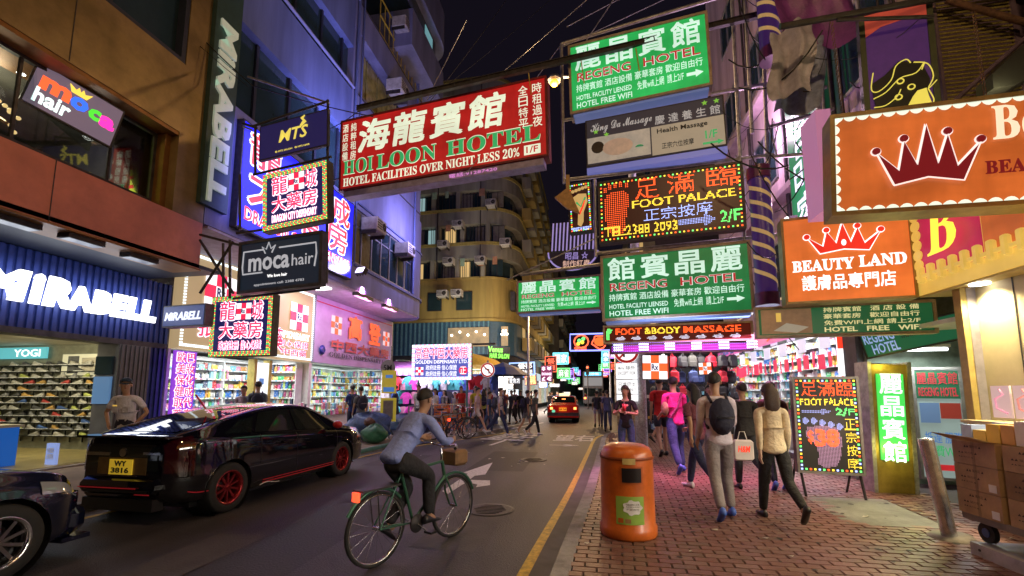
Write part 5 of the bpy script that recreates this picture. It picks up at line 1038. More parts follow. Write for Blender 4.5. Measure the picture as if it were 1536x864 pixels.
# yellow light box with vertical green sign
yb = thing('vertical_light_box', 'upright dull gold light box with glowing green vertical hotel characters', 'sign', M=quad_frame((1306, 545), (1366, 545), (1312, 752), (1372, 757), 7.55, 7.55)[0]); W, H = quad_frame((1306, 545), (1366, 545), (1312, 752), (1372, 757), 7.55, 7.55)[1:]
MB().rbox(0, W, 0, .3, 0, H, .03).build('cabinet', mat('dull_gold_metal', (.32, .23, .05), .4, .4, var=.35, scale=3), yb); MB().box(-.03, .02, -.02, .32, 0, H + .02).box(W - .02, W + .03, -.02, .32, 0, H + .02).build('edge_post', steel, yb)
MB().box(.16 * W, .84 * W, -.02, .002, .30 * H, .92 * H).build('green_panel', lit('bright_green_panel', (.05, .55, .08), 1.1, samp=True), yb)
txt(yb, '麗晶賓館', .22 * W, .78 * W, .28 * H, .93 * H, lit('green_white', (.75, 1, .8), 1.4), y=-.03, vertical=True, bold=.03)
point('lightbox_lamp', (4.35, 7.35, .75), 6, (.9, .8, .15), .05); point('lightbox_lamp', (4.35, 7.35, 2.0), 4, (.9, .8, .15), .05)
# LED stand sign
r, W, H = board('pavement_led_board', 'LED board with a pink $38 foot leaning on legs at the pavement edge', ((1187, 566), (1283, 567), (1199, 708), (1299, 712)), 7.05, 6.95, lit('led_board_olive', (.03, .026, .02), .6), depth=.12, frame=mat('grey_bar', ()), fw=.02)
led_border(r, W, H, [LY, LR, LG, LB], .045, .05, .013); pk2 = lit('LEDpink', (1, .25, .25), 1.5); lbm = lit('LEDsoftblue', (.35, .4, .85), 1.0)
led(r, '足滿臨', .12 * W, .92 * W, .80 * H, .96 * H, LR, .011, .0065); led(r, 'FOOT PALACE', .10 * W, .92 * W, .70 * H, .78 * H, LY, .015, .0095, bold=.02); led(r, '2/F', .63 * W, .92 * W, .60 * H, .68 * H, LG, .015, .009, bold=.03)
am = MB(); led(r, '', 0, 0, 0, 0, lbm, .02, .009, poly=[(.12 * W, .62 * H), (.4 * W, .62 * H), (.4 * W, .60 * H), (.58 * W, .64 * H), (.4 * W, .68 * H), (.4 * W, .66 * H), (.12 * W, .66 * H)], mb=am); am.build('led_arrow', lbm, r, kind='stuff')
for k in range(5): am = MB(); a, b = (.16 + k * .13) * W, (.54 - .018 * max(0, k - 1)) * H; led(r, '', 0, 0, 0, 0, lbm, .016, .009, poly=[(a + .055 * W * math.cos(t), b + .055 * W * math.sin(t)) for t in [j * PI / 5 for j in range(10)]], mb=am); am.build('led_toe', lbm, r, kind='stuff')
am = MB(); led(r, '', 0, 0, 0, 0, lbm, .018, .009, poly=[(.30 * W, .10 * H), (.42 * W, .05 * H), (.60 * W, .08 * H), (.68 * W, .2 * H), (.70 * W, .36 * H), (.64 * W, .47 * H), (.40 * W, .50 * H), (.18 * W, .47 * H), (.14 * W, .38 * H), (.3 * W, .28 * H), (.34 * W, .18 * H)], mb=am); am.build('led_foot', lit('LEDpale', (.5, .28, .42), .7), r, kind='stuff')
led(r, '38', .29 * W, .66 * W, .27 * H, .46 * H, LR, .014, .010, bold=.05, y=-.02); led(r, '$', .17 * W, .27 * W, .30 * H, .44 * H, LR, .014, .010, bold=.03, y=-.02); led(r, '正宗按摩', .76 * W, .92 * W, .04 * H, .58 * H, LY, .011, .0065, vertical=True)
for a in (.05, .95): MB().cyl((a * W, .04, 0.01), (a * W + .05, .04, -.36), .018).build('leg', dsteel, r); MB().cyl((a * W, .1, .4), (a * W, .55, -.36), .015).build('leg', dsteel, r)
point('led_board_glow', (3.3, 6.6, 1.1), 5, (1, .6, .5), .3)
# ---- dark figures sign, mesh grill, chains in the top right
r, W, H = board('hat_lady_sign', 'dark purple and red framed picture with a yellow outlined profile in a feathered hat', ((1290, 22), (1398, -8), (1296, 178), (1406, 160)), 7.1, 6.9, mat('night_purple', (.05, .015, .10), .6, emit=(.05, .015, .1), es=.5, var=.3, scale=6), depth=.1, frame=mat('olive_post', (.05, .06, .03), .6), fw=.06)
MB().poly([(.06 * W, .75 * H), (.06 * W, .96 * H), (.94 * W, .96 * H), (.94 * W, .8 * H), (.6 * W, .84 * H), (.3 * W, .82 * H)][::-1], -.02, -.01).build('red_valance', mat('valance_red', (.4, .05, .03), .6, emit=(.35, .05, .03), es=.5, var=.2), r)
MB().poly([(.16 * W, .02), (.1 * W, .3 * H), (.3 * W, .36 * H), (.5 * W, .46 * H), (.8 * W, .42 * H), (.9 * W, .25 * H), (.86 * W, .06 * H)], -.02, -.012).build('figure', black, r)
yt = lit('outline_yellow', (.62, .52, .08), .9)
def nt_(pts, rr=.008, n='outline'): MB().tube([(a * W, -.03, b * H) for a, b in curve_pts(pts, 4)], rr, 5).build(n, yt, r)
nt_([(.14, .40), (.10, .25), (.20, .22), (.38, .30), (.46, .42), (.6, .46), (.66, .42)]); nt_([(.12, .16), (.3, .2), (.5, .30), (.72, .32), (.84, .40), (.8, .34)]); nt_([(.7, .42), (.88, .38), (.94, .26), (.86, .16), (.98, .22)]); nt_([(.12, .08), (.28, .08), (.44, .14), (.5, .2)]); nt_([(.86, .16), (.92, .06), (.9, .02)])
for a, b in ((.5, .27), (.46, .13), (.64, .2)): MB().lathe([(.045, 0), (.05, .01), (.03, .012)], n=12).build('rosette', yt, r).location = (a * W, -.03, b * H); r.children[-1].rotation_euler = (R(90), 0, 0)
MB().poly([(.55 * W, .02), (.66 * W, .12 * H), (.72 * W, .16 * H), (.84 * W, .17 * H), (.86 * W, .1 * H), (.9 * W, .02)][::-1], -.03, -.022).build('face_fill', yt, r)
mg = thing('mesh_grille', 'olive steel mesh panel fixed to the wall above the beauty shop', 'grille', (5.3, 7, 6)); mb = MB(); gmm = mat('olive_mesh', (.32, .27, .08), .5, .3, var=.3)
a0, a1, b0 = aY(1422, 150, 7), aY(1530, 130, 7), aY(1420, -40, 7)
for i in range(26):
    for j in range(34):
        x = a0.x + (a1.x - a0.x) * i / 25; z = a0.z + (b0.z - a0.z) * j / 33
        mb.box(x, x + .03, 7.0, 7.012, z, z + .028)
mb.build('mesh', gmm, mg, world=True, kind='stuff'); MB().box(a0.x - .06, a0.x - .02, 6.98, 7.04, a0.z - .2, b0.z).box(a1.x + .02, a1.x + .08, 6.98, 7.04, a0.z - .2, b0.z).box(a0.x - .1, a1.x + 1, 7.06, 7.1, a0.z - .3, b0.z).build('frame', mat('violet_frame', (.14, .10, .15), .5, var=.3), mg, world=True)
for (u0, v0, u1, v1, lb) in ((1247, 30, 1265, 178, 'rusty chain holding the left end of the large beauty sign'), (1460, 15, 1478, 145, 'rusty chain holding the middle of the large beauty sign')):
    p, q = aY(u0, v0, 5.4), aY(u1, v1, 5.3); ch = thing('chain', lb, 'chain', q); n = 34; mb = MB()
    for k in range(n):
        c = q.lerp(p, k / n); L = (p - q).length / n * .75
        for s in (-1, 1): mb.cyl(c + Vector((s * .012 * (k % 2), s * .012 * ((k + 1) % 2), 0)) - Vector((0, 0, L / 2)), c + Vector((s * .012 * (k % 2), s * .012 * ((k + 1) % 2), L / 2)), .005, n=4)
    mb.build('links', rust, ch, world=True, kind='stuff')
for a, b, m, rr in (((1170, 40), (1560, -30), dsteel, .05), ((1480, 190), (1560, 50), mat('violet_frame', ()), .04), ((1420, 0), (1560, 40), rust, .05), ((1255, 30), (1400, 25), dsteel, .03), ((1400, 180), (1540, 55), mat('violet_frame', ()), .035)):
    MB().cyl(aY(*a, 6.8), aY(*b, 6.8), rr, n=6).build('cross_bar', m, rk, world=True)
pk_ = aY(1505, 140, 6.0); point('hood_lamp', pk_, 22, (1, .9, .4), .05)
mk = thing('black_lamp_hood', 'black lamp hood hanging in front of the mesh panel', 'lamp', aY(1510, 110, 6.2)); c_ = aY(1510, 110, 6.2)
MB().poly([(aY(u, v, 6.2).x - c_.x, aY(u, v, 6.2).z - c_.z) for u, v in [(1478, 120), (1520, 78), (1560, 60), (1560, 110), (1512, 135), (1480, 140)]], -.1, .15).build('hood', black, mk)
# ---- right dispensary
D = lambda n, m, b, **k: b.build(n, m, rb, world=True, **k)
D('shop_floor', mat('pale_tiles', ()), MB().box(4.65, 9.0, 8.7, 16.9, .1, .2)); D('shop_back', shopw, MB().box(9, 9.1, 8.7, 17, .2, 3.3)); D('shop_ceiling', shopw, MB().box(4.66, 9, 8.7, 17, 3.3 - .08, 3.29))
D('pier', mat('dark_pier', (.10, .09, .1), .6, var=.3), MB().box(4.5, 4.9, 8.56, 8.95, .12, 3.3)); D('step', mat('checker_plate', (.3, .3, .32), .4, .6, var=.3, scale=20, bump=.4), MB().box(4.35, 4.65, 8.6, 16.9, .118, .26))
shelves(fr_(6.3, 16.8, .2, 0, -1), 7.9, 9, .4, .28, .4, 'the right dispensary', 60, 31, s=.95)
shelves(fr_(4.75, 16.85, .2, 1, 0), 1.5, 9, .4, .28, .4, 'the far end of the right dispensary', 25, 32, s=.95)
r = thing('street_counter', 'white counter stacked with goods along the right dispensary front', 'counter', (4.9, 12, .2)); MB().box(-.2, .3, -3.0, 4, 0, .5).build('body', shm, r)
packs(fr_(4.8, 16, .2, 0, -1), 6.8, 3, .5, .24, -.05, 'the right dispensary street counter', 20, 33, s=.95)
for y in (10.2, 12.6, 15.0):
    t = thing('fluorescent_lamp', 'white fluorescent tube on the right dispensary ceiling', 'lamp', (5.4, y, 3.2), 0, 'ceiling tubes in the right dispensary'); MB().box(-.06, .06, -.9, .9, -.04, 0).build('housing', white, t); MB().cyl((0, -.88, -.06), (0, .88, -.06), .02).build('tube', tube_m, t)
    area('ceiling_tube', (5.3, y, 3.1), (0, R(-20), 0), .3, 1.8, 60, (.97, .95, 1))
# fascia of the right dispensary and red price flags
r = thing('right_dispensary_fascia', 'pink and white striped dispensary fascia over the right shop front', 'sign', M=Matrix(((0, 1, 0, 4.5), (-1, 0, 0, 16.9), (0, 0, 1, 2.85), (0, 0, 0, 1))))
MB().box(0, 8, -.05, .05, 0, .42).build('panel', lit('fascia_pink', (.7, .12, .4), .8), r)
for k in range(26): MB().box(.1 + k * .16, .18 + k * .16, -.06, -.052, .22, .4).build('stripe', whp, r)
txt(r, 'DISPENSARY', .4, 3.5, .02, .19, MT['bl_letter'], y=-.07, bold=.03); txt(r, '大藥房', 4.6, 7.4, .05, .4, rw, y=-.07, bold=.04)
pf = None
for i in range(22):
    p_ = (4.55, 9.2 + i * .33, 2.42 - (i % 3) * .03)
    if pf is None: pf = MB().box(-.005, .005, -.11, .11, -.3, 0).build('price_flag', lit('flag_red', (.85, .05, .12), .8), None); o = pf
    else: o = bpy.data.objects.new('price_flag', pf.data); C.objects.link(o)
    o.location = p_; o.rotation_euler = (0, 0, random.uniform(-.3, .3)); tag(o, 'red paper price flag under the right dispensary fascia, %s from the near end' % ORD[i], 'price flag', 'red price flags along the right dispensary')
pm = None
for i in range(14):
    if pm is None: pm = MB().box(-.01, .01, -.2, .2, -.3, 0).build('hanging_poster', lit('poster_mix', (.75, .72, .9), .8)); o = pm
    else: o = bpy.data.objects.new('hanging_poster', pm.data); C.objects.link(o)
    o.location = (4.6, 9.3 + i * .5, 3.1 - .32 * (i % 2)); tag(o, 'pale poster high in the right dispensary opening, %s from the near end' % ORD[i], 'poster', 'pale posters in the right dispensary')
pd = thing('pale_upright_banner', 'red and white upright banner strip at the near edge of the right dispensary', 'banner', (4.5, 9.05, 1.9)); MB().box(-.05, .05, -.02, .02, 0, 1.1).build('strip', ww, pd); MB().box(-.052, .052, -.024, -.0205, .5, 1.0).build('red_block', rw, pd)
# Rx flags
r, W, H = board('hanging_rx_sign', 'large orange and white checkered Rx sign hanging over the pavement', ((962, 532), (1005, 533), (963, 570), (1006, 570)), 10.3, 10.3, lit('rx_orange_back', (.5, .05, .02), .6), depth=.06)
og = lit('rx_orange', (.95, .13, .03), 1.1); checker(r, 0.02, 0.02, min(W, H) - .03, og, whp, y=-.02)
r, W, H = board('hanging_rx_sign', 'small orange and white checkered Rx sign nearer the right dispensary', ((1047, 544), (1070, 543), (1047, 563), (1070, 562)), 11.3, 11.3, MT['rx_orange_back'], depth=.06); checker(r, .02, .02, min(W, H) - .03, og, whp, y=-.02)
# further shops on the right up to the corner: bags and clothes hanging under a dark canopy
fb = thing('far_market_stall', 'crowded stall of bags and souvenirs past the right dispensary', 'stall', (3.6, 17, 0))
V = lambda n, m, b, **k: b.build(n, m, fb, world=True, **k)
V('canopy', mat('stall_canopy', (.2, .18, .2), .6), MB().box(1.9, 4.6, 15.2, 17.4, 3.0, 3.06)); V('side_panel', mat('stall_dark', (.03, .03, .04), .7), MB().box(1.8, 4.6, 17.3, 17.38, .1, 3.0))
bagm = [mat('bag_black', (.02, .02, .03), .5), mat('bag_red', (.5, .02, .05), .5), mat('bag_grey', (.05, .05, .055), .5), mat('bag_blue', (.05, .08, .25), .5)]
rg = random.Random(17); bagp = {}
def bag(k):
    if k in bagp:
        o = bpy.data.objects.new('hanging_bag', bagp[k]); C.objects.link(o); return o
    mb = MB(); mb.rbox(-.15, .15, -.09, .09, -.46, -.04, .07).rbox(-.11, .11, -.14, -.085, -.42, -.24, .04).box(-.12, .12, -.094, -.088, -.16, -.15).tube([(-.05, 0, -.05), (0, 0, .06), (.05, 0, -.05)], .012, 4).tube([(-.1, .09, -.08), (-.12, .15, -.25), (-.1, .09, -.42)], .015, 4).tube([(.1, .09, -.08), (.12, .15, -.25), (.1, .09, -.42)], .015, 4); o = mb.build('hanging_bag', bagm[k]); bagp[k] = o.data; return o
nmk = ['black', 'red', 'grey', 'blue']
for i in range(34):
    k = rg.choice([0, 0, 0, 2, 3, 1]); o = bag(k); o.location = (2.0 + (i % 9) * .3, 15.0 + rg.random() * .6, 2.85 - (i // 9) * .5); o.rotation_euler = (0, 0, rg.uniform(-.5, .5))
    tag(o, nmk[k] + ' rucksack on the far right stall, %s row down, %s from the road side' % (ORD[i // 9], ORD[i % 9]), 'bag', nmk[k] + ' rucksacks hanging at the stall')
sv = MB()
for i in range(260): sv.cb((rg.uniform(1.9, 4.4), rg.uniform(15.2, 16.4), rg.uniform(.3, 1.6)), (rg.uniform(.05, .16),) * 3)
tag(sv.build('souvenir_pile', pack), 'jumble of small coloured souvenirs on the stall under the bags', 'souvenirs', kind='stuff')
area('stall_light', (3.2, 14.8, 2.95), (R(20), 0, 0), 1.5, .5, 60, (1, .9, .75)); st_b = thing('stall_bulb', 'round white bulb under the bag stall canopy', 'lamp', (2.3, 15.2, 2.8)); MB().ball((0, 0, 0), .07, 8).build('bulb', lum, st_b)
# buildings further on the right, beyond the side street
fr2 = thing('far_right_building', 'dark tenement on the right side beyond the side street', 'building', (4.5, 40, 0))
MB().box(3.6, 14, 25, 75, 0, 18).build('wall', mat('dark_render', (.08, .07, .07), .7, var=.4, scale=.6), fr2, world=True)
for i in range(10):
    for j in range(4): MB().box(3.57, 3.6, 26 + i * 4.6, 28 + i * 4.6, 5 + j * 3.2, 6.6 + j * 3.2).build('window', glass_dark if (i * 3 + j) % 5 else lit('far_warm_window', (.6, .4, .15), .6), fr2, world=True)
# ---- yellow corner building on the left beyond the side street
yw = mat('yellow_render', (.36, .28, .09), .7, var=.35, scale=.8, streak=True); yw2 = mat('pale_olive_band', (.30, .30, .26), .7, var=.35, scale=.8, streak=True)
yb_ = thing('yellow_corner_building', 'tall yellow tenement with curved balconies on the corner beyond the side street', 'building', (-8, 33, 0))
def plan(off=0, r=2.8, x1=-5.9, y0=33.0, xl=-19, y1=60):
    pts = [(xl, y0 - off)]
    for k in range(0, 9): a = -PI / 2 + k / 8 * PI / 2; pts.append((x1 - r + (r + off) * math.cos(a), y0 + r + (r + off) * math.sin(a)))
    return pts + [(x1 + off, y1), (xl, y1)]
W_ = lambda n, m, b, p=None: b.build(n, m, p or yb_, world=True)
W_('ground_wall', mat('stall_dark', ()), MB().slab(plan(-.3), 0, 4.6)); rib2 = mat('blue_ribbed', (.04, .11, .2), .5, var=.2)
W_('blue_storey', rib2, MB().slab(plan(-.1), 4.6, 7.4)); P_ = plan(-.05)
for i in range(26): x = -17.5 + i * .38; W_('blue_rib', mat('blue_rib_light', (.10, .24, .36), .5), MB().box(x, x + .14, 33.02, 33.1, 4.6, 7.38))
for k, (u0, u1) in enumerate(((672, 733), (752, 766))): 
    p0, p1 = aY(u0, 494, 32.9), aY(u1, 516, 32.9 + 1.2 * k)
    w_ = W_('window', mat('warm_room', (.3, .2, .1), .5, emit=(.35, .32, .22), es=.4, var=.5, scale=1.5), MB().box(p0.x, p1.x, 32.88, 33.0, 5.2, 6.7))
    for j in range(5): MB().ball((p0.x + (p1.x - p0.x) * (j + .5) / 5, 32.85, 6.1 + .25 * (j % 2)), .09, 6).build('ceiling_lamp', lum, w_, world=True)
W_('yellow_storey', yw, MB().slab(plan(0), 7.4, 10.6)); W_('cornice', yw, MB().slab(plan(.15), 7.2, 7.4).slab(plan(.12), 10.6, 10.75))
for u0, u1 in ((641, 662), (684, 708), (757, 763)):
    p0, p1 = aY(u0, 460, 32.9), aY(u1, 460, 32.9); w_ = W_('window', dsteel, MB().box(p0.x, p1.x, 32.93, 33.0, 8.1, 9.6) if u0 < 750 else MB().box(-6.3, -5.95, 33.6, 34.4, 8.1, 9.6)); MB().box(p0.x + .06, p1.x - .06, 32.91, 32.93, 8.16, 9.54).build('pane', glass_dark, w_, world=True) if u0 < 750 else None
rgy = random.Random(19); winm = [lit('window_warm', (.75, .5, .2), .7), lit('window_cool', (.35, .55, .55), .55), mat('curtain_grey', (.2, .18, .16), .6), glass_dark]
for f in range(6):
    z = 10.75 + f * 2.85
    W_('dark_storey', glass_dark, MB().slab(plan(-.5), z, z + 1.5)); W_('balcony_band', yw2, MB().slab(plan(.12), z + 1.5, z + 2.6)); W_('balcony_lip', mat('lip_yellow', (.4, .34, .1), .7), MB().slab(plan(.2), z + 2.6, z + 2.85))
    for i in range(5): x = -17 + i * 2.1 + (f % 2) * .4; W_('pillar', yw2, MB().box(x, x + .35, 32.95, 33.5, z, z + 1.5))
    for i in range(8):
        x = -17.2 + i * 1.35 + rgy.uniform(-.1, .1); k = rgy.random(); m_ = winm[0] if k < .16 else winm[1] if k < .26 else winm[2] if k < .5 else winm[3]
        W_('window', m_, MB().box(x, x + .95, 33.42, 33.48, z + .12, z + 1.4)); W_('window_bar', dsteel, MB().box(x + .45, x + .5, 33.4, 33.42, z + .12, z + 1.4))
        if rgy.random() < .5:
            lx = x + rgy.uniform(0, .6); lw = rgy.uniform(.25, .5); W_('laundry', mat('laundry_%d' % rgy.randrange(4), (rgy.uniform(.1, .6), rgy.uniform(.1, .5), rgy.uniform(.1, .6)), .8), MB().box(lx, lx + lw, 32.72, 32.75, z + 1.0 - rgy.uniform(0, .3), z + 1.5))
    W_('wall_pipe', dsteel, MB().cyl((-12.2 + f * .02, 32.85, z - .1), (-12.2, 32.85, z + 2.85), .05, n=6).cyl((-8.6, 32.85, z - .1), (-8.6, 32.85, z + 2.85), .04, n=6))
    rb2 = MB()
    for i in range(34): x = -18 + i * .3; rb2.box(x, x + .04, 33.3, 33.34, z, z + 1.5)
    W_('bars', dsteel, rb2)
for i, (u, v) in enumerate([(668, 375), (690, 345), (739, 314), (760, 372), (667, 448), (688, 447), (723, 398), (676, 400), (754, 260)]):
    p = aY(u, v, 32.7); ac((p.x, 32.6, p.z), 'air conditioner on the yellow corner building, ' + ['left one under the third balcony', 'right one under the third balcony', 'upper one by the curved corner', 'lower one by the curved corner', 'leftmost on the plain yellow storey', 'right one on the plain yellow storey', 'right one under the second balcony', 'left one under the second balcony', 'topmost of all'][i], 1.3, -PI / 2, 'air conditioners on the yellow corner building')
for j in range(9):   # receding side of the yellow building: bays and balconies along the street
    for f in range(7):
        W_('side_balcony', [yw, yw2][(f + j) % 2], MB().box(-5.9, -5.1, 37 + j * 2.6, 38.8 + j * 2.6, 5.2 + f * 2.9, 6.3 + f * 2.9)); 
        if (f + j) % 3 == 0: W_('side_window', lit('far_warm_window', (.6, .4, .15), .6), MB().box(-5.92, -5.86, 37.2 + j * 2.6, 38.5 + j * 2.6, 6.4 + f * 2.9, 7.4 + f * 2.9))
fl = thing('far_left_building', 'shadowy tenement block further down the left side of the street', 'building', (-5, 75, 0)); MB().box(-20, -4.6, 61, 120, 0, 24).build('wall', mat('dark_render', ()), fl, world=True)
for i in range(12):
    for j in range(6): MB().box(-4.6, -4.0, 62 + i * 4.5, 64.6 + i * 4.5, 5 + j * 3, 6.1 + j * 3).build('balcony', yw2, fl, world=True)
fe = thing('far_end_building', 'dim building closing the street in the distance', 'building', (5, 140, 0)); MB().box(-40, 60, 150, 160, 0, 20).build('wall', mat('dark_render', ()), fe, world=True)
# green net scaffolding behind the blue building
gn = thing('netted_scaffold', 'green netting over scaffolding behind the rounded corner', 'scaffold', (-12, 24, 8)); MB().box(-16, -11.6, 24, 24.2, 0, 22).build('net', mat('green_net', (.03, .10, .06), .8, var=.5, scale=6, bump=.5), gn, world=True)
# far signs
def fsign(q, Y, label, face, texts, name='far_shop_sign', frame=None, depth=.2):
    r, W, H = board(name, label, q, Y, Y, face, depth=depth, frame=frame, fw=.08)
    for s, a, b, c, d, m in texts: txt(r, s, a * W, b * W, c * H, d * H, m, y=-.03, bold=.03)
    return r, W, H
r, W, H = fsign(((617, 517), (707, 516), (619, 571), (707, 569)), 16.5, 'glowing LED framed GOLDEN DISPENSARY LTD box on posts at the corner', lit('golden_box', (.10, .12, .5), .8, samp=True), [])
outlined(r, '高登中西大藥房', .06 * W, .94 * W, .6 * H, .92 * H, red_l, pinkw); txt(r, 'GOLDEN DISPENSARY LTD.', .06 * W, .94 * W, .46 * H, .56 * H, ww); checker(r, .07 * W, .14 * H, .13 * W, redp, whp, y=-.02, rx=False)
for i in range(2): txt(r, '政府註冊 信心保證', .24 * W, .76 * W, (.28 - i * .17) * H, (.42 - i * .17) * H, ww)
MB().cyl((.87 * W, -.03, .26 * H), (.87 * W, -.01, .26 * H), .07 * W, n=16).build('seal', redp, r); txt(r, '正', .82 * W, .92 * W, .16 * H, .36 * H, ww, y=-.04); led_border(r, W, H, [lit('neon_cyan', (.4, .9, 1), 1.8), lit('neon_pink', (1, .3, .7), 1.6), ww], .03, .06, .03, rows=2)
MB().cyl((.1 * W, .1, 0), (.1 * W, .1, -2.0), .04).cyl((.92 * W, .1, 0), (.92 * W, .1, -2.0), .04).build('post', mat('teal_post', (.06, .2, .2), .5), r)
fsign(((732, 519), (764, 521), (732, 537), (764, 538)), 32, 'green neon hair salon lettering on the blue storey', black, [('Venus', .0, .7, .5, 1, lit('neon_lime', (.25, 1, .1), 1.8)), ('HAIR SALON', .1, 1, 0, .42, MT['neon_lime'])])
fsign(((764, 544), (802, 543), (764, 564), (802, 562)), 30, 'black LED sign with white characters beyond the corner', lit('dark_board', (.02, .03, .06), .5), [('優都', .35, .9, .5, .95, ww), ('按摩休閒', .3, .9, .05, .42, ww)], frame=lit('cyan_frame', (.3, .5, 1), 1.3))
fsign(((811, 548), (829, 548), (811, 573), (829, 573)), 36, 'purple vertical sign with currency symbols hanging beyond the corner', lit('purple_sign', (.25, .03, .14), .6), [('$ ¥', .1, .9, .68, .92, pinkw), ('£ €', .1, .9, .08, .32, pinkw), ('EXCHANGE', .1, .9, .4, .56, pinkw)])
fsign(((762, 566), (782, 566), (762, 576), (782, 576)), 28, 'small white lettered sign below the black LED sign', lit('dark_board', ()), [('雙魚坊', .1, .9, .1, .9, ww)])
fsign(((786, 563), (805, 560), (787, 578), (805, 578)), 34, 'orange red characters panel beyond the corner', lit('orange_board', (.5, .06, .02), .8), [('大排檔', .1, .9, .1, .9, lit('yellow_chars', (1, .7, .2), 1.2))])
rgs = random.Random(41); wds = ['餐廳', '金行', '酒家', '影音', '麻雀', '桑拿', '當押', '眼鏡', '電器', '髮廊', '茶樓', '時裝', '藥行', '旅館', '珠寶', '夜總會', '火鍋', '書店', '燒臘', '鐘錶', '診所', '卡拉', '冰室', '皮具']
ncol = [('red', (1, .12, .06)), ('pink', (1, .25, .6)), ('cyan', (.2, .8, 1)), ('amber', (1, .6, .12)), ('green', (.2, .9, .25)), ('white', (.9, .9, 1)), ('violet', (.5, .25, 1)), ('yellow', (1, .85, .2))]
for i, s in enumerate(wds):
    sd_ = i % 2; Y = 46 + i * 3.1; X0 = (-5.2 + rgs.uniform(0, .8)) if not sd_ else rgs.uniform(1.2, 2.2); z = rgs.uniform(3.0, 6.5); w_ = rgs.uniform(1.0, 2.0); h_ = rgs.uniform(.6, 1.7); cn, cc = ncol[(i * 5 + sd_) % 8]
    t = thing('hanging_shop_sign', '%s %s neon shop sign, %s nearest of those far down the %s of the street' % (['wide', 'upright'][h_ > w_], cn, ORD[i // 2], ['left', 'right'][sd_]), 'sign', (X0, Y, z)); dark = i % 3 == 0
    fcm = lit('far_face_' + cn, tuple(c * .55 for c in cc), .9) if not dark else black; MB().box(0, w_, 0, .2, 0, h_).build('cabinet', fcm, t); MB().tube([(0, -.03, 0), (w_, -.03, 0), (w_, -.03, h_), (0, -.03, h_), (0, -.03, 0)], .05, 5).build('neon_frame', lit('far_neon_' + cn, cc, 1.8), t)
    txt(t, s, .15, w_ - .15, .15, h_ - .15, lit('far_neon_' + cn, cc, 1.8) if dark else ww, y=-.04, bold=.02, vertical=h_ > w_); MB().cyl(((0 if not sd_ else w_), .1, h_ * .8), ((-2 if not sd_ else w_ + 2), .1, h_ * .8), .04, n=5).build('bracket', dsteel, t)
for i, (u, v, w_, h_, c, s, Y) in enumerate([(815, 577, 14, 10, (.2, .4, 1), '5', 40), (832, 578, 16, 6, (.8, .9, 1), 'Me', 42), (845, 570, 10, 3, (.9, .9, .8), '食', 50), (700, 580, 22, 10, (.9, .2, .5), '服裝', 26), (718, 560, 20, 10, (1, .8, .4), '小食', 31), (745, 552, 16, 6, (.9, .3, .7), '甜品', 31), (862, 575, 10, 5, (.6, .9, .6), '茶', 55), (795, 590, 12, 8, (.9, .8, .5), '麵', 32), (770, 590, 18, 14, (.7, .9, 1), '藥', 30), (850, 590, 12, 5, (1, .8, .4), '酒', 60), (871, 583, 8, 4, (.9, .5, .2), '飯', 62)]):
    fsign(((u - w_ / 2, v - h_ / 2), (u + w_ / 2, v - h_ / 2), (u - w_ / 2, v + h_ / 2), (u + w_ / 2, v + h_ / 2)), Y, 'tiny distant %s shop sign reading %s down the street' % (['blue', 'white', 'cream', 'pink', 'amber', 'magenta', 'green', 'yellow', 'pale blue', 'gold', 'orange'][i], s), lit('far_sign_%d' % i, c, .6), [(s, .1, .9, .1, .9, ww)])
# ================================================================ STREET FURNITURE
# rubbish bin
bin_m = mat('bin_orange', (.60, .13, .015), .36, var=.2, scale=7, bump=.12, coat=.25)
b_ = thing('rubbish_bin', 'rounded orange plastic rubbish bin standing on the brick pavement by the kerb', 'rubbish bin', (.33, 4.93, .13), R(-4)); b_.scale = (1.05, 1.05, 1)
q = [(0, 0), (.265, 0), (.278, .02), (.278, .1), (.262, .12), (.258, .5), (.256, .78), (.25, .83), (.225, .885), (.17, .915), (.08, .928), (0, .93)]
MB().lathe(q, n=36).build('body', bin_m, b_); MB().lathe([(.262, .775), (.266, .78), (.266, .80), (.262, .805)], n=36).build('lid_seam', mat('bin_dark', (.3, .06, .01), .5), b_)
def curved(par, a0, a1, z0, z1, r, m, name, n=8, d=.004, corner=0):
    mb = MB(); vs = []
    for i in range(n + 1):
        a = R(a0 + (a1 - a0) * i / n)
        for z in (z0, z1): vs.append((r * math.cos(a), r * math.sin(a), z))
    mb.add(vs, [(2 * i, 2 * i + 2, 2 * i + 3, 2 * i + 1) for i in range(n)], 0, True); return mb.build(name, m, par)
curved(b_, -104, -56, .55, .72, .264, mat('bin_frame', (.45, .10, .015), .4), 'opening_frame'); curved(b_, -100, -60, .565, .705, .268, mat('bin_opening', (.012, .01, .012), .3, var=0), 'opening')
curved(b_, -98, -72, .74, .80, .270, mat('bin_label', (.55, .42, .15), .5), 'small_label'); curved(b_, -114, -56, .16, .43, .265, mat('bin_poster', (.30, .50, .08), .5, var=.1), 'poster')
cl = []
for k in range(26):
    t = 2 * PI * k / 26; rr = 1 + .12 * math.cos(t * 7); cl.append((-80 + 19 * rr * math.cos(t), .325 + .07 * rr * math.sin(t)))
vs = [((.270) * math.cos(R(a)), .270 * math.sin(R(a)), z) for a, z in cl]; MB().add(vs + [(.27 * math.cos(R(-80)), .27 * math.sin(R(-80)), .325)], [(i, (i + 1) % 26, 26) for i in range(26)]).build('speech_bubble', white, b_)
def curtxt(par, s, a0, a1, z0, z1, r, m):
    t, fs, _ = text_mesh(s, 0, 1); MB().add([(r * math.cos(R(a0 + (a1 - a0) * x)), r * math.sin(R(a0 + (a1 - a0) * x)), z0 + (z1 - z0) * y) for x, y in t], fs).build('lettering', m, par)
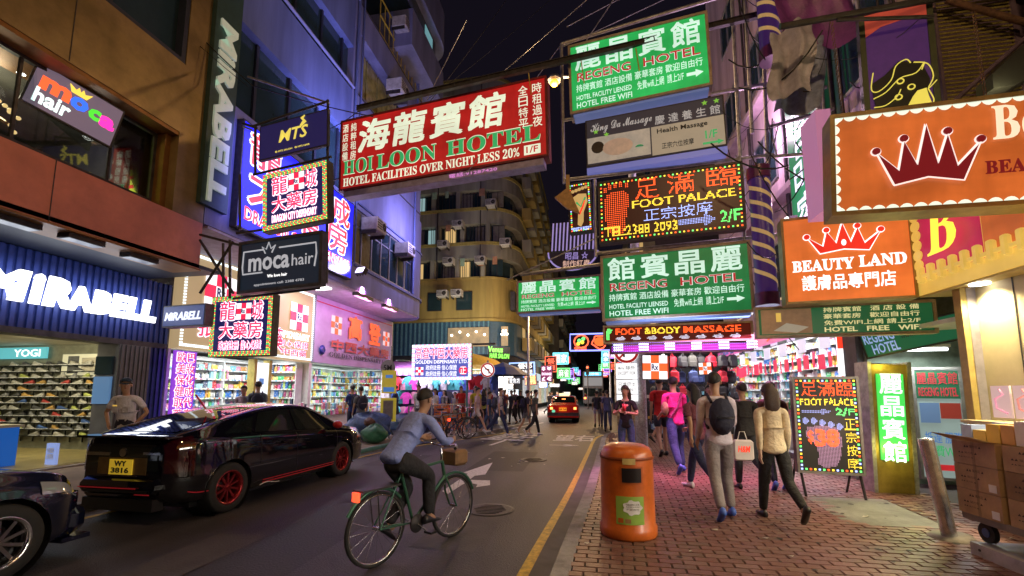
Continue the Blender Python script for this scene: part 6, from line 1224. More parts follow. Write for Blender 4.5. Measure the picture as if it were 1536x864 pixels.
for i in range(3): curtxt(b_, ['垃圾請放入此箱', 'Please keep our city clean', '多謝合作'][i], -93, -67, .348 - i * .024, .364 - i * .024, .2715, dk)
curved(b_, -110, -99, .175, .22, .267, bin_m, 'poster_picture'); curved(b_, -96, -84, .175, .215, .267, mat('pic_brown', (.35, .2, .08), .5), 'poster_picture')
# street pole with signs and street lamp arm
sodium = lit('sodium_glow', (1, .36, .04), 1.9)
def street_lamp(loc, h, arm, label, e, rpole=.09, real=True):
    t = thing('street_lamp', label, 'street lamp', loc); MB().cyl((0, 0, 0), (0, 0, 2.5), rpole * 1.25, rpole * 1.2, n=14).cyl((0, 0, 2.5), (0, 0, h), rpole, rpole * .6, n=12).build('pole', mat('speckled_pole', (.62, .66, .70), .5, .1, var=.45, scale=28), t)
    MB().cyl((0, 0, 2.42), (0, 0, 2.58), rpole * 1.4, n=14).cyl((0, 0, 0), (0, 0, .12), rpole * 1.8, n=14).build('collar', steel, t); MB().tube([(0, 0, h - .3), (arm * .25, 0, h), (arm * .9, 0, h + .15)], .04).build('arm', steel, t)
    MB().lathe([(.02, .14), (.16, .08), (.2, 0), (.19, -.02)], (arm, 0, h + .08), n=14).build('lamp_head', steel, t); MB().ball((arm, 0, h), (.12, .12, .1), 10).build('lamp_glass', sodium, t)
    if real: point('street_lamp_light', Vector(loc) + Vector((arm, 0, h - .18)), e, (1, .62, .28), .15)
    return t
street_lamp((1.12, 11.3, .13), 10.0, -2.0, 'speckled grey street lamp pole beside the leaning woman, lamp glowing between the hotel signs', 420, rpole=.13)
street_lamp((-7.3, -1.5, .13), 9.6, 1.6, 'street lamp on the left pavement behind the viewpoint', 420)  # unseen lamp added to warm the near left pavement
street_lamp((3.4, 1.0, .13), 8.5, -1.4, 'street lamp on the right pavement behind the viewpoint', 520)  # unseen lamp added to light the right pavement and pedestrians
street_lamp((-4.0, 27.5, .0), 6.9, 1.0, 'distant street lamp with an orange glow left of the taxi', 900)
street_lamp((1.5, 30, .13), 5.2, -.8, 'distant street lamp right of the road beyond the bus', 500)
street_lamp((1.8, 48, .13), 7, -1, 'farthest street lamp on the right of the road', 500)
np_ = thing('no_turn_sign', 'round red no right turn sign with white plates below on the lamp pole', 'traffic sign', (1.04, 11.1, 1.75))
def noturn(par, x, z, r, flip=1):
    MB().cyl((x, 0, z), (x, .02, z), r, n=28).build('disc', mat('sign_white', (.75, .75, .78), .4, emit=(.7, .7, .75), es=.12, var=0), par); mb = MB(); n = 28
    vs = [(x + rr * math.cos(2 * PI * i / n), y, z + rr * math.sin(2 * PI * i / n)) for rr, y in ((r * .98, -.004), (r * .76, -.004)) for i in range(n)]
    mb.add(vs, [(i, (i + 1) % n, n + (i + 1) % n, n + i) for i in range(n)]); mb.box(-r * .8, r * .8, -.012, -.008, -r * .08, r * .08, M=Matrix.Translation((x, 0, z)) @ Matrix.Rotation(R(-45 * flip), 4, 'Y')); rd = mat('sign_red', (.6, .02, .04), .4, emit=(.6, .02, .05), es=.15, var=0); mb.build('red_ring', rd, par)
    MB().tube([(x - flip * r * .2, -.006, z - r * .5), (x - flip * r * .2, -.006, z + r * .1), (x + flip * r * .35, -.006, z + r * .15)], .03 * r / .3, 4).build('arrow', black, par)
noturn(np_, -.22, .86, .30, 1)
for i, (z0, z1, m) in enumerate(((.18, .56, white), (-.18, .16, white), (-.36, -.2, white))):
    MB().box(-.48, .02, -.01, .01, z0, z1).build('plate', MT['sign_white'], np_)
txt(np_, '4m 除外', -.44, -.02, .40, .5, dk, y=-.015); txt(np_, 'EXCEPT FOR', -.44, -.02, .28, .36, dk, y=-.015, bold=0); txt(np_, '只准巴士', -.44, -.02, .0, .1, dk, y=-.015); txt(np_, 'BUSES ONLY', -.44, -.02, -.12, -.04, dk, y=-.015, bold=0)
MB().box(-.48, -.06, .02, .05, -1.3, -.38).build('flyer_board', mat('flyer', (.6, .5, .3), .6, var=.6, scale=12), np_)
# left: no turn sign on its post, bus stop sign 5M
nl = thing('no_turn_sign', 'round no left turn sign on a thin post across the road near the golden sign', 'traffic sign', (-4.25, 17.6, .13)); noturn(nl, 0, 2.4, .30, -1); MB().cyl((0, .04, 0), (0, .04, 2.8), .04).build('post', steel, nl)
p = aY(586, 553, 13.5); sg = thing('round_plate_sign', 'round 5M plate over a yellow notice on a grey post by the golden dispensary', 'sign', (p.x, 13.5, .13)); MB().cyl((0, .03, 0), (0, .03, 3.0), .035).build('post', steel, sg)
MB().cyl((-.1, 0, p.z - .1), (-.1, .02, p.z - .1), .26, n=20).build('disc', mat('disc_grey', (.35, .37, .38), .5), sg); txt(sg, '5M', -.24, .04, p.z - .2, p.z, dk, y=-.012)
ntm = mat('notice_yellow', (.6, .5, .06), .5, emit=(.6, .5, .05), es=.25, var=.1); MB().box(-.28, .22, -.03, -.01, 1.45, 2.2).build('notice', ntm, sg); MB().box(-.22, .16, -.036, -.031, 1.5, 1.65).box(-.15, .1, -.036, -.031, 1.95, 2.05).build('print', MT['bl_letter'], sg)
MB().box(-.3, .24, -.03, -.01, .55, 1.3).build('notice', ntm, sg); MB().box(-.2, .14, -.036, -.031, .62, 1.22).build('grey_sheet', mat('grey_sheet', (.3, .28, .25), .6), sg)
tp = aY(604, 590, 12.8); t_ = thing('teal_sign_post', 'thin teal post with a pale green oval plate left of the cyclist', 'sign', (tp.x, 12.8, .13)); MB().cyl((0, 0, 0), (0, 0, 2.6), .045).build('post', MT['teal_post'], t_); MB().lathe([(.22, -.015), (.22, .015), (0, .016)], n=18, sy=1).build('oval_plate', mat('plate_green', (.3, .45, .4), .5), t_).location = (0, -.05, 2.45); t_.children[-1].rotation_euler = (R(90), 0, 0); t_.children[-1].scale = (.8, 1.3, 1)
# bollard
bo = thing('steel_bollard', 'leaning stainless steel bollard with coloured reflections beside the boxes', 'bollard', M=Matrix.Translation((3.5, 5.35, .13)) @ Matrix.Rotation(R(-7), 4, 'Y'))
ss = mat('stainless', (.62, .64, .68), .25, .9, var=.3, scale=10); MB().cyl((0, 0, 0), (0, 0, .98), .064, n=20).build('tube', ss, bo); MB().ball((0, 0, .98), (.064, .064, .02), 16).build('cap', ss, bo); MB().lathe([(0, .03), (.17, .03), (.19, .0)], n=20).build('base_plate', mat('dirty_plate', (.2, .17, .14), .6, .5, var=.5), bo)
# trolley with cardboard boxes, faces on X = 3.35
card = mat('cardboard', (.46, .31, .17), .75, var=.18, scale=6, bump=.1); card2 = mat('cardboard_dark', (.28, .18, .09), .75, var=.2, scale=6)
tape = mat('brown_tape', (.3, .2, .1), .35, var=.1)
tr = thing('flat_trolley', 'low trolley on dark castors under the cardboard boxes', 'trolley', (3.9, 4.3, .13))
MB().box(-.52, .5, -.86, .68, .30, .358).build('deck', mat('trolley_deck', (.25, .22, .2), .6), tr)
for x, y in ((-.42, .55), (-.42, .1), (-.42, -.5), (.4, .5), (.4, -.5)):
    w_ = MB().cyl((x - .02, y, .20), (x + .02, y, .20), .088, n=18).build('castor', rubber, tr); MB().cyl((x - .026, y, .20), (x + .026, y, .20), .04, n=12).build('hub', mat('castor_blue', (.05, .1, .3), .4), w_, world=False)
MB
def carton(x0, y0, z0, L, D_, H_, label, m=None, open_=False, grp='cardboard boxes stacked on the trolley', tag_=True, writing='▲▲ 陽光花 ▲'):
    c = thing('cardboard_box', label, 'box', (x0, y0, z0), 0, grp)       # front face on local x=0, runs along y
    MB().box(0, D_, 0, L, 0, H_ - .006).build('carton', m or card, c); MB().box(-.002, D_ + .002, L * .47, L * .53, .0, H_ - .003).build('tape', tape, c); MB().box(.002, D_ - .002, .003, L * .495, H_ - .006, H_ - .001).box(.002, D_ - .002, L * .505, L - .003, H_ - .006, H_ - .001).build('flap', m or card, c)
    f = bpy.data.objects.new('printed_side', None)
    bpy.data.objects.remove(f)
    t, fs, _ = text_mesh(writing, 0, 1)
    for z, h, s0, s1 in ((.72, .12, .3, .7), (.45, .10, .15, .6), (.28, .06, .15, .5)):
        MB().add([(-.003, L - (L * (s0 + (s1 - s0) * a)), H_ * (z + h * b)) for a, b in t], fs).build('print', mat('carton_ink', (.06, .04, .03), .7), c)
    if tag_: MB().box(-.004, -.001, L * .06, L * .22, H_ * .08, H_ * .38).build('paper_label', white, c)
    if open_: MB().add([(0, 0, H_), (-.16, 0, H_ + .05), (-.16, L, H_ + .06), (0, L, H_), (0, 0, H_ + .006), (-.16, 0, H_ + .056), (-.16, L, H_ + .066), (0, L, H_ + .006)], [(0, 1, 2, 3), (7, 6, 5, 4), (0, 4, 5, 1), (1, 5, 6, 2), (2, 6, 7, 3)]).build('open_flap', m or card, c)
    return c
rows = [(.49, .22), (.713, .22), (.936, .21)]
nmz = ['bottom', 'middle', 'top']
for j, (z0, h) in enumerate(rows):
    carton(3.36, 4.52, z0, .46, .5, h, nmz[j] + ' brown box of the stack nearest the steel bollard', open_=(j == 2), tag_=(j < 2))
    carton(3.38, 3.98, z0, .50, .5, h, nmz[j] + ' brown box of the second stack, right of the bollard side stack', m=card2 if j == 1 else None)
    carton(3.38, 3.44, z0, .50, .5, h, nmz[j] + ' brown box of the third stack at the right picture edge')
ycur = 4.95
for i, (wd, hh, c) in enumerate([(.12, .14, (.3, .4, .7)), (.13, .10, (.6, .45, .1)), (.13, .16, (.62, .42, .06)), (.12, .16, (.6, .3, .08)), (.13, .2, (.75, .7, .62)), (.1, .22, (.7, .55, .2)), (.12, .16, (.65, .4, .1)), (.14, .2, (.5, .3, .08))]):
    ycur -= wd + .012; o = MB().box(0, .14, 0, wd, 0, hh).build('small_carton', mat('small_carton_%d' % i, c, .35, var=.1)); o.location = (3.42, ycur, 1.15)
    tag(o, ['pale blue', 'low gold', 'tall gold', 'copper', 'white labelled', 'pale gold', 'amber', 'brown gold'][i] + ' product carton standing on the brown box stacks', 'carton', None)
    o2 = MB().box(0, .14, 0, wd, 0, .16).build('small_carton', MT['small_carton_%d' % (i * 3 % (i + 1))]); o2.location = (3.66, ycur - .02, 1.15 + .0); tag(o2, 'rear row carton behind the ' + ['pale blue', 'low gold', 'tall gold', 'copper', 'white labelled', 'pale gold', 'amber', 'brown gold'][i] + ' one', 'carton')
for i, (yy, c) in enumerate([(5.62, (.85, .35, .45)), (5.36, (.8, .3, .25))]):
    ds = thing('product_display_card', ['pink swirl printed product card on the cream shelf by the right edge', 'red and orange printed product card on the cream shelf by the right edge'][i], 'display card', (4.3, yy, 1.32)); MB().box(-.01, .01, -.11, .11, 0, .34).build('card', mat('card_%d' % i, (.75, .6, .6), .4, emit=(.8, .6, .6), es=.35, var=.0), ds)
    MB().tube([(-.015, -.07, .05), (-.015, .05, .1), (-.015, .06, .2), (-.015, -.04, .25), (-.015, .0, .30)], .012, 4).build('print', lit('card_red_%d' % i, c, .7), ds)
sh = thing('display_ledge', 'cream display ledge against the beauty shop wall', 'shelf', (4.3, 5.4, 1.28)); MB().box(-.14, .14, -.6, .6, -.03, 0).build('board', crw_, sh)
wp_ = thing('white_step_plate', 'white metal plate with bolts lying under the trolley edge', 'plate', (3.42, 4.4, .13)); MB().box(-.06, .95, -1.2, .5, 0, .108).build('plate', mat('plate_white', (.5, .5, .56), .5, .2, var=.25), wp_)
for k in range(3): MB().cyl((-.065, .4 - k * .5, .06), (-.058, .4 - k * .5, .06), .012, n=8).build('bolt', dsteel, wp_)
# ================================================================ CARS
def interp(tab, y):
    if y <= tab[0][0]: return tab[0][1]
    for (a, b), (c, d) in zip(tab, tab[1:]):
        if y <= c:
            t = (y - a) / (c - a); i = tab.index((a, b)); pa = tab[i - 1] if i else (2 * a - c, 2 * b - d); pd = tab[i + 2] if i + 2 < len(tab) else (2 * c - a, 2 * d - b); m0 = (d - pa[1]) / (c - pa[0]) * (c - a); m1 = (pd[1] - b) / (pd[0] - a) * (c - a); lim = 3 * abs(d - b); m0 = max(-lim, min(lim, m0)); m1 = max(-lim, min(lim, m1)); return (2 * t ** 3 - 3 * t * t + 1) * b + (t ** 3 - 2 * t * t + t) * m0 + (-2 * t ** 3 + 3 * t * t) * d + (t ** 3 - t * t) * m1
    return tab[-1][1]
def build_car(name, label, loc, rz, L, Wd, top, belt, low, planf, roofw, wheels, wr, paint, cat='car', win=None, rear_win=None, wind=None, ww_=.2, spoke=None):
    """shell from cross sections; x lateral, y forward, rear at y=0"""
    r = thing(name, label, cat, loc, rz)
    def sec(y):
        hw = Wd / 2 * interp(planf, y); zt = interp(top, y); zb = min(interp(belt, y), zt - .01); zl = interp(low, y); rw_ = interp(roofw, y) * hw
        P = [(0, zl), (hw * .80, zl), (hw * .95, zl + .05), (hw * .985, zl + .16), (hw, .52), (hw * .995, .62 + .0 * zb), (hw * .975, zb - .07), (hw * .93, zb)]
        g = zt - zb; P += [(hw * .93 + (rw_ - hw * .93) * .33, zb + g * .30), (hw * .93 + (rw_ - hw * .93) * .68, zb + g * .62), (rw_, zb + g * .88), (rw_ * .80, zt - .02 * min(1, g * 3)), (rw_ * .4, zt - .003), (0, zt)]
        return P
    def S(y, t):
        P = sec(y); t = max(0, min(len(P) - 1.0001, t)); i = int(t); f = t - i
        a_, b_, c_, d_ = P[max(i - 1, 0)], P[i], P[i + 1], P[min(i + 2, len(P) - 1)]; w_ = .62
        if i < 2: return Vector((b_[0] + (c_[0] - b_[0]) * f, y, b_[1] + (c_[1] - b_[1]) * f))
        q_ = [w_ * .5 * ((2 * b_[k]) + (-a_[k] + c_[k]) * f + (2 * a_[k] - 5 * b_[k] + 4 * c_[k] - d_[k]) * f * f + (-a_[k] + 3 * b_[k] - 3 * c_[k] + d_[k]) * f ** 3) + (1 - w_) * (b_[k] + (c_[k] - b_[k]) * f) for k in (0, 1)]
        return Vector((max(0, q_[0]), y, q_[1]))
    ys = set()
    n = int(L / .055); ys = [L * i / n for i in range(n + 1)]
    ts = [0, 1, 1.5, 2, 2.5, 3, 3.4, 3.8, 4.2, 4.6, 5, 5.5, 6, 6.5, 7, 7.5, 8, 8.5, 9, 9.5, 10, 10.5, 11, 11.5, 12, 13]
    mb = MB(); ar = wr + .045
    for sgn in (1, -1):
        vs = []
        for y in ys:
            for t in ts:
                v = S(y, t)
                if 1 <= t <= 5.5:
                    for wy in wheels:                    # pull the skin out to the edge of the wheel arch
                        d = Vector((v.y - wy, v.z - wr)); 
                        if d.length < ar and v.z < wr + ar:
                            d = d.normalized() if d.length > .01 else Vector((0, 1)); v = Vector((v.x, wy + d.x * ar, max(wr + d.y * ar, v.z if d.y < -.2 else wr + d.y * ar)))
                vs.append((v.x * sgn, v.y, v.z))
        m = len(ts); fs = []
        for i in range(len(ys) - 1):
            for j in range(m - 1):
                c = [vs[i * m + j], vs[i * m + j + 1], vs[(i + 1) * m + j], vs[(i + 1) * m + j + 1]]
                cy = sum(p[1] for p in c) / 4; cz = sum(p[2] for p in c) / 4; tc_ = ts[j]
                if 1 <= tc_ <= 5 and any(math.hypot(cy - wy, cz - wr) < ar * .985 for wy in wheels): continue
                q_ = (i * m + j, i * m + j + 1, (i + 1) * m + j + 1, (i + 1) * m + j)
                fs.append(q_ if sgn < 0 else tuple(reversed(q_)))
        mb.add(vs, fs, 0, True)
    for y0, fl in ((0, 0), (L, 1)):
        m = len(ts); A = [S(y0, t) for t in ts]; vs = [(a.x, a.y, a.z) for a in A] + [(-a.x, a.y, a.z) for a in A]
        mb.add(vs, [((i, i + 1, m + i + 1, m + i) if not fl else (m + i, m + i + 1, i + 1, i)) for i in range(m - 1)])
    o = mb.build('body', paint, r)
    md = o.modifiers.new('w', 'WEIGHTED_NORMAL')
    # wheel wells and underside
    u = MB()
    for wy in wheels:
        for s in (1, -1): u.lathe([(ar + .01, -.02), (ar + .01, .30), (0, .30)], (0, wy, wr), 'X', 24)
    uu = MB()
    for wy in wheels:
        for s in (1, -1):
            x0 = Wd / 2 * .96 * s; x1 = Wd / 2 * .55 * s; n_ = 24; vs = [(x, wy + (ar + .004) * math.cos(2 * PI * i / n_), wr + (ar + .004) * math.sin(2 * PI * i / n_)) for x in (x0, x1) for i in range(n_)]
            uu.add(vs, [(i, (i + 1) % n_, n_ + (i + 1) % n_, n_ + i) for i in range(n_)] + [tuple(range(n_, 2 * n_))], 0, False)
    uu.box(-Wd * .4, Wd * .4, .3, L - .3, interp(low, L / 2) + .0 - .02, interp(low, L / 2) + .06)
    uu.build('underbody', black, r)
    def patch(nm, y0f, y1f, t0, t1, m, off=.006, ny=10, nt=8, sides=(1, -1), parent=None, each=True):
        for s in sides:
            vs = []
            for i in range(ny + 1):
                for j in range(nt + 1):
                    t = t0 + (t1 - t0) * j / nt; a, b = y0f(t), y1f(t); y = a + (b - a) * i / ny
                    v = S(y, t); e = .02; dy = S(min(L, y + e), t) - S(max(0, y - e), t); dt = S(y, t + .02) - S(y, t - .02); nn = dy.cross(dt)
                    nn = nn.normalized() if nn.length > 1e-9 else Vector((1, 0, 0))
                    if nn.x < 0 and abs(nn.x) > abs(nn.z) or nn.z < -.5: nn = -nn
                    v = v + nn * off; vs.append((v.x * s, v.y, v.z))
            fs = [(i * (nt + 1) + j, i * (nt + 1) + j + 1, (i + 1) * (nt + 1) + j + 1, (i + 1) * (nt + 1) + j) for i in range(ny) for j in range(nt)]
            if s > 0: fs = [tuple(reversed(f)) for f in fs]
            mbp = MB().add(vs, fs, 0, True)
            mbp.build(nm, m, r)
    # wheels
    for wy in wheels:
        for s in (1, -1):
            x = s * (Wd / 2 - .015); wo = MB().lathe([(wr * .66, -.1), (wr * .72, -.11), (wr * .95, -.105), (wr, -.08), (wr, .08), (wr * .95, .105), (wr * .72, .11), (wr * .66, .1)], (0, 0, 0), 'X', 32).build('tyre', rubber, None)
            wo.name = 'wheel'; wo.parent = r; wo.location = (x - s * .11, wy, wr); MAT[wo.name] = MAT[r.name]
            rm = spoke or chrome
            mbr = MB().lathe([(wr * .67, -.1), (wr * .66, -.08), (wr * .60, -.06), (wr * .58, .02), (wr * .60, .09), (wr * .68, .112), (wr * .70, .10)], (0, 0, 0), 'X', 32).build('rim', rm, wo)
            sp = MB()
            for k in range(10):
                a = 2 * PI * k / 10; M_ = Matrix.Rotation(a, 4, 'X'); sp.box(s * .05 - .012, s * .05 + .022, -.014, .014, .03, wr * .64, M=M_)
            sp.lathe([(0, s * .075), (wr * .16, s * .07), (wr * .2, s * .04)], (0, 0, 0), 'X', 16); sp.build('spokes', rm, wo)
            MB().lathe([(0, -.02 * s), (wr * .45, -.02 * s), (wr * .45, -.03 * s)], (0, 0, 0), 'X', 20).build('brake_disc', dsteel, wo)
    return r, S, patch
blackp = mat('black_car_paint', (.003, .003, .006), .05, .0, var=0, coat=1.0); redtrim = mat('red_trim', (.5, .02, .03), .3, .3, var=0, emit=(.5, .02, .03), es=.12)
tint = mat('tinted_car_glass', (.008, .012, .012), .03, var=0, spec=1.0); wheelred = mat('red_alloy', (.35, .03, .035), .25, .75, var=.1)
car, S, patch = build_car('black_hatchback', 'glossy black hatchback with red alloy wheels parked at the left kerb', (-5.68, 4.58, 0), R(-.5), 4.40, 1.70,
    top=[(0, .96), (.05, 1.03), (.14, 1.07), (.5, 1.17), (1.0, 1.29), (1.5, 1.38), (2.0, 1.42), (2.5, 1.40), (2.85, 1.31), (3.2, 1.15), (3.5, 1.00), (3.8, .93), (4.2, .86), (4.38, .76), (4.48, .62)],
    belt=[(0, .93), (.1, 1.0), (.5, 1.02), (1.2, .99), (2.4, .93), (3.3, .89), (3.65, .87), (4.1, .78), (4.48, .58)], low=[(0, .30), (.3, .2), (.6, .19), (4.0, .18), (4.48, .2)],
    planf=[(0, .68), (.08, .80), (.22, .90), (.45, .965), (.8, 1), (3.7, 1), (4.1, .95), (4.35, .84), (4.48, .66)], roofw=[(0, .86), (.15, .82), (.6, .75), (1.2, .70), (2.2, .68), (3.0, .70), (3.6, .80), (4.48, .85)],
    wheels=[.76, 3.44], wr=.325, paint=blackp, spoke=wheelred)
patch('side_window', lambda t: 1.18 - (t - 7.2) * .0 + (t - 7.2) * .1, lambda t: 2.05, 7.25, 9.6, tint); patch('side_window', lambda t: 2.12, lambda t: 3.2 - (t - 7.2) * .28, 7.25, 9.6, tint)
patch('quarter_window', lambda t: .62 + (t - 7.2) * .19, lambda t: 1.12 + (t - 7.2) * .09, 7.25, 9.2, tint)
patch('rear_window', lambda t: .22, lambda t: 1.45, 11.0, 12.99, tint, ny=14); patch('windscreen', lambda t: 2.65, lambda t: 3.45, 10.4, 12.99, tint)
patch('roof_trim', lambda t: .75 + (t - 9.7) * .1, lambda t: 3.0, 9.75, 9.95, chrome, off=.008, ny=24, nt=1)
patch('side_stripe', lambda t: 1.35, lambda t: 3.15, 2.35, 2.5, redtrim, off=.006, nt=1); patch('side_stripe', lambda t: 1.35, lambda t: 3.15, 2.7, 2.8, redtrim, off=.006, nt=1)
patch('door_gap', lambda t: 2.08, lambda t: 2.09, 2.5, 7, black, off=.003, ny=1); patch('door_gap', lambda t: 3.22, lambda t: 3.23, 2.5, 7, black, off=.003, ny=1); patch('door_gap', lambda t: 1.28, lambda t: 1.29, 4.5, 7, black, off=.003, ny=1)
tl = mat('tail_lamp', (.03, .002, .004), .05, var=0, coat=1, spec=.8); patch('tail_light', lambda t: .012, lambda t: .25, 5.0, 8.0, tl, off=.012); patch('bumper_stripe', lambda t: .2, lambda t: .5, 2.9, 3.0, redtrim, nt=1)
patch('headlight', lambda t: 3.95, lambda t: 4.36, 5.6, 6.9, mat('headlamp', (.4, .42, .45), .08, .2, var=0, coat=1), off=.008)
lwg = MB().box(-.50, .50, -.012, .0, .64, .93).build('lower_rear_glass', tint, car); MB().box(-.66, .66, -.07, .16, 1.035, 1.06).build('spoiler', blackp, car)
MB().rbox(-.62, .62, -.06, .2, .33, .60, .11).build('rear_bumper', blackp, car); MB().box(-.46, .46, -.082, -.07, .40, .43).build('bumper_groove', black, car); MB().box(-.55, .30, -.085, -.071, .445, .455).box(.30, .50, -.085, -.071, .38, .39).build('bumper_pinstripe', redtrim, car)
MB().box(-.36, .36, -.02, -.012, .60, .80).build('plate_recess', mat('recess_gold_reflection', (.18, .12, .05), .2, .5, var=.3), car)  # gold reflection painted into the recess colour
plt = MB().box(-.17, .17, -.035, -.021, .60, .78).build('number_plate', mat('plate_yellow', (.85, .6, .04), .4, emit=(.8, .55, .04), es=.25, var=0), car)
txt(car, 'WY', -.09, .09, .70, .765, dk, y=-.042, bold=.03, d=.004); txt(car, '3816', -.13, .13, .62, .685, dk, y=-.042, bold=.03, d=.004)
MB().box(-.55, -.2, -.02, -.013, .82, .86).box(.3, .55, -.02, -.013, .84, .87).build('rear_badges', chrome, car); MB().cyl((0, -.024, .86), (0, -.013, .86), .05, n=16).build('round_badge', chrome, car)
for s in (1, -1):
    MB().ball((s * .94, 3.05, 1.0), (.10, .06, .07), 12).build('door_mirror', mat('mirror_red', (.45, .015, .02), .2, coat=1, var=0), car); MB().rbox(s * .852 - .012, s * .852 + .014, 1.72, 1.94, .81, .84, .01).build('door_handle', blackp, car); MB().rbox(s * .852 - .012, s * .852 + .014, 2.82, 3.04, .80, .83, .01).build('door_handle', blackp, car)
MB().tube([(.1, 1.0, 1.36), (.1, .82, 1.56)], .012).build('aerial', redtrim, car); MB().box(-.52, .52, -.04, .1, .18, .32).build('diffuser', black, car)
MB().tube([(.875, 1.25 + k * .08, .26 + .02 * math.sin(k)) for k in range(6)], .007, 4).build('side_script', white, car)
# dark blue saloon at the left edge, nose towards the camera's right
bluep = mat('dark_blue_car_paint', (.008, .011, .035), .2, .3, var=0, coat=1.0)
p0 = aZ(20, 864)
blue, S, patch = build_car('blue_saloon', 'dark blue saloon car with silver rims cut off by the left picture edge', (-5.84, -.80, 0), R(-1), 4.5, 1.74,
    top=[(0, .80), (.15, .98), (.8, 1.04), (1.1, 1.2), (1.6, 1.38), (2.2, 1.41), (2.7, 1.33), (3.2, 1.02), (3.5, .96), (4.1, .88), (4.4, .78), (4.5, .62)], belt=[(0, .75), (.2, .90), (1.2, .93), (3.1, .88), (3.5, .84), (4.3, .74), (4.5, .58)],
    low=[(0, .3), (.3, .2), (4.1, .17), (4.5, .17)], planf=[(0, .84), (.2, .95), (.6, 1), (3.7, 1), (4.2, .95), (4.42, .86), (4.5, .78)], roofw=[(0, .86), (1.0, .74), (2.2, .68), (3.2, .82), (4.5, .86)], wheels=[.85, 3.84], wr=.32, paint=bluep)
patch('side_window', lambda t: 1.15, lambda t: 2.0, 7.25, 9.6, tint); patch('side_window', lambda t: 2.07, lambda t: 2.95 - (t - 7.2) * .25, 7.25, 9.6, tint); patch('windscreen', lambda t: 2.5, lambda t: 3.2, 10.4, 12.99, tint); patch('rear_window', lambda t: .85, lambda t: 1.5, 10.6, 12.99, tint)
patch('headlight', lambda t: 4.10, lambda t: 4.44, 5.5, 6.9, MT['headlamp'], off=.01); patch('bonnet_line', lambda t: 3.3, lambda t: 4.35, 10.9, 10.96, black, off=.002, nt=1, ny=16)
MB().rbox(-.76, .76, 4.36, 4.56, .20, .50, .09).build('front_bumper', bluep, blue); MB().box(-.30, .30, 4.5, 4.56, .56, .68).build('grille', chrome, blue); MB().box(-.74, .74, 4.36, 4.60, .155, .198).build('lip_spoiler', bluep, blue)
# red taxi
redp_ = mat('taxi_red', (.45, .015, .012), .25, var=0, coat=.8)
taxi, S, patch = build_car('red_taxi', 'red taxi with lit tail lamps driving away down the middle of the road', (-1.63, 24.0, 0), R(1), 4.6, 1.7,
    top=[(0, .88), (.1, .98), (.9, 1.02), (1.15, 1.2), (1.5, 1.42), (2.6, 1.45), (3.0, 1.35), (3.45, 1.0), (4.4, .9), (4.6, .7)], belt=[(0, .85), (.2, .94), (3.4, .9), (4.6, .6)], low=[(0, .3), (.3, .22), (4.6, .22)], planf=[(0, .95), (.1, 1), (4.2, 1), (4.6, .85)], roofw=[(0, .9), (1.5, .76), (3, .76), (4.6, .9)], wheels=[.95, 3.6], wr=.31, paint=redp_)
patch('rear_window', lambda t: .98, lambda t: 1.42, 10.4, 12.99, tint); patch('side_window', lambda t: 1.3, lambda t: 3.1 - (t - 7.2) * .2, 7.25, 9.6, tint)
MB().box(-.30, .30, 1.9, 2.1, 1.46, 1.58).build('roof_light', lit('taxi_roof_light', (1, .9, .5), 1.3), taxi)
for s in (1, -1): MB().box(s * .68 - .14, s * .68 + .14, -.02, .0, .70, .86).build('tail_light', mat('tail_unlit', (.4, .02, .01), .2), taxi); MB().box(s * .63 - .05, s * .63 + .09, -.03, -.021, .72, .84).build('brake_light', lit('brake_glow', (1, .18, .04), 6), taxi)
MB().box(-.84, .84, -.09, .05, .38, .56).build('rear_bumper', dsteel, taxi); MB().box(-.84, .84, -.1, -.09, .3, .38).build('bumper_strip', redp_, taxi); MB().box(-.2, .2, -.03, -.015, .64, .82).build('number_plate', MT['plate_yellow'], taxi); txt(taxi, 'HK 768', -.17, .17, .68, .78, dk, y=-.035); MB().cyl((-.5, -.03, .62), (-.5, -.01, .62), .09, n=14).build('seat_badge', lit('badge_green', (.2, .8, .5), .7), taxi)
MB().box(-.1, .1, 1.2, 1.24, 1.2, 1.28).build('high_brake_light', MT['brake_glow'], taxi); MB().box(-.2, .2, 4.58, 4.6, .3, .4).build('front_plate', white, taxi)
point('tail_glow', (-1.63, 23.7, .8), 4, (1, .15, .05), .2)
# bus far down the road
bus = thing('double_decker_bus', 'distant double decker bus with a blue lit destination board', 'bus', (0.0, 55, 0)); bz = aY(888, 573, 55)
MB().rbox(-1.25, 1.25, 0, 10, .3, 4.3, .12).build('body', mat('bus_dark', (.08, .08, .1), .4), bus); MB().box(-1.0, 1.0, -.03, 0, 3.75, 4.15).build('destination_board', lit('bus_blue', (.1, .6, 1), 1.4), bus); txt(bus, '尖沙咀', -.7, .7, 3.8, 4.1, ww, y=-.05)
MB().box(-1.1, 1.1, -.02, 0, 2.5, 3.5).build('upper_window', lit('bus_window', (.25, .27, .3), .5), bus); MB().box(-1.1, 1.1, -.02, 0, 1.2, 2.2).build('rear_window', tint, bus)
for s in (1, -1): MB().box(s * 1.0 - .12, s * 1.0 + .12, -.03, 0, .9, 1.1).build('tail_light', MT['brake_glow'], bus); MB().cyl((s * 1.0 - .15, 1.8, .5), (s * 1.0 + .15, 1.8, .5), .48, n=16).build('wheel', rubber, bus); MB().cyl((s * 1.0 - .15, 8, .5), (s * 1.0 + .15, 8, .5), .48, n=16).build('wheel', rubber, bus)
tg = thing('traffic_light', 'far traffic light showing red above the road', 'traffic light', (-.5, 42, .1)); MB().cyl((0, 0, 0), (0, 0, 4.0), .06).build('pole', dsteel, tg); MB().box(-.15, .15, -.12, .1, 3.2, 4.1).build('housing', black, tg); MB().ball((0, -.13, 3.9), .1, 8).build('red_lamp', lit('red_lamp', (1, .08, .03), 6), tg)
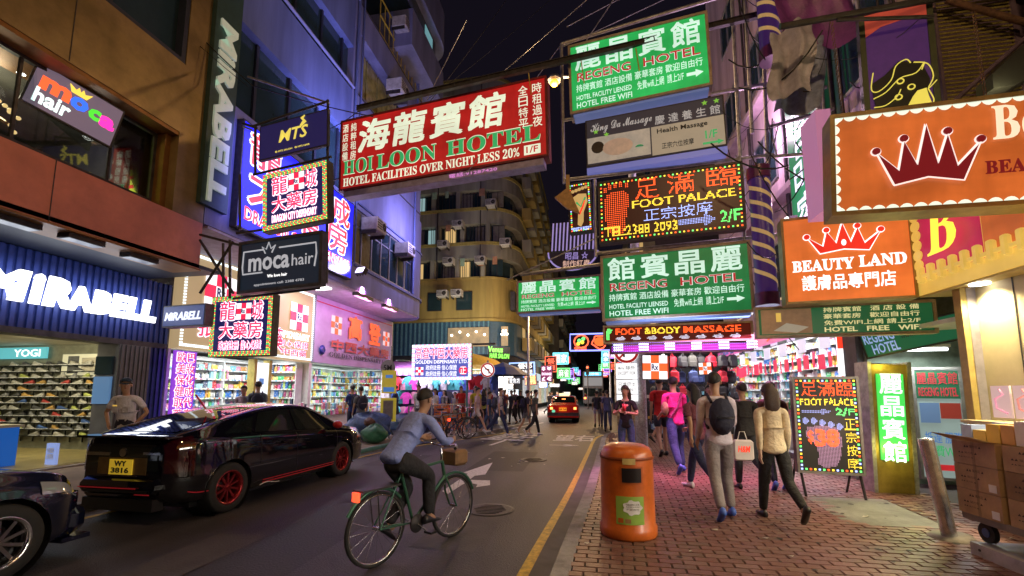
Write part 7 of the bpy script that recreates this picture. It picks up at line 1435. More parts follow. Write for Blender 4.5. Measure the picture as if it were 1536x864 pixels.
# ================================================================ BICYCLES
def bicycle(label, loc, rz, col, rack=True, basket=False, lean=0):
    b = thing('bicycle', label, 'bicycle', M=Matrix.Translation(loc) @ Matrix.Rotation(rz, 4, 'Z') @ Matrix.Rotation(lean, 4, 'Y'))
    fm = mat('bike_%s' % col[0], col[1], .3, .3, var=.1)      # x lateral, y forward; wheels at y=0 and 1.05
    for y in (0, 1.05):
        w = MB().lathe([(.31, -.018), (.335, -.012), (.335, .012), (.31, .018), (.305, 0), (.31, -.018)], (0, 0, 0), 'X', 28).build('wheel', rubber, b); w.location = (0, y, .335)
        MB().lathe([(.295, -.012), (.31, -.012), (.31, .012), (.295, .012), (.295, -.012)], (0, 0, 0), 'X', 28).build('rim', chrome, w); sp = MB()
        for k in range(16): a = 2 * PI * k / 16; sp.cyl((.02 * (-1) ** k, 0, 0), (0, .3 * math.cos(a), .3 * math.sin(a)), .0022, n=3, cap=False)
        sp.cyl((-.04, 0, 0), (.04, 0, 0), .02, n=8); sp.build('spokes', chrome, w)
        fd_ = MB(); pts = [(0, .36 * math.cos(a), .36 * math.sin(a)) for a in [R(20 + k * 14) + (R(20) if y == 0 else -R(0)) for k in range(9)]]; fd_.tube(pts, .018, 5); fo = fd_.build('mudguard', fm, b); fo.location = (0, y, .335)
    F = MB(); BBK = (0, .45, .29); ST = (0, .28, .80); HT = (0, .86, .84); HB = (0, .90, .68)
    F.tube([BBK, ST], .016).tube([ST, HT], .016).tube([BBK, HB], .019).tube([HT, HB], .019).tube([(0, .9, .70), (.05, .97, .5), (.05, 1.05, .335)], .011).tube([(0, .9, .70), (-.05, .97, .5), (-.05, 1.05, .335)], .011)
    for s in (1, -1): F.tube([ST, (s * .05, 0, .335)], .009).tube([BBK, (s * .05, 0, .335)], .009)
    F.build('frame', fm, b); MB().tube([(0, .28, .8), (0, .25, .93)], .013).build('seat_post', chrome, b); MB().ball((0, .22, .95), (.08, .13, .035), 10).build('saddle', black, b)
    MB().tube([(0, .86, .84), (0, .84, .98), (.0, .88, 1.0)], .013).tube([(-.29, .76, 1.02), (-.2, .86, 1.03), (0, .88, 1.0), (.2, .86, 1.03), (.29, .76, 1.02)], .012).build('handlebar', chrome, b)
    for s in (1, -1): MB().tube([(s * .29, .76, 1.02), (s * .33, .70, 1.015)], .017).build('grip', black, b)
    MB().lathe([(0, .055), (.09, .055), (.09, .062), (0, .062)], (0, .45, .29), 'X', 18).build('chainring', dsteel, b)
    for s in (1, -1): MB().tube([(s * .07, .45, .29), (s * .08, .45 + s * .12, .29 - s * .10)], .01).build('crank', chrome, b); MB().cb((s * .13, .45 + s * .12, .29 - s * .10), (.1, .08, .02)).build('pedal', black, b)
    if rack: MB().box(-.07, .07, -.22, .22, .70, .715).cyl((.05, 0, .335), (.06, -.05, .7), .006, n=5).cyl((-.05, 0, .335), (-.06, -.05, .7), .006, n=5).build('rack', dsteel, b); MB().box(-.04, .04, -.25, -.225, .62, .70).build('rear_reflector', lit('reflector_red', (1, .06, .02), 2.5), b)
    if basket: MB().rbox(-.13, .13, .95, 1.16, .78, .95, .03).build('basket', mat('basket_brown', (.25, .14, .06), .6), b)
    return b
CYX, CYY, CYR = -2.0, 3.95, R(-24)
bicycle('green bicycle ridden by the man in the blue shirt', (CYX, CYY, 0), CYR, ('green', (.05, .16, .10)), basket=True)
for i, (u, v, a, lb, c) in enumerate([(663, 660, -70, 'dark bicycle parked by the left kerb, nearest the golden box sign post', ('black', (.02, .02, .02))), (690, 662, -10, 'dark bicycle parked end-on beside the other one at the left kerb', ('navy', (.02, .03, .08)))]):
    p = aZ(u, v, .13); bicycle(lb, (p.x - .3, p.y, .13), R(a), c, lean=R(6))
# ================================================================ PEOPLE
skin_t = [mat('skin_warm', (.50, .30, .20), .5, var=.06), mat('skin_tan', (.42, .24, .15), .5, var=.06), mat('skin_pale', (.58, .38, .29), .5, var=.06)]
hair_m = mat('black_hair', (.012, .010, .010), .45, var=.3, scale=40, bump=.4); hair_b = mat('brown_hair', (.05, .025, .018), .45, var=.3, scale=40, bump=.4)
eye_w = mat('eye_white', (.7, .7, .7), .3, var=0); lip = mat('lips', (.45, .12, .1), .5, var=0); shoe_w = mat('white_trainers', (.65, .65, .68), .5, var=.1); shoe_b = mat('black_shoes', (.015, .015, .02), .4, var=.1); shoe_bl = mat('blue_trainers', (.05, .12, .5), .5, var=.1)
clothm = {}
def cm_(c, n=None):
    k = 'cloth_%02d_%02d_%02d' % tuple(int(x * 99) for x in c)
    if k not in MT: mat(k, c, .8, var=.25, scale=5, bump=1.0, bs=3.2)
    return MT[k]
def skinmesh(nodes, edges, root=0, sub=1, name='s', m=None, parent=None, lab=None):
    me = bpy.data.meshes.new(name); me.from_pydata([n[0] for n in nodes], edges, []); o = bpy.data.objects.new(name, me); TS.collection.objects.link(o)
    o.modifiers.new('skin', 'SKIN').use_smooth_shade = True
    sv = me.skin_vertices[0].data
    for i, n in enumerate(nodes): r = n[1]; sv[i].radius = r if isinstance(r, tuple) else (r, r); sv[i].use_root = (i == root)
    s = o.modifiers.new('sub', 'SUBSURF'); s.levels = sub; s.render_levels = sub
    TV.update(); dg = TV.depsgraph; me2 = bpy.data.meshes.new_from_object(o.evaluated_get(dg)); bpy.data.objects.remove(o); bpy.data.meshes.remove(me)
    me2.name = name; me2.materials.clear(); me2.materials.append(m)
    o2 = bpy.data.objects.new(name, me2); C.objects.link(o2); o2.parent = parent
    if lab: o2['label'] = lab
    return o2
def person(label, x, y, h=1.7, face=0, top=(.5, .5, .5), legs=(.05, .06, .1), shorts=False, sleeve='short', phase=.0, stride=25, armL=(10, 15), armR=(-10, 15), lean=3, headturn=0, headdown=0, hair='short', hcol=None, skin=0, shoes=None, z=.13, fem=False, near=False, bag=None, bagcol=(.02, .025, .05), cap=None, skirt=None, group=None, sit=None, armout=(4, 4), topname='shirt', loose=1.0):
    """figure in rest scale 1.75 m, standing on z; face = heading in degrees, 0 looks along +Y"""
    k = h / 1.75; sub = 1 if not near else 2
    r = thing('person', label, 'person', (x, y, z), R(face), group); r.scale = (k, k, k)
    hz = .93; thigh = .44; shin = .42; bw_ = .165 if fem else .185; hw = .095
    V = Vector
    def leg(s, sw, kn):
        hp = V((s * hw, 0, hz - .03)); a = R(sw); kn_ = hp + V((s * .005, math.sin(a) * thigh, -math.cos(a) * thigh)); b = a - R(kn)
        an = kn_ + V((s * .005, math.sin(b) * shin, -math.cos(b) * shin)); return hp, kn_, an, b
    if sit: legsP = [leg(1, *sit[0]), leg(-1, *sit[1])]
    else:
        a1, a2 = stride * math.cos(phase), -stride * math.cos(phase); k1 = 6 + max(0, math.sin(phase)) * 45 + (14 if a1 < 0 else 0); k2 = 6 + max(0, -math.sin(phase)) * 45 + (14 if a2 < 0 else 0)
        legsP = [leg(1, a1, k1), leg(-1, a2, k2)]
    lowz = min(l[2].z - (.085 + .10 * max(0, -math.sin(l[3]))) for l in legsP)
    if not sit or sit[2:] == ('ground',): dz = -lowz
    else: dz = 0
    off = V((0, 0, dz)); legsP = [(a + off, b + off, c + off, d) for a, b, c, d in legsP]
    ln = R(lean)
    def up(s, f=0): return V((0, math.sin(ln) * s + f, math.cos(ln) * s)) + V((0, 0, hz + dz))
    pel = up(0); wai = up(.15); che = up(.34); sho = up(.475); nek = up(.52); nk2 = up(.575, .012); yawv = R(headturn)
    T_ = 1.0 if not fem else .9
    # arms
    def arm(s, a, el, out):
        S0 = sho + V((s * bw_, 0, -.02)); A = R(a); O = R(out); d = V((s * math.sin(O), math.sin(A), -math.cos(A) * math.cos(O))).normalized(); E_ = S0 + d * .285
        B_ = A + R(el); d2 = V((s * math.sin(O) * .3, math.sin(B_), -math.cos(B_))).normalized(); return S0, E_, E_ + d2 * .25, d2
    def arm3(s, tgt):            # two-bone reach to a target point in body space
        S0 = sho + V((s * bw_, 0, -.02)); t = V(tgt) - S0; L = min(t.length, .53); u = t.normalized(); a = .285; b = .25; c = (a * a + L * L - b * b) / (2 * a * L); hh = a * math.sqrt(max(0, 1 - c * c)); pole = V((s * .8, -.3, -.7)); pole = (pole - u * pole.dot(u)).normalized()
        E_ = S0 + u * (a * c) + pole * hh; Wp = S0 + u * L; return S0, E_, Wp, (Wp - E_).normalized()
    arms = []
    for s, A, o in ((1, armR, armout[0]), (-1, armL, armout[1])): arms.append(arm3(s, A) if len(A) == 3 else arm(s, A[0], A[1], o))
    sk = skin_t[skin]
    # ---- body: one continuous skin
    N = []; E = []
    def nd(p, rr, par=None):
        N.append((tuple(p), rr)); i = len(N) - 1
        if par is not None: E.append((par, i))
        return i
    i0 = nd(pel, (.08, .055)); i1 = nd(wai, (.085, .06), i0); i2 = nd(che, (.11, .08), i1); i3 = nd(sho, (.075, .06), i2); i4 = nd(nek, .052, i3); i5 = nd(nk2, .05, i4)
    hc = nk2 + V((0, .012, .10)); hd = V((0, math.sin(R(headdown)), 0)) * .04
    i6 = nd(nk2 + V((0, .018, .06)) + hd, (.062, .068), i5); i7 = nd(hc + V((0, .005, .035)) + hd, (.073, .088), i6); i8 = nd(hc + V((0, -.002, .095)) + hd * .8, (.062, .072), i7)
    for (hp, kn_, an, b), s in zip(legsP, (1, -1)):
        a = nd(hp, .058, i0); a = nd(hp.lerp(kn_, .5), .06, a); a = nd(kn_, .05, a); a = nd(kn_.lerp(an, .35), .05, a); a = nd(an, .034, a); a = nd(an + V((s * .01, .09, -.055)), .028, a)
    for (S0, E_, Wp, d2), s in zip(arms, (1, -1)):
        a = nd(S0, .048, i3); a = nd(S0.lerp(E_, .5), .042, a); a = nd(E_, .034, a); a = nd(E_.lerp(Wp, .4), .034, a); a = nd(Wp, .022, a); 
        side = d2.cross(V((1, 0, 0))).normalized(); pm_ = nd(Wp + d2 * .055, (.034, .018) if near else .028, a)
        if near:
            for f in range(4):
                o_ = side * (.027 - f * .018); c1 = Wp + d2 * .09 + o_; L = [.068, .078, .072, .056][f]; bend = V((-s * .02, 0, 0)); b1 = nd(c1, .0105, pm_); b2 = nd(c1 + d2 * L * .55 + bend * .5, .009, b1); nd(c1 + d2 * L * .9 + bend * 1.3, .0075, b2)
            t1 = nd(Wp + d2 * .03 + side * .035, .011, a); nd(Wp + d2 * .075 + side * .05, .009, t1)
        else: nd(Wp + d2 * .12 - V((s * .01, 0, 0)), .018, pm_)
    body = skinmesh(N, E, 0, sub, 'body', sk, r)
    # ---- trousers / shorts / skirt
    N = []; E = []; lm_ = cm_(legs); j0 = nd(pel + V((0, 0, .02)), (.128, .098)); nd(up(.03), (.105, .08), j0); j1 = nd(pel + V((0, 0, -.03)), (.13, .105), j0)
    for hp, kn_, an, b in legsP:
        a = nd(hp + V((0, 0, -.03)), .098 * loose, j1)
        if shorts: nd(hp.lerp(kn_, .45), .092, a) if False else nd(hp.lerp(kn_, .72), .088, nd(hp.lerp(kn_, .4), .088, a))
        else:
            a = nd(hp.lerp(kn_, .5), .088 * loose, a); a = nd(kn_, .072 * loose, a); a = nd(kn_.lerp(an, .4), .066 * loose, a); nd(an + V((0, 0, .0)), .052 * loose, a)
    skinmesh(N, E, 0, sub, 'shorts' if shorts else 'trousers', lm_, r)
    # ---- top
    N = []; E = []; tm = cm_(top); g_ = loose
    k0 = nd(up(-.12), (.195, .14)); k0 = nd(up(-.02), (.175, .125), k0) ; k1_ = nd(up(.10), (.155 * T_, .116), k0); k2_ = nd(up(.24), (.150 * T_, .112), k1_); k3 = nd(che + V((0, 0, .02)), (.15 * T_, .112), k2_); k4 = nd(sho, (.09, .078), k3); nd(nek + V((0, 0, -.012)), .058, k4)
    for (S0, E_, Wp, d2), s in zip(arms, (1, -1)):
        a = nd(S0, .064, k4); 
        if sleeve == 'none': continue
        a = nd(S0.lerp(E_, .5), .057, a)
        if sleeve == 'short': nd(S0.lerp(E_, .72), .056, a)
        else: a = nd(E_, .047, a); a = nd(E_.lerp(Wp, .45), .045, a); nd(Wp + d2 * -.01, .034, a)
    skinmesh(N, E, 4, sub, topname, tm, r)
    if skirt: a = MB().lathe([(.11, .08), (.15, -.05), (.2, -.3)], tuple(pel), n=16).build('skirt', cm_(skirt), r)
    # ---- shoes
    sm_ = shoes or shoe_b
    for hp, kn_, an, b in legsP:
        pitch = max(-.9, min(.5, b if b < 0 else b * .6)); M_ = Matrix.Translation(an + V((0, 0, 0))) @ Matrix.Rotation(pitch, 4, 'X'); mb = MB(); sec = [(-.075, .03, -.085, -.005), (-.05, .038, -.085, .02), (.0, .04, -.085, .01), (.06, .045, -.085, -.03), (.13, .045, -.085, -.045), (.175, .03, -.083, -.06)]; vs = []
        for yy, wx, z0, z1 in sec:
            for c in range(8): t = 2 * PI * c / 8; vs.append(M_ @ V((wx * math.cos(t), yy, (z0 + z1) / 2 + (z1 - z0) / 2 * math.sin(t))))
        mb.add(vs, [(i * 8 + c, i * 8 + (c + 1) % 8, i * 8 + 8 + (c + 1) % 8, i * 8 + 8 + c) for i in range(5) for c in range(8)] + [tuple(range(7, -1, -1)), tuple(range(40, 48))], 0, True); mb.build('shoe', sm_, r)
    # ---- head details
    H0 = hc + hd + V((0, .0, .035)); Rh = Matrix.Translation(H0) @ Matrix.Rotation(yawv, 4, 'Z') @ Matrix.Rotation(-R(headdown), 4, 'X')
    hm = hcol or hair_m
    def cap_(mb, rx, ry, rz, lowf, c=(0, 0, 0), n=16, fr=.25):   # hair shell: lower at the back than in front
        vs = []; kk = 9
        for j in range(kk + 1):
            for i in range(n):
                a = 2 * PI * i / n; back = (1 - math.sin(a)) / 2; mx = PI * (.36 + lowf * back); t = mx * j / kk; jit = 1 + .03 * math.sin(i * 5.3 + j * 3.1)
                vs.append(Rh @ V((c[0] + rx * math.sin(t) * math.cos(a) * jit, c[1] + ry * math.sin(t) * math.sin(a) * jit, c[2] + rz * math.cos(t))))
        return mb.add(vs, [(j * n + i, j * n + (i + 1) % n, (j + 1) * n + (i + 1) % n, (j + 1) * n + i) for j in range(kk) for i in range(n)][::1], 0, True)
    if hair != 'bald':
        mb = MB(); cap_(mb, .086, .104, .10, .36 if hair == 'short' else .42, (0, -.008, .028))
        if hair == 'long':
            pts = [Rh @ V(p_) for p_ in ((0, -.05, .08), (0, -.085, .0), (0, -.095, -.1), (0, -.10, -.2), (0, -.09, -.29))]
            for i, p_ in enumerate(pts[:-1]): pass
            vs = []; n = 14
            for j, (p_, w1, w2) in enumerate(zip(pts, (.06, .092, .10, .095, .05), (.04, .055, .055, .05, .03))):
                for i in range(n): a = 2 * PI * i / n; vs.append(p_ + V((w1 * math.cos(a) * (1 + .05 * math.sin(i * 3 + j)), w2 * math.sin(a), 0)))
            mb.add(vs, [(j * n + i, j * n + (i + 1) % n, (j + 1) * n + (i + 1) % n, (j + 1) * n + i) for j in range(4) for i in range(n)] + [tuple(range(4 * n, 5 * n))], 0, True)
        mb.build('hair', hm, r)
    fc = MB().add([Rh @ V(p_) for p_ in ((-.012, .082, -.005), (.012, .082, -.005), (.016, .085, -.035), (-.016, .085, -.035), (0, .112, -.03), (0, .09, .015))], [(0, 5, 4), (5, 1, 4), (1, 2, 4), (2, 3, 4), (3, 0, 4)], 0, True); 
    for s in (1, -1): fc.ball(tuple(Rh @ V((s * .077, 0, -.015))), (.012, .02, .028), 8)
    fc.build('nose_and_ears', sk, r)
    for s in (1, -1): e_ = MB().ball(tuple(Rh @ V((s * .03, .077, .012))), (.013, .008, .007), 8).build('eye', eye_w, r); MB().ball(tuple(Rh @ V((s * .03, .084, .012))), .0055, 6).build('pupil', black, e_); MB().cb((0, 0, 0), (.03, .006, .006), M=Rh @ Matrix.Translation((s * .03, .082, .033))).build('eyebrow', hm, r)
    MB().ball(tuple(Rh @ V((0, .078, -.055))), (.022, .008, .007), 8).build('mouth', lip, r)
    if cap:
        mb = MB(); cap_(mb, .092, .11, .09, .12, (0, -.005, .035)); vs = [Rh @ V((.075 * math.cos(t), .085 + .075 * math.sin(t), .045 - .015 * math.sin(t))) for t in [PI * i / 8 for i in range(9)]]; mb.add(vs, [tuple(range(9))]); mb.build('cap', cm_(cap), r)
    if bag == 'backpack':
        bm_ = cm_(bagcol); c = up(.27, -.19); g = MB().ball((0, c.y, c.z), (.155, .10, .23), 14).ball((0, c.y - .075, c.z - .07), (.11, .05, .11), 10); g.build('backpack', bm_, r)
        for s in (1, -1): MB().tube([(s * .10, c.y + .05, c.z + .17), tuple(up(.50, -.01) + V((s * .11, 0, .045))), tuple(up(.40, .125) + V((s * .11, 0, 0))), tuple(up(.2, .12) + V((s * .12, 0, 0))), (s * .14, c.y + .1, c.z - .15)], .019, 6).build('strap', bm_, r)
        MB().box(-.1, .1, c.y - .13, c.y - .12, c.z - .02, c.z).build('zip', chrome, r)
    if bag == 'sling':
        bm_ = cm_(bagcol); MB().tube([tuple(up(.48, -.12) + V((.1, 0, .03))), tuple(up(.25, -.13)), tuple(up(.08, -.12) + V((-.13, 0, 0)))], .022, 6).build('strap', bm_, r); MB().ball(tuple(up(.22, -.02) + V((-.20, 0, 0))), (.06, .12, .14), 10).build('sling_bag', cm_((.3, .2, .12)), r)
    return r, arms, up
W0 = 90
# right pavement, from near to far
person('man from behind in a pale shirt and grey trousers wearing a dark backpack', 1.47, 5.75, 1.66, 2, (.72, .64, .72), (.24, .21, .22), sleeve='long', phase=.5, stride=15, bag='backpack', bagcol=(.02, .022, .05), near=True, armR=(8, 70), armL=(5, 25), topname='shirt', headturn=-30, loose=1.05, shoes=shoe_bl)
person('woman from behind with long dark hair, beige jacket and black trousers', 2.06, 5.72, 1.54, 4, (.70, .58, .40), (.012, .012, .016), sleeve='long', phase=2.7, stride=17, hair='long', hcol=hair_b, fem=True, near=True, armR=(-5, 20), armL=(-12, 12), topname='jacket', skin=2)
person('woman with long black hair, plum and white top, dark jeans and white trainers stepping left', 1.52, 7.2, 1.6, 35, (.20, .06, .09), (.025, .035, .10), sleeve='short', phase=0.2, stride=26, hair='long', fem=True, near=True, armR=(15, 50), armL=(-20, 20), shoes=shoe_w, topname='top')
person('broad man in a bright pink T-shirt and blue jeans with a sling bag', 1.50, 8.75, 1.72, 12, (.75, .03, .30), (.03, .06, .18), phase=.6, stride=20, bag='sling', bagcol=(.2, .03, .10), cap=(.03, .03, .05), near=True, loose=1.12, shoes=shoe_bl, armR=(10, 60), armL=(5, 60), headturn=-20, topname='t_shirt')
person('man from behind in a red T-shirt and dark shorts beside the lamp pole', 1.56, 11.0, 1.78, 8, (.55, .015, .02), (.02, .025, .05), shorts=True, phase=.2, stride=11, shoes=shoe_b, armR=(0, 8), armL=(0, 12), near=True, topname='t_shirt', headturn=-25)
wd, arms_w, up_w = person('woman leaning by the lamp pole sipping a red drink, black top and jeans', .62, 9.0, 1.56, 168, (.015, .015, .02), (.05, .10, .22), phase=0, stride=5, hair='long', hcol=hair_b, fem=True, near=True, armR=(.05, .22, 1.30), armL=(-.06, .23, 1.22), skin=0, topname='top', headdown=10, headturn=-12)
dr = thing('drink_cup', 'red drink cup with a pale straw held by the woman in black', 'cup', Matrix.Translation((.62, 9.0, .13)) @ Matrix.Rotation(R(168), 4, 'Z') @ Vector((-.01, .27, 1.12)))
MB().lathe([(0, 0), (.032, 0), (.04, .13), (0, .13)], n=14).build('cup', mat('cup_red', (.6, .05, .06), .3), dr); MB().cyl((0, 0, .13), (-.01, -.09, .22), .004, n=5).build('straw', white, dr)
person('young woman facing the camera in white between the pink shirt and the backpack', 2.25, 9.3, 1.58, 170, (.6, .58, .62), (.3, .12, .16), shorts=True, hair='long', fem=True, near=True, phase=1.2, stride=12, skin=2, topname='top', shoes=shoe_w)
person('dark haired person in black behind the man with the backpack, carrying the white bag', 2.28, 7.4, 1.58, 5, (.02, .02, .025), (.02, .025, .04), sleeve='long', phase=2.2, stride=18, near=True, armR=(2, 5), armL=(0, 5), topname='jacket')
hb_ = thing('shopping_bag', 'white plastic shopping bag with red H&M letters beside the backpack man', 'bag', (2.02, 6.7, .66)); hb_.scale = (.78, .78, .78); MB().rbox(-.17, .17, -.07, .07, 0, .36, .04).build('bag', mat('bag_white', (.7, .66, .68), .5, var=.1), hb_); MB().tube([(-.08, 0, .35), (-.04, 0, .5), (.04, 0, .5), (.08, 0, .35)], .008, 5).build('handle', white, hb_); txt(hb_, 'H&M', -.1, .1, .15, .26, rw, y=-.075, shear=.2)
person('person in dark clothes with blue trainers partly hidden by the woman in beige', 2.75, 7.6, 1.6, -5, (.1, .04, .05), (.02, .03, .06), sleeve='long', phase=.8, stride=15, shoes=shoe_bl, topname='jacket', bag='sling')
person('small child-sized figure in dark top behind the red T-shirt man', 2.15, 12.6, 1.4, 10, (.06, .05, .12), (.02, .02, .04), topname='top', phase=1)
# far right pavement and road edge
for i, (u, v, t, l, lb) in enumerate([(896, 640, (.03, .03, .05), (.3, .3, .35), 'far person in dark top and pale shorts at the right road edge'), (906, 640, (.45, .42, .5), (.06, .06, .1), 'far person in a pale top walking at the right road edge'), (912, 648, (.08, .09, .2), (.05, .06, .12), 'far person in dark blue nearest the lamp pole at the right road edge')]):
    p = aZ(u, v, 0); person(lb, p.x, p.y, 1.68, 0, t, l, shorts=(i == 0), phase=i * 1.3, stride=18, z=0.0)
# guard
g_, _, _ = person('security guard in a grey uniform shirt and dark cap standing behind the black car', -7.72, 6.2, 1.66, 195, (.62, .60, .68), (.02, .025, .05), near=True, stride=5, lean=6, armR=(.22, .10, 1.0), armL=(-.22, .10, 1.0), cap=(.01, .03, .06), skin=1, headturn=35, headdown=10, topname='uniform_shirt')
for s in (1, -1): MB().box(s * .15 - .055, s * .15 + .055, .02, .1, 1.425, 1.44).build('epaulette', cm_((.02, .03, .08)), g_); MB().box(s * .085 - .05, s * .085 + .05, .165, .172, 1.2, 1.3).build('pocket', cm_((.5, .48, .55)), g_)
MB().box(.05, .12, .175, .18, 1.305, 1.33).build('badge', yel, g_)
# left pavement
ppl = [(-9.3, 10.5, 1.62, 200, (.5, .48, .5), (.1, .1, .15), 'person in white browsing the left dispensary', 'short', None), (-8.8, 10.4, 1.72, 40, (.16, .2, .26), (.05, .05, .07), 'man with a black backpack in front of the left dispensary', 'short', 'backpack'),
  (-7.6, 13.1, 1.66, 60, (.03, .07, .3), (.03, .04, .08), 'man in a blue printed shirt before the golden dispensary', 'short', 'backpack'), (-7.2, 12.9, 1.62, 50, (.16, .17, .2), (.03, .04, .08), 'man in a grey shirt beside the blue shirted one', 'short', 'backpack'),
  (-7.2, 15.4, 1.7, 100, (.02, .04, .12), (.04, .05, .1), 'person in navy beside the yellow notices', 'short', None), (-6.7, 16.4, 1.72, 170, (.65, .65, .68), (.12, .12, .15), 'man in a white T-shirt with dark straps left of the cyclist', 'short', None),
  (-6.6, 18.0, 1.6, 150, (.6, .55, .55), (.1, .1, .2), 'woman in a white patterned blouse at the clothes stall', 'short', None), (-5.6, 18.4, 1.72, 190, (.6, .03, .03), (.3, .05, .05), 'person in red at the clothes stall railings', 'short', None), (-4.9, 18.2, 1.7, 200, (.55, .5, .05), (.12, .1, .08), 'man in a yellow shirt behind the parked bicycles', 'short', None)]
for i, (x, y, h, f, t, l, lb, sl_, bg_) in enumerate(ppl): person(lb, x, y, h, f, t, l, sleeve=sl_, bag=bg_, phase=i * .9, stride=9, hair='long' if 'woman' in lb else 'short')
p = aZ(716, 652, .0)
person('woman striding in a pink top and white shorts at the crossing corner', -4.35, 16.3, 1.72, -85, (.55, .40, .45), (.6, .58, .62), shorts=True, phase=0, stride=30, shoes=shoe_w, fem=True, hair='short', z=.13)
person('man in a dark blue shirt walking behind the white shirted man', -4.1, 17.2, 1.62, -80, (.04, .07, .18), (.06, .10, .2), phase=.4, stride=22, shoes=shoe_w, z=.0)
person('man in a white T-shirt and navy trousers crossing with a backpack strap', -3.5, 16.4, 1.80, -75, (.62, .58, .62), (.02, .03, .10), phase=0.1, stride=27, shoes=shoe_w, bag='backpack', bagcol=(.05, .06, .1), z=.0)
person('man in grey shorts with a dark backpack crossing towards the road centre', -2.55, 17.0, 1.66, -60, (.05, .05, .08), (.2, .22, .26), shorts=True, phase=0.3, stride=15, shoes=shoe_w, bag='backpack', z=0)
person('man in an olive T-shirt and black trousers crossing beside the grey shorts man', -2.2, 16.8, 1.70, -60, (.10, .11, .08), (.015, .015, .02), phase=2.9, stride=18, shoes=shoe_w, z=0)
for i, (u, v, t, l, lb) in enumerate([(768, 636, (.02, .02, .025), (.015, .015, .02), 'person all in black reading a phone beyond the crossing'), (781, 634, (.015, .015, .03), (.02, .02, .03), 'person in black with a bag beyond the crossing'), (756, 632, (.35, .15, .2), (.1, .15, .3), 'person in a dusky pink top beyond the crossing'), (641, 640, (.4, .4, .45), (.05, .05, .1), 'far person in grey between the stalls')]):
    p = aZ(u, v, 0); person(lb, p.x, p.y, 1.7, 150 + i * 20, t, l, phase=i, stride=8, z=0)
cw = [('teal', (.05, .35, .35)), ('cream', (.6, .55, .42)), ('maroon', (.3, .03, .05)), ('sky blue', (.25, .4, .65)), ('orange', (.7, .25, .05)), ('grey', (.3, .3, .32)), ('lemon', (.6, .6, .15)), ('violet', (.3, .12, .5))]; bw2 = [('black trousers', (.02, .02, .025), False), ('khaki shorts', (.35, .28, .18), True), ('blue jeans', (.05, .1, .25), False)]
rgc = random.Random(77)
for i in range(24):
    a, c = cw[i % 8]; b2, c2, sh2 = bw2[i // 8]
    if i % 3 < 2: px, py, where = rgc.uniform(-8.5, -4.6), rgc.uniform(18.9, 27), 'in the crowd at the left side street'
    else: px, py, where = rgc.uniform(1.6, 3.9), rgc.uniform(13.5, 24), 'further up the right pavement'
    person('pedestrian in %s top and %s %s' % (a, b2, where), px, py, rgc.uniform(1.55, 1.78), rgc.choice([0, 180, 90, -90]) + rgc.uniform(-30, 30), c, c2, shorts=sh2, phase=rgc.random() * 6, stride=16, hair=rgc.choice(['short', 'long']), skin=rgc.randrange(3), z=.13 if px > 1 else .05, bag=rgc.choice([None, 'backpack']))
rg = random.Random(33)
for i in range(9):
    c = rg.choice([((.5, .5, .5), 'white'), ((.03, .03, .04), 'black'), ((.1, .15, .35), 'blue'), ((.4, .05, .05), 'red')]); x = -5.6 + rg.random() * 3; y = 30 + i * 2.4
    person('tiny distant pedestrian in a %s top far down the left pavement' % c[1], x - .5, y, 1.68, rg.uniform(0, 360), c[0], (.04, .05, .1), phase=rg.random() * 6, stride=18, z=0, group='distant pedestrians in %s tops' % c[1])
# cyclist on the green bicycle
Mc = Matrix.Translation((CYX, CYY, 0)) @ Matrix.Rotation(CYR, 4, 'Z')
k_ = 1.0; st = Mc @ Vector((0, .20, .0))
cy, _, _ = person('cyclist in a loose blue shirt riding away up the road', st.x, st.y, 1.66, math.degrees(CYR), (.28, .36, .80), (.015, .016, .025), sleeve='long', near=True, lean=40, sit=((62, 62), (38, 75)), armR=(.27, .56, 1.06), armL=(-.27, .56, 1.06), hair='short', headdown=12, z=.09, loose=1.15, topname='shirt', skin=1)
# ================================================================ stalls and clothes past the blue building
ms = thing('clothes_stall', 'crowded clothes stall with racks under striped awnings past the golden dispensary', 'stall', (-8, 22.5, .1))
A_ = lambda n, m, b, **k: b.build(n, m, ms, world=True, **k)
A_('awning', mat('striped_awning', (.3, .12, .35), .6, var=.3), MB().add([(-13, 22.3, 3.3), (-7.5, 22.3, 3.3), (-7.5, 21.3, 2.8), (-13, 21.3, 2.8)], [(0, 1, 2, 3)]).box(-13, -7.5, 21.28, 21.32, 2.5, 2.8))
for i in range(16): A_('awning_stripe', pinkw if False else mat('awning_pale', (.6, .45, .6), .6), MB().box(-12.9 + i * .34, -12.75 + i * .34, 21.26, 21.28, 2.5, 2.8))
A_('rail', steel, MB().cyl((-13, 21.6, 2.4), (-4.8, 21.6, 2.4), .03).cyl((-13, 21.6, 1.3), (-4.8, 21.6, 1.3), .03).cyl((-4.9, 21.6, 0), (-4.9, 21.6, 2.6), .035).cyl((-7.4, 21.6, 0), (-7.4, 21.6, 2.6), .035)); A_('back_sheet', mat('blue_back_sheet', (.06, .08, .2), .7, var=.5, scale=2), MB().box(-13, -4.9, 22.6, 22.65, 0, 2.6))
gm_ = {}
def garment(k, col):
    if k in gm_: o = bpy.data.objects.new('hanging_garment', gm_[k]); C.objects.link(o); return o
    o = MB().poly([(-.16, 0), (-.2, .38), (-.3, .26), (-.36, .36), (-.2, .62), (-.06, .66), (.06, .66), (.2, .62), (.36, .36), (.3, .26), (.2, .38), (.16, 0)], -.03, .03).build('hanging_garment', cm_(col)); gm_[k] = o.data; return o
cols = {'red': (.6, .03, .05), 'magenta': (.6, .05, .4), 'white': (.6, .6, .65), 'blue': (.05, .12, .5), 'black': (.03, .03, .04), 'teal': (.05, .35, .35), 'pink': (.7, .3, .45)}
rg = random.Random(5)
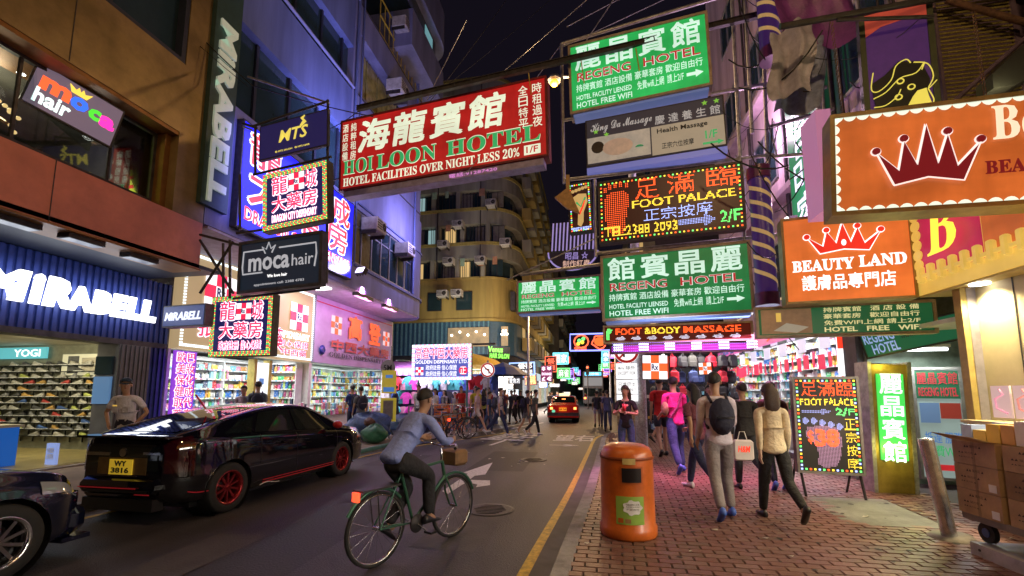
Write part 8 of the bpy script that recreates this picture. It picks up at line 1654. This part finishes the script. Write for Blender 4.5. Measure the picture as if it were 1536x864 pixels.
for i in range(66):
    k = rg.choice(['red', 'red', 'magenta'] if i % 22 < 7 else list(cols)); o = garment(k, cols[k]); row = i // 22
    o.location = (-12.6 + (i % 22) * .37 - (.1 * row), 21.45 - rg.random() * .25 - (.2 if row == 2 else 0), [1.75, 1.05, .35][row]); o.rotation_euler = (0, 0, rg.uniform(-.6, .6) + (.9 if i % 3 == 0 else 0)); s = rg.uniform(.85, 1.05); o.scale = (s, 1, s)
    tag(o, '%s shirt on the clothes stall, %s row down, %s from the left' % (k, ORD[row], ORD[i % 22]), 'garment', k + ' garments on the clothes stall')
area('stall_light', (-9, 20.9, 3.1), (R(20), 0, 0), 5, .4, 260, (.9, .75, 1)); 
for x in (-11, -8.6): sb = thing('stall_bulb', 'white lamp hanging under the striped awning of the clothes stall', 'lamp', (x, 21.4, 2.6), 0, 'lamps under the clothes stall awning'); MB().ball((0, 0, 0), .07, 8).build('bulb', lum, sb); MB().cyl((0, 0, 0), (0, 0, .2), .01, n=5).build('cord', black, sb)
um = thing('stall_parasol', 'blue stall parasol spread by the golden box sign', 'parasol', (-4.6, 22.5, 0)); MB().lathe([(0, 3.2), (.8, 2.9), (1.4, 2.5)], n=10, smooth=False).build('canopy', mat('parasol_blue', (.03, .08, .3), .6), um); MB().cyl((0, 0, 0), (0, 0, 3.2), .03).build('pole', steel, um)
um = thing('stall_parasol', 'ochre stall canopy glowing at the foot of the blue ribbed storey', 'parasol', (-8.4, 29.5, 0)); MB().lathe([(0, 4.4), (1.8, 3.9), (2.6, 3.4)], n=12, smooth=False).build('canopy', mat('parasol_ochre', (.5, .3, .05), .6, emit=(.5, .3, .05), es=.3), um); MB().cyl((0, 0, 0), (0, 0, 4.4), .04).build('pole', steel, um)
# lit shopfronts under the yellow building
lf_ = thing('corner_shopfronts', 'row of brightly lit small shopfronts at the foot of the yellow building', 'shop', (-8, 32.6, 0))
rg = random.Random(8)
for i in range(9):
    x = -17 + i * 1.25; MB().box(x, x + 1.1, 32.55, 32.6, .5, 2.9).build('shop_window', mat('shop_glow_%d' % (i % 3), (.5, .5, .5), .5, emit=[(.6, .65, .7), (.7, .5, .3), (.5, .6, .45)][i % 3], es=.5, var=.9, scale=3), lf_, world=True); MB().box(x, x + 1.1, 32.4, 32.55, 3.0, 3.6).build('shop_fascia', lit('far_sign_%d' % (i % 11), ()), lf_, world=True)
for j in range(11):
    y = 37 + j * 2.7; MB().box(-5.88, -5.8, y, y + 2.2, .5, 2.7).build('shop_window', mat('shop_glow_%d' % (j % 3), ()), lf_, world=True); MB().box(-5.85, -5.3, y, y + 2.2, 2.9, 3.5).build('shop_fascia', MT['far_sign_%d' % ((j * 4) % 11)], lf_, world=True)
area('corner_shops_glow', (-8.5, 31.5, 2.6), (R(60), 0, 0), 7, .6, 600, (1, .85, .75)); area('street_shops_glow', (-5.0, 45, 2.8), (0, R(-60), 0), .6, 16, 1100, (1, .8, .65))
fl_ = thing('added_facade_uplight', 'long lamp on the ledge washing the yellow corner building with light', 'lamp', (-8.5, 29.2, 5.0)); MB().box(-2, 2, -.1, .1, -.12, 0).build('housing', dsteel, fl_); aim(area('yellow_wall_fill', (-8.5, 29.2, 5.1), (0, 0, 0), 4, .3, 210, (1, .9, .65)), (-9, 33, 14)); aim(area('street_canyon_glow', (-3.6, 50, 4), (0, 0, 0), .5, 20, 700, (1, .75, .45)), (-6, 50, 12))  # uplight and its housing are added to brighten the yellow building
# railings, crates, rubbish sacks at the left pavement edge
rl = thing('pavement_railing', 'grey steel railing along the left pavement edge by the corner', 'railing', (-5.9, 15, .13)); P0, P1 = Vector((-5.9, 13.6, .13)), Vector((-5.0, 17.4, .13))
for k in range(7): q = P0.lerp(P1, k / 6); MB().cyl(q, q + Vector((0, 0, 1.05)), .025).build('upright', steel, rl, world=True)
for z in (.25, .65, 1.03): MB().cyl(P0 + Vector((0, 0, z)), P1 + Vector((0, 0, z)), .02).build('rail', steel, rl, world=True)
cr_ = mat('crate_orange', (.55, .16, .03), .5); 
for i in range(5):
    t = thing('plastic_crate', ['orange slatted crate lowest of the left stack by the railings', 'orange slatted crate second of the left stack by the railings', 'orange slatted crate on top of the left stack by the railings', 'orange slatted crate lower of the right stack by the railings', 'orange slatted crate upper of the right stack by the railings'][i], 'crate', (-5.9 + (.62 if i > 2 else 0), 16.9, .13 + (i % 3) * .36)); MB().box(-.28, .28, -.2, .2, 0, .03).build('base', cr_, t)
    for k in range(3): MB().box(-.28, .28, -.2, -.18, .05 + k * .1, .11 + k * .1).box(-.28, .28, .18, .2, .05 + k * .1, .11 + k * .1).box(-.28, -.26, -.18, .18, .05 + k * .1, .11 + k * .1).box(.26, .28, -.18, .18, .05 + k * .1, .11 + k * .1).build('slat', cr_, t)
    for x in (-.27, .27):
        for y in (-.19, .19): MB().cb((x, y, .17), (.03, .03, .34)).build('corner_post', cr_, t)
def sack(x, y, z, sx, sy, sz, m, label, seed, cat='sack'):
    rg = random.Random(seed); mb = MB(); n = 28; kk = 18; vs = []
    for j in range(kk + 1):
        for i in range(n):
            t = PI * j / kk; a = 2 * PI * i / n; w = 1 + .10 * math.sin(a * 3 + seed + j * .7) + .07 * math.sin(a * 8 + j * 1.3) + rg.uniform(-.05, .05); w *= (1 if cat != 'sack' or j < kk * .6 else 1 - .75 * (j - kk * .6) / (kk * .4) * .8); vs.append((x + sx * math.sin(t) ** .8 * math.cos(a) * w, y + sy * math.sin(t) ** .8 * math.sin(a) * w, z + sz * (1 - math.cos(t)) * .5 * (1 + .05 * math.sin(a * 5))))
    mb.add(vs, [(j * n + i, j * n + (i + 1) % n, (j + 1) * n + (i + 1) % n, (j + 1) * n + i) for j in range(kk) for i in range(n)], 0, True); o = mb.build('rubbish_sack' if cat == 'sack' else 'tarpaulin_heap', m); tag(o, label, cat)
tb = mat('blue_tarp', (.05, .10, .28), .35, var=.5, scale=5, bump=.5); sg_ = mat('green_sack', (.03, .16, .09), .35, var=.3, scale=6, bump=.4)
sack(-6.35, 12.2, .13, .38, .3, .55, sg_, 'green rubbish sack at the kerb in front of the blue tarpaulin', 2); sack(-6.9, 12.9, .13, .7, .5, .85, tb, 'crumpled blue tarpaulin heap behind the green sack', 4, 'tarpaulin'); sack(-6.2, 14.2, .13, .8, .5, .75, tb, 'larger blue tarpaulin bundle by the railings', 9, 'tarpaulin'); sack(-6.6, 12.35, .6, .16, .14, .26, mat('brown_bag', (.12, .05, .04), .5), 'small brown bag resting on the green sack', 6)
cl_ = MB(); 
for i in range(40): rg2 = rg; pass
# overhead wires
wr_ = thing('overhead_wire', 'long thin cables crossing the night sky above the street', 'cable', (0, 9, 9)); mb = MB()
def wire(a, b, sag=.3, r=.008): 
    a = Vector(a); b = Vector(b); mb.tube([a.lerp(b, t) - Vector((0, 0, sag * 4 * t * (1 - t))) for t in [k / 10 for k in range(11)]], r, 4)
wire(aY(0, -250, 6), aY(372, 130, 8)); wire(aY(200, -55, 7.2), aY(378, 128, 8.1), 0.1, .014); wire(aY(378, 128, 8.1), aY(560, 175, 8.4), .05, .012); wire(aY(560, 250, 12), aY(800, -60, 12)); wire(aY(640, 150, 14), aY(950, -120, 14)); wire(aY(480, 200, 8.4), aY(540, 165, 8.4), .05)
mb.build('cables', cm, wr_, world=True, kind='stuff')
bpy.data.scenes.remove(TS)
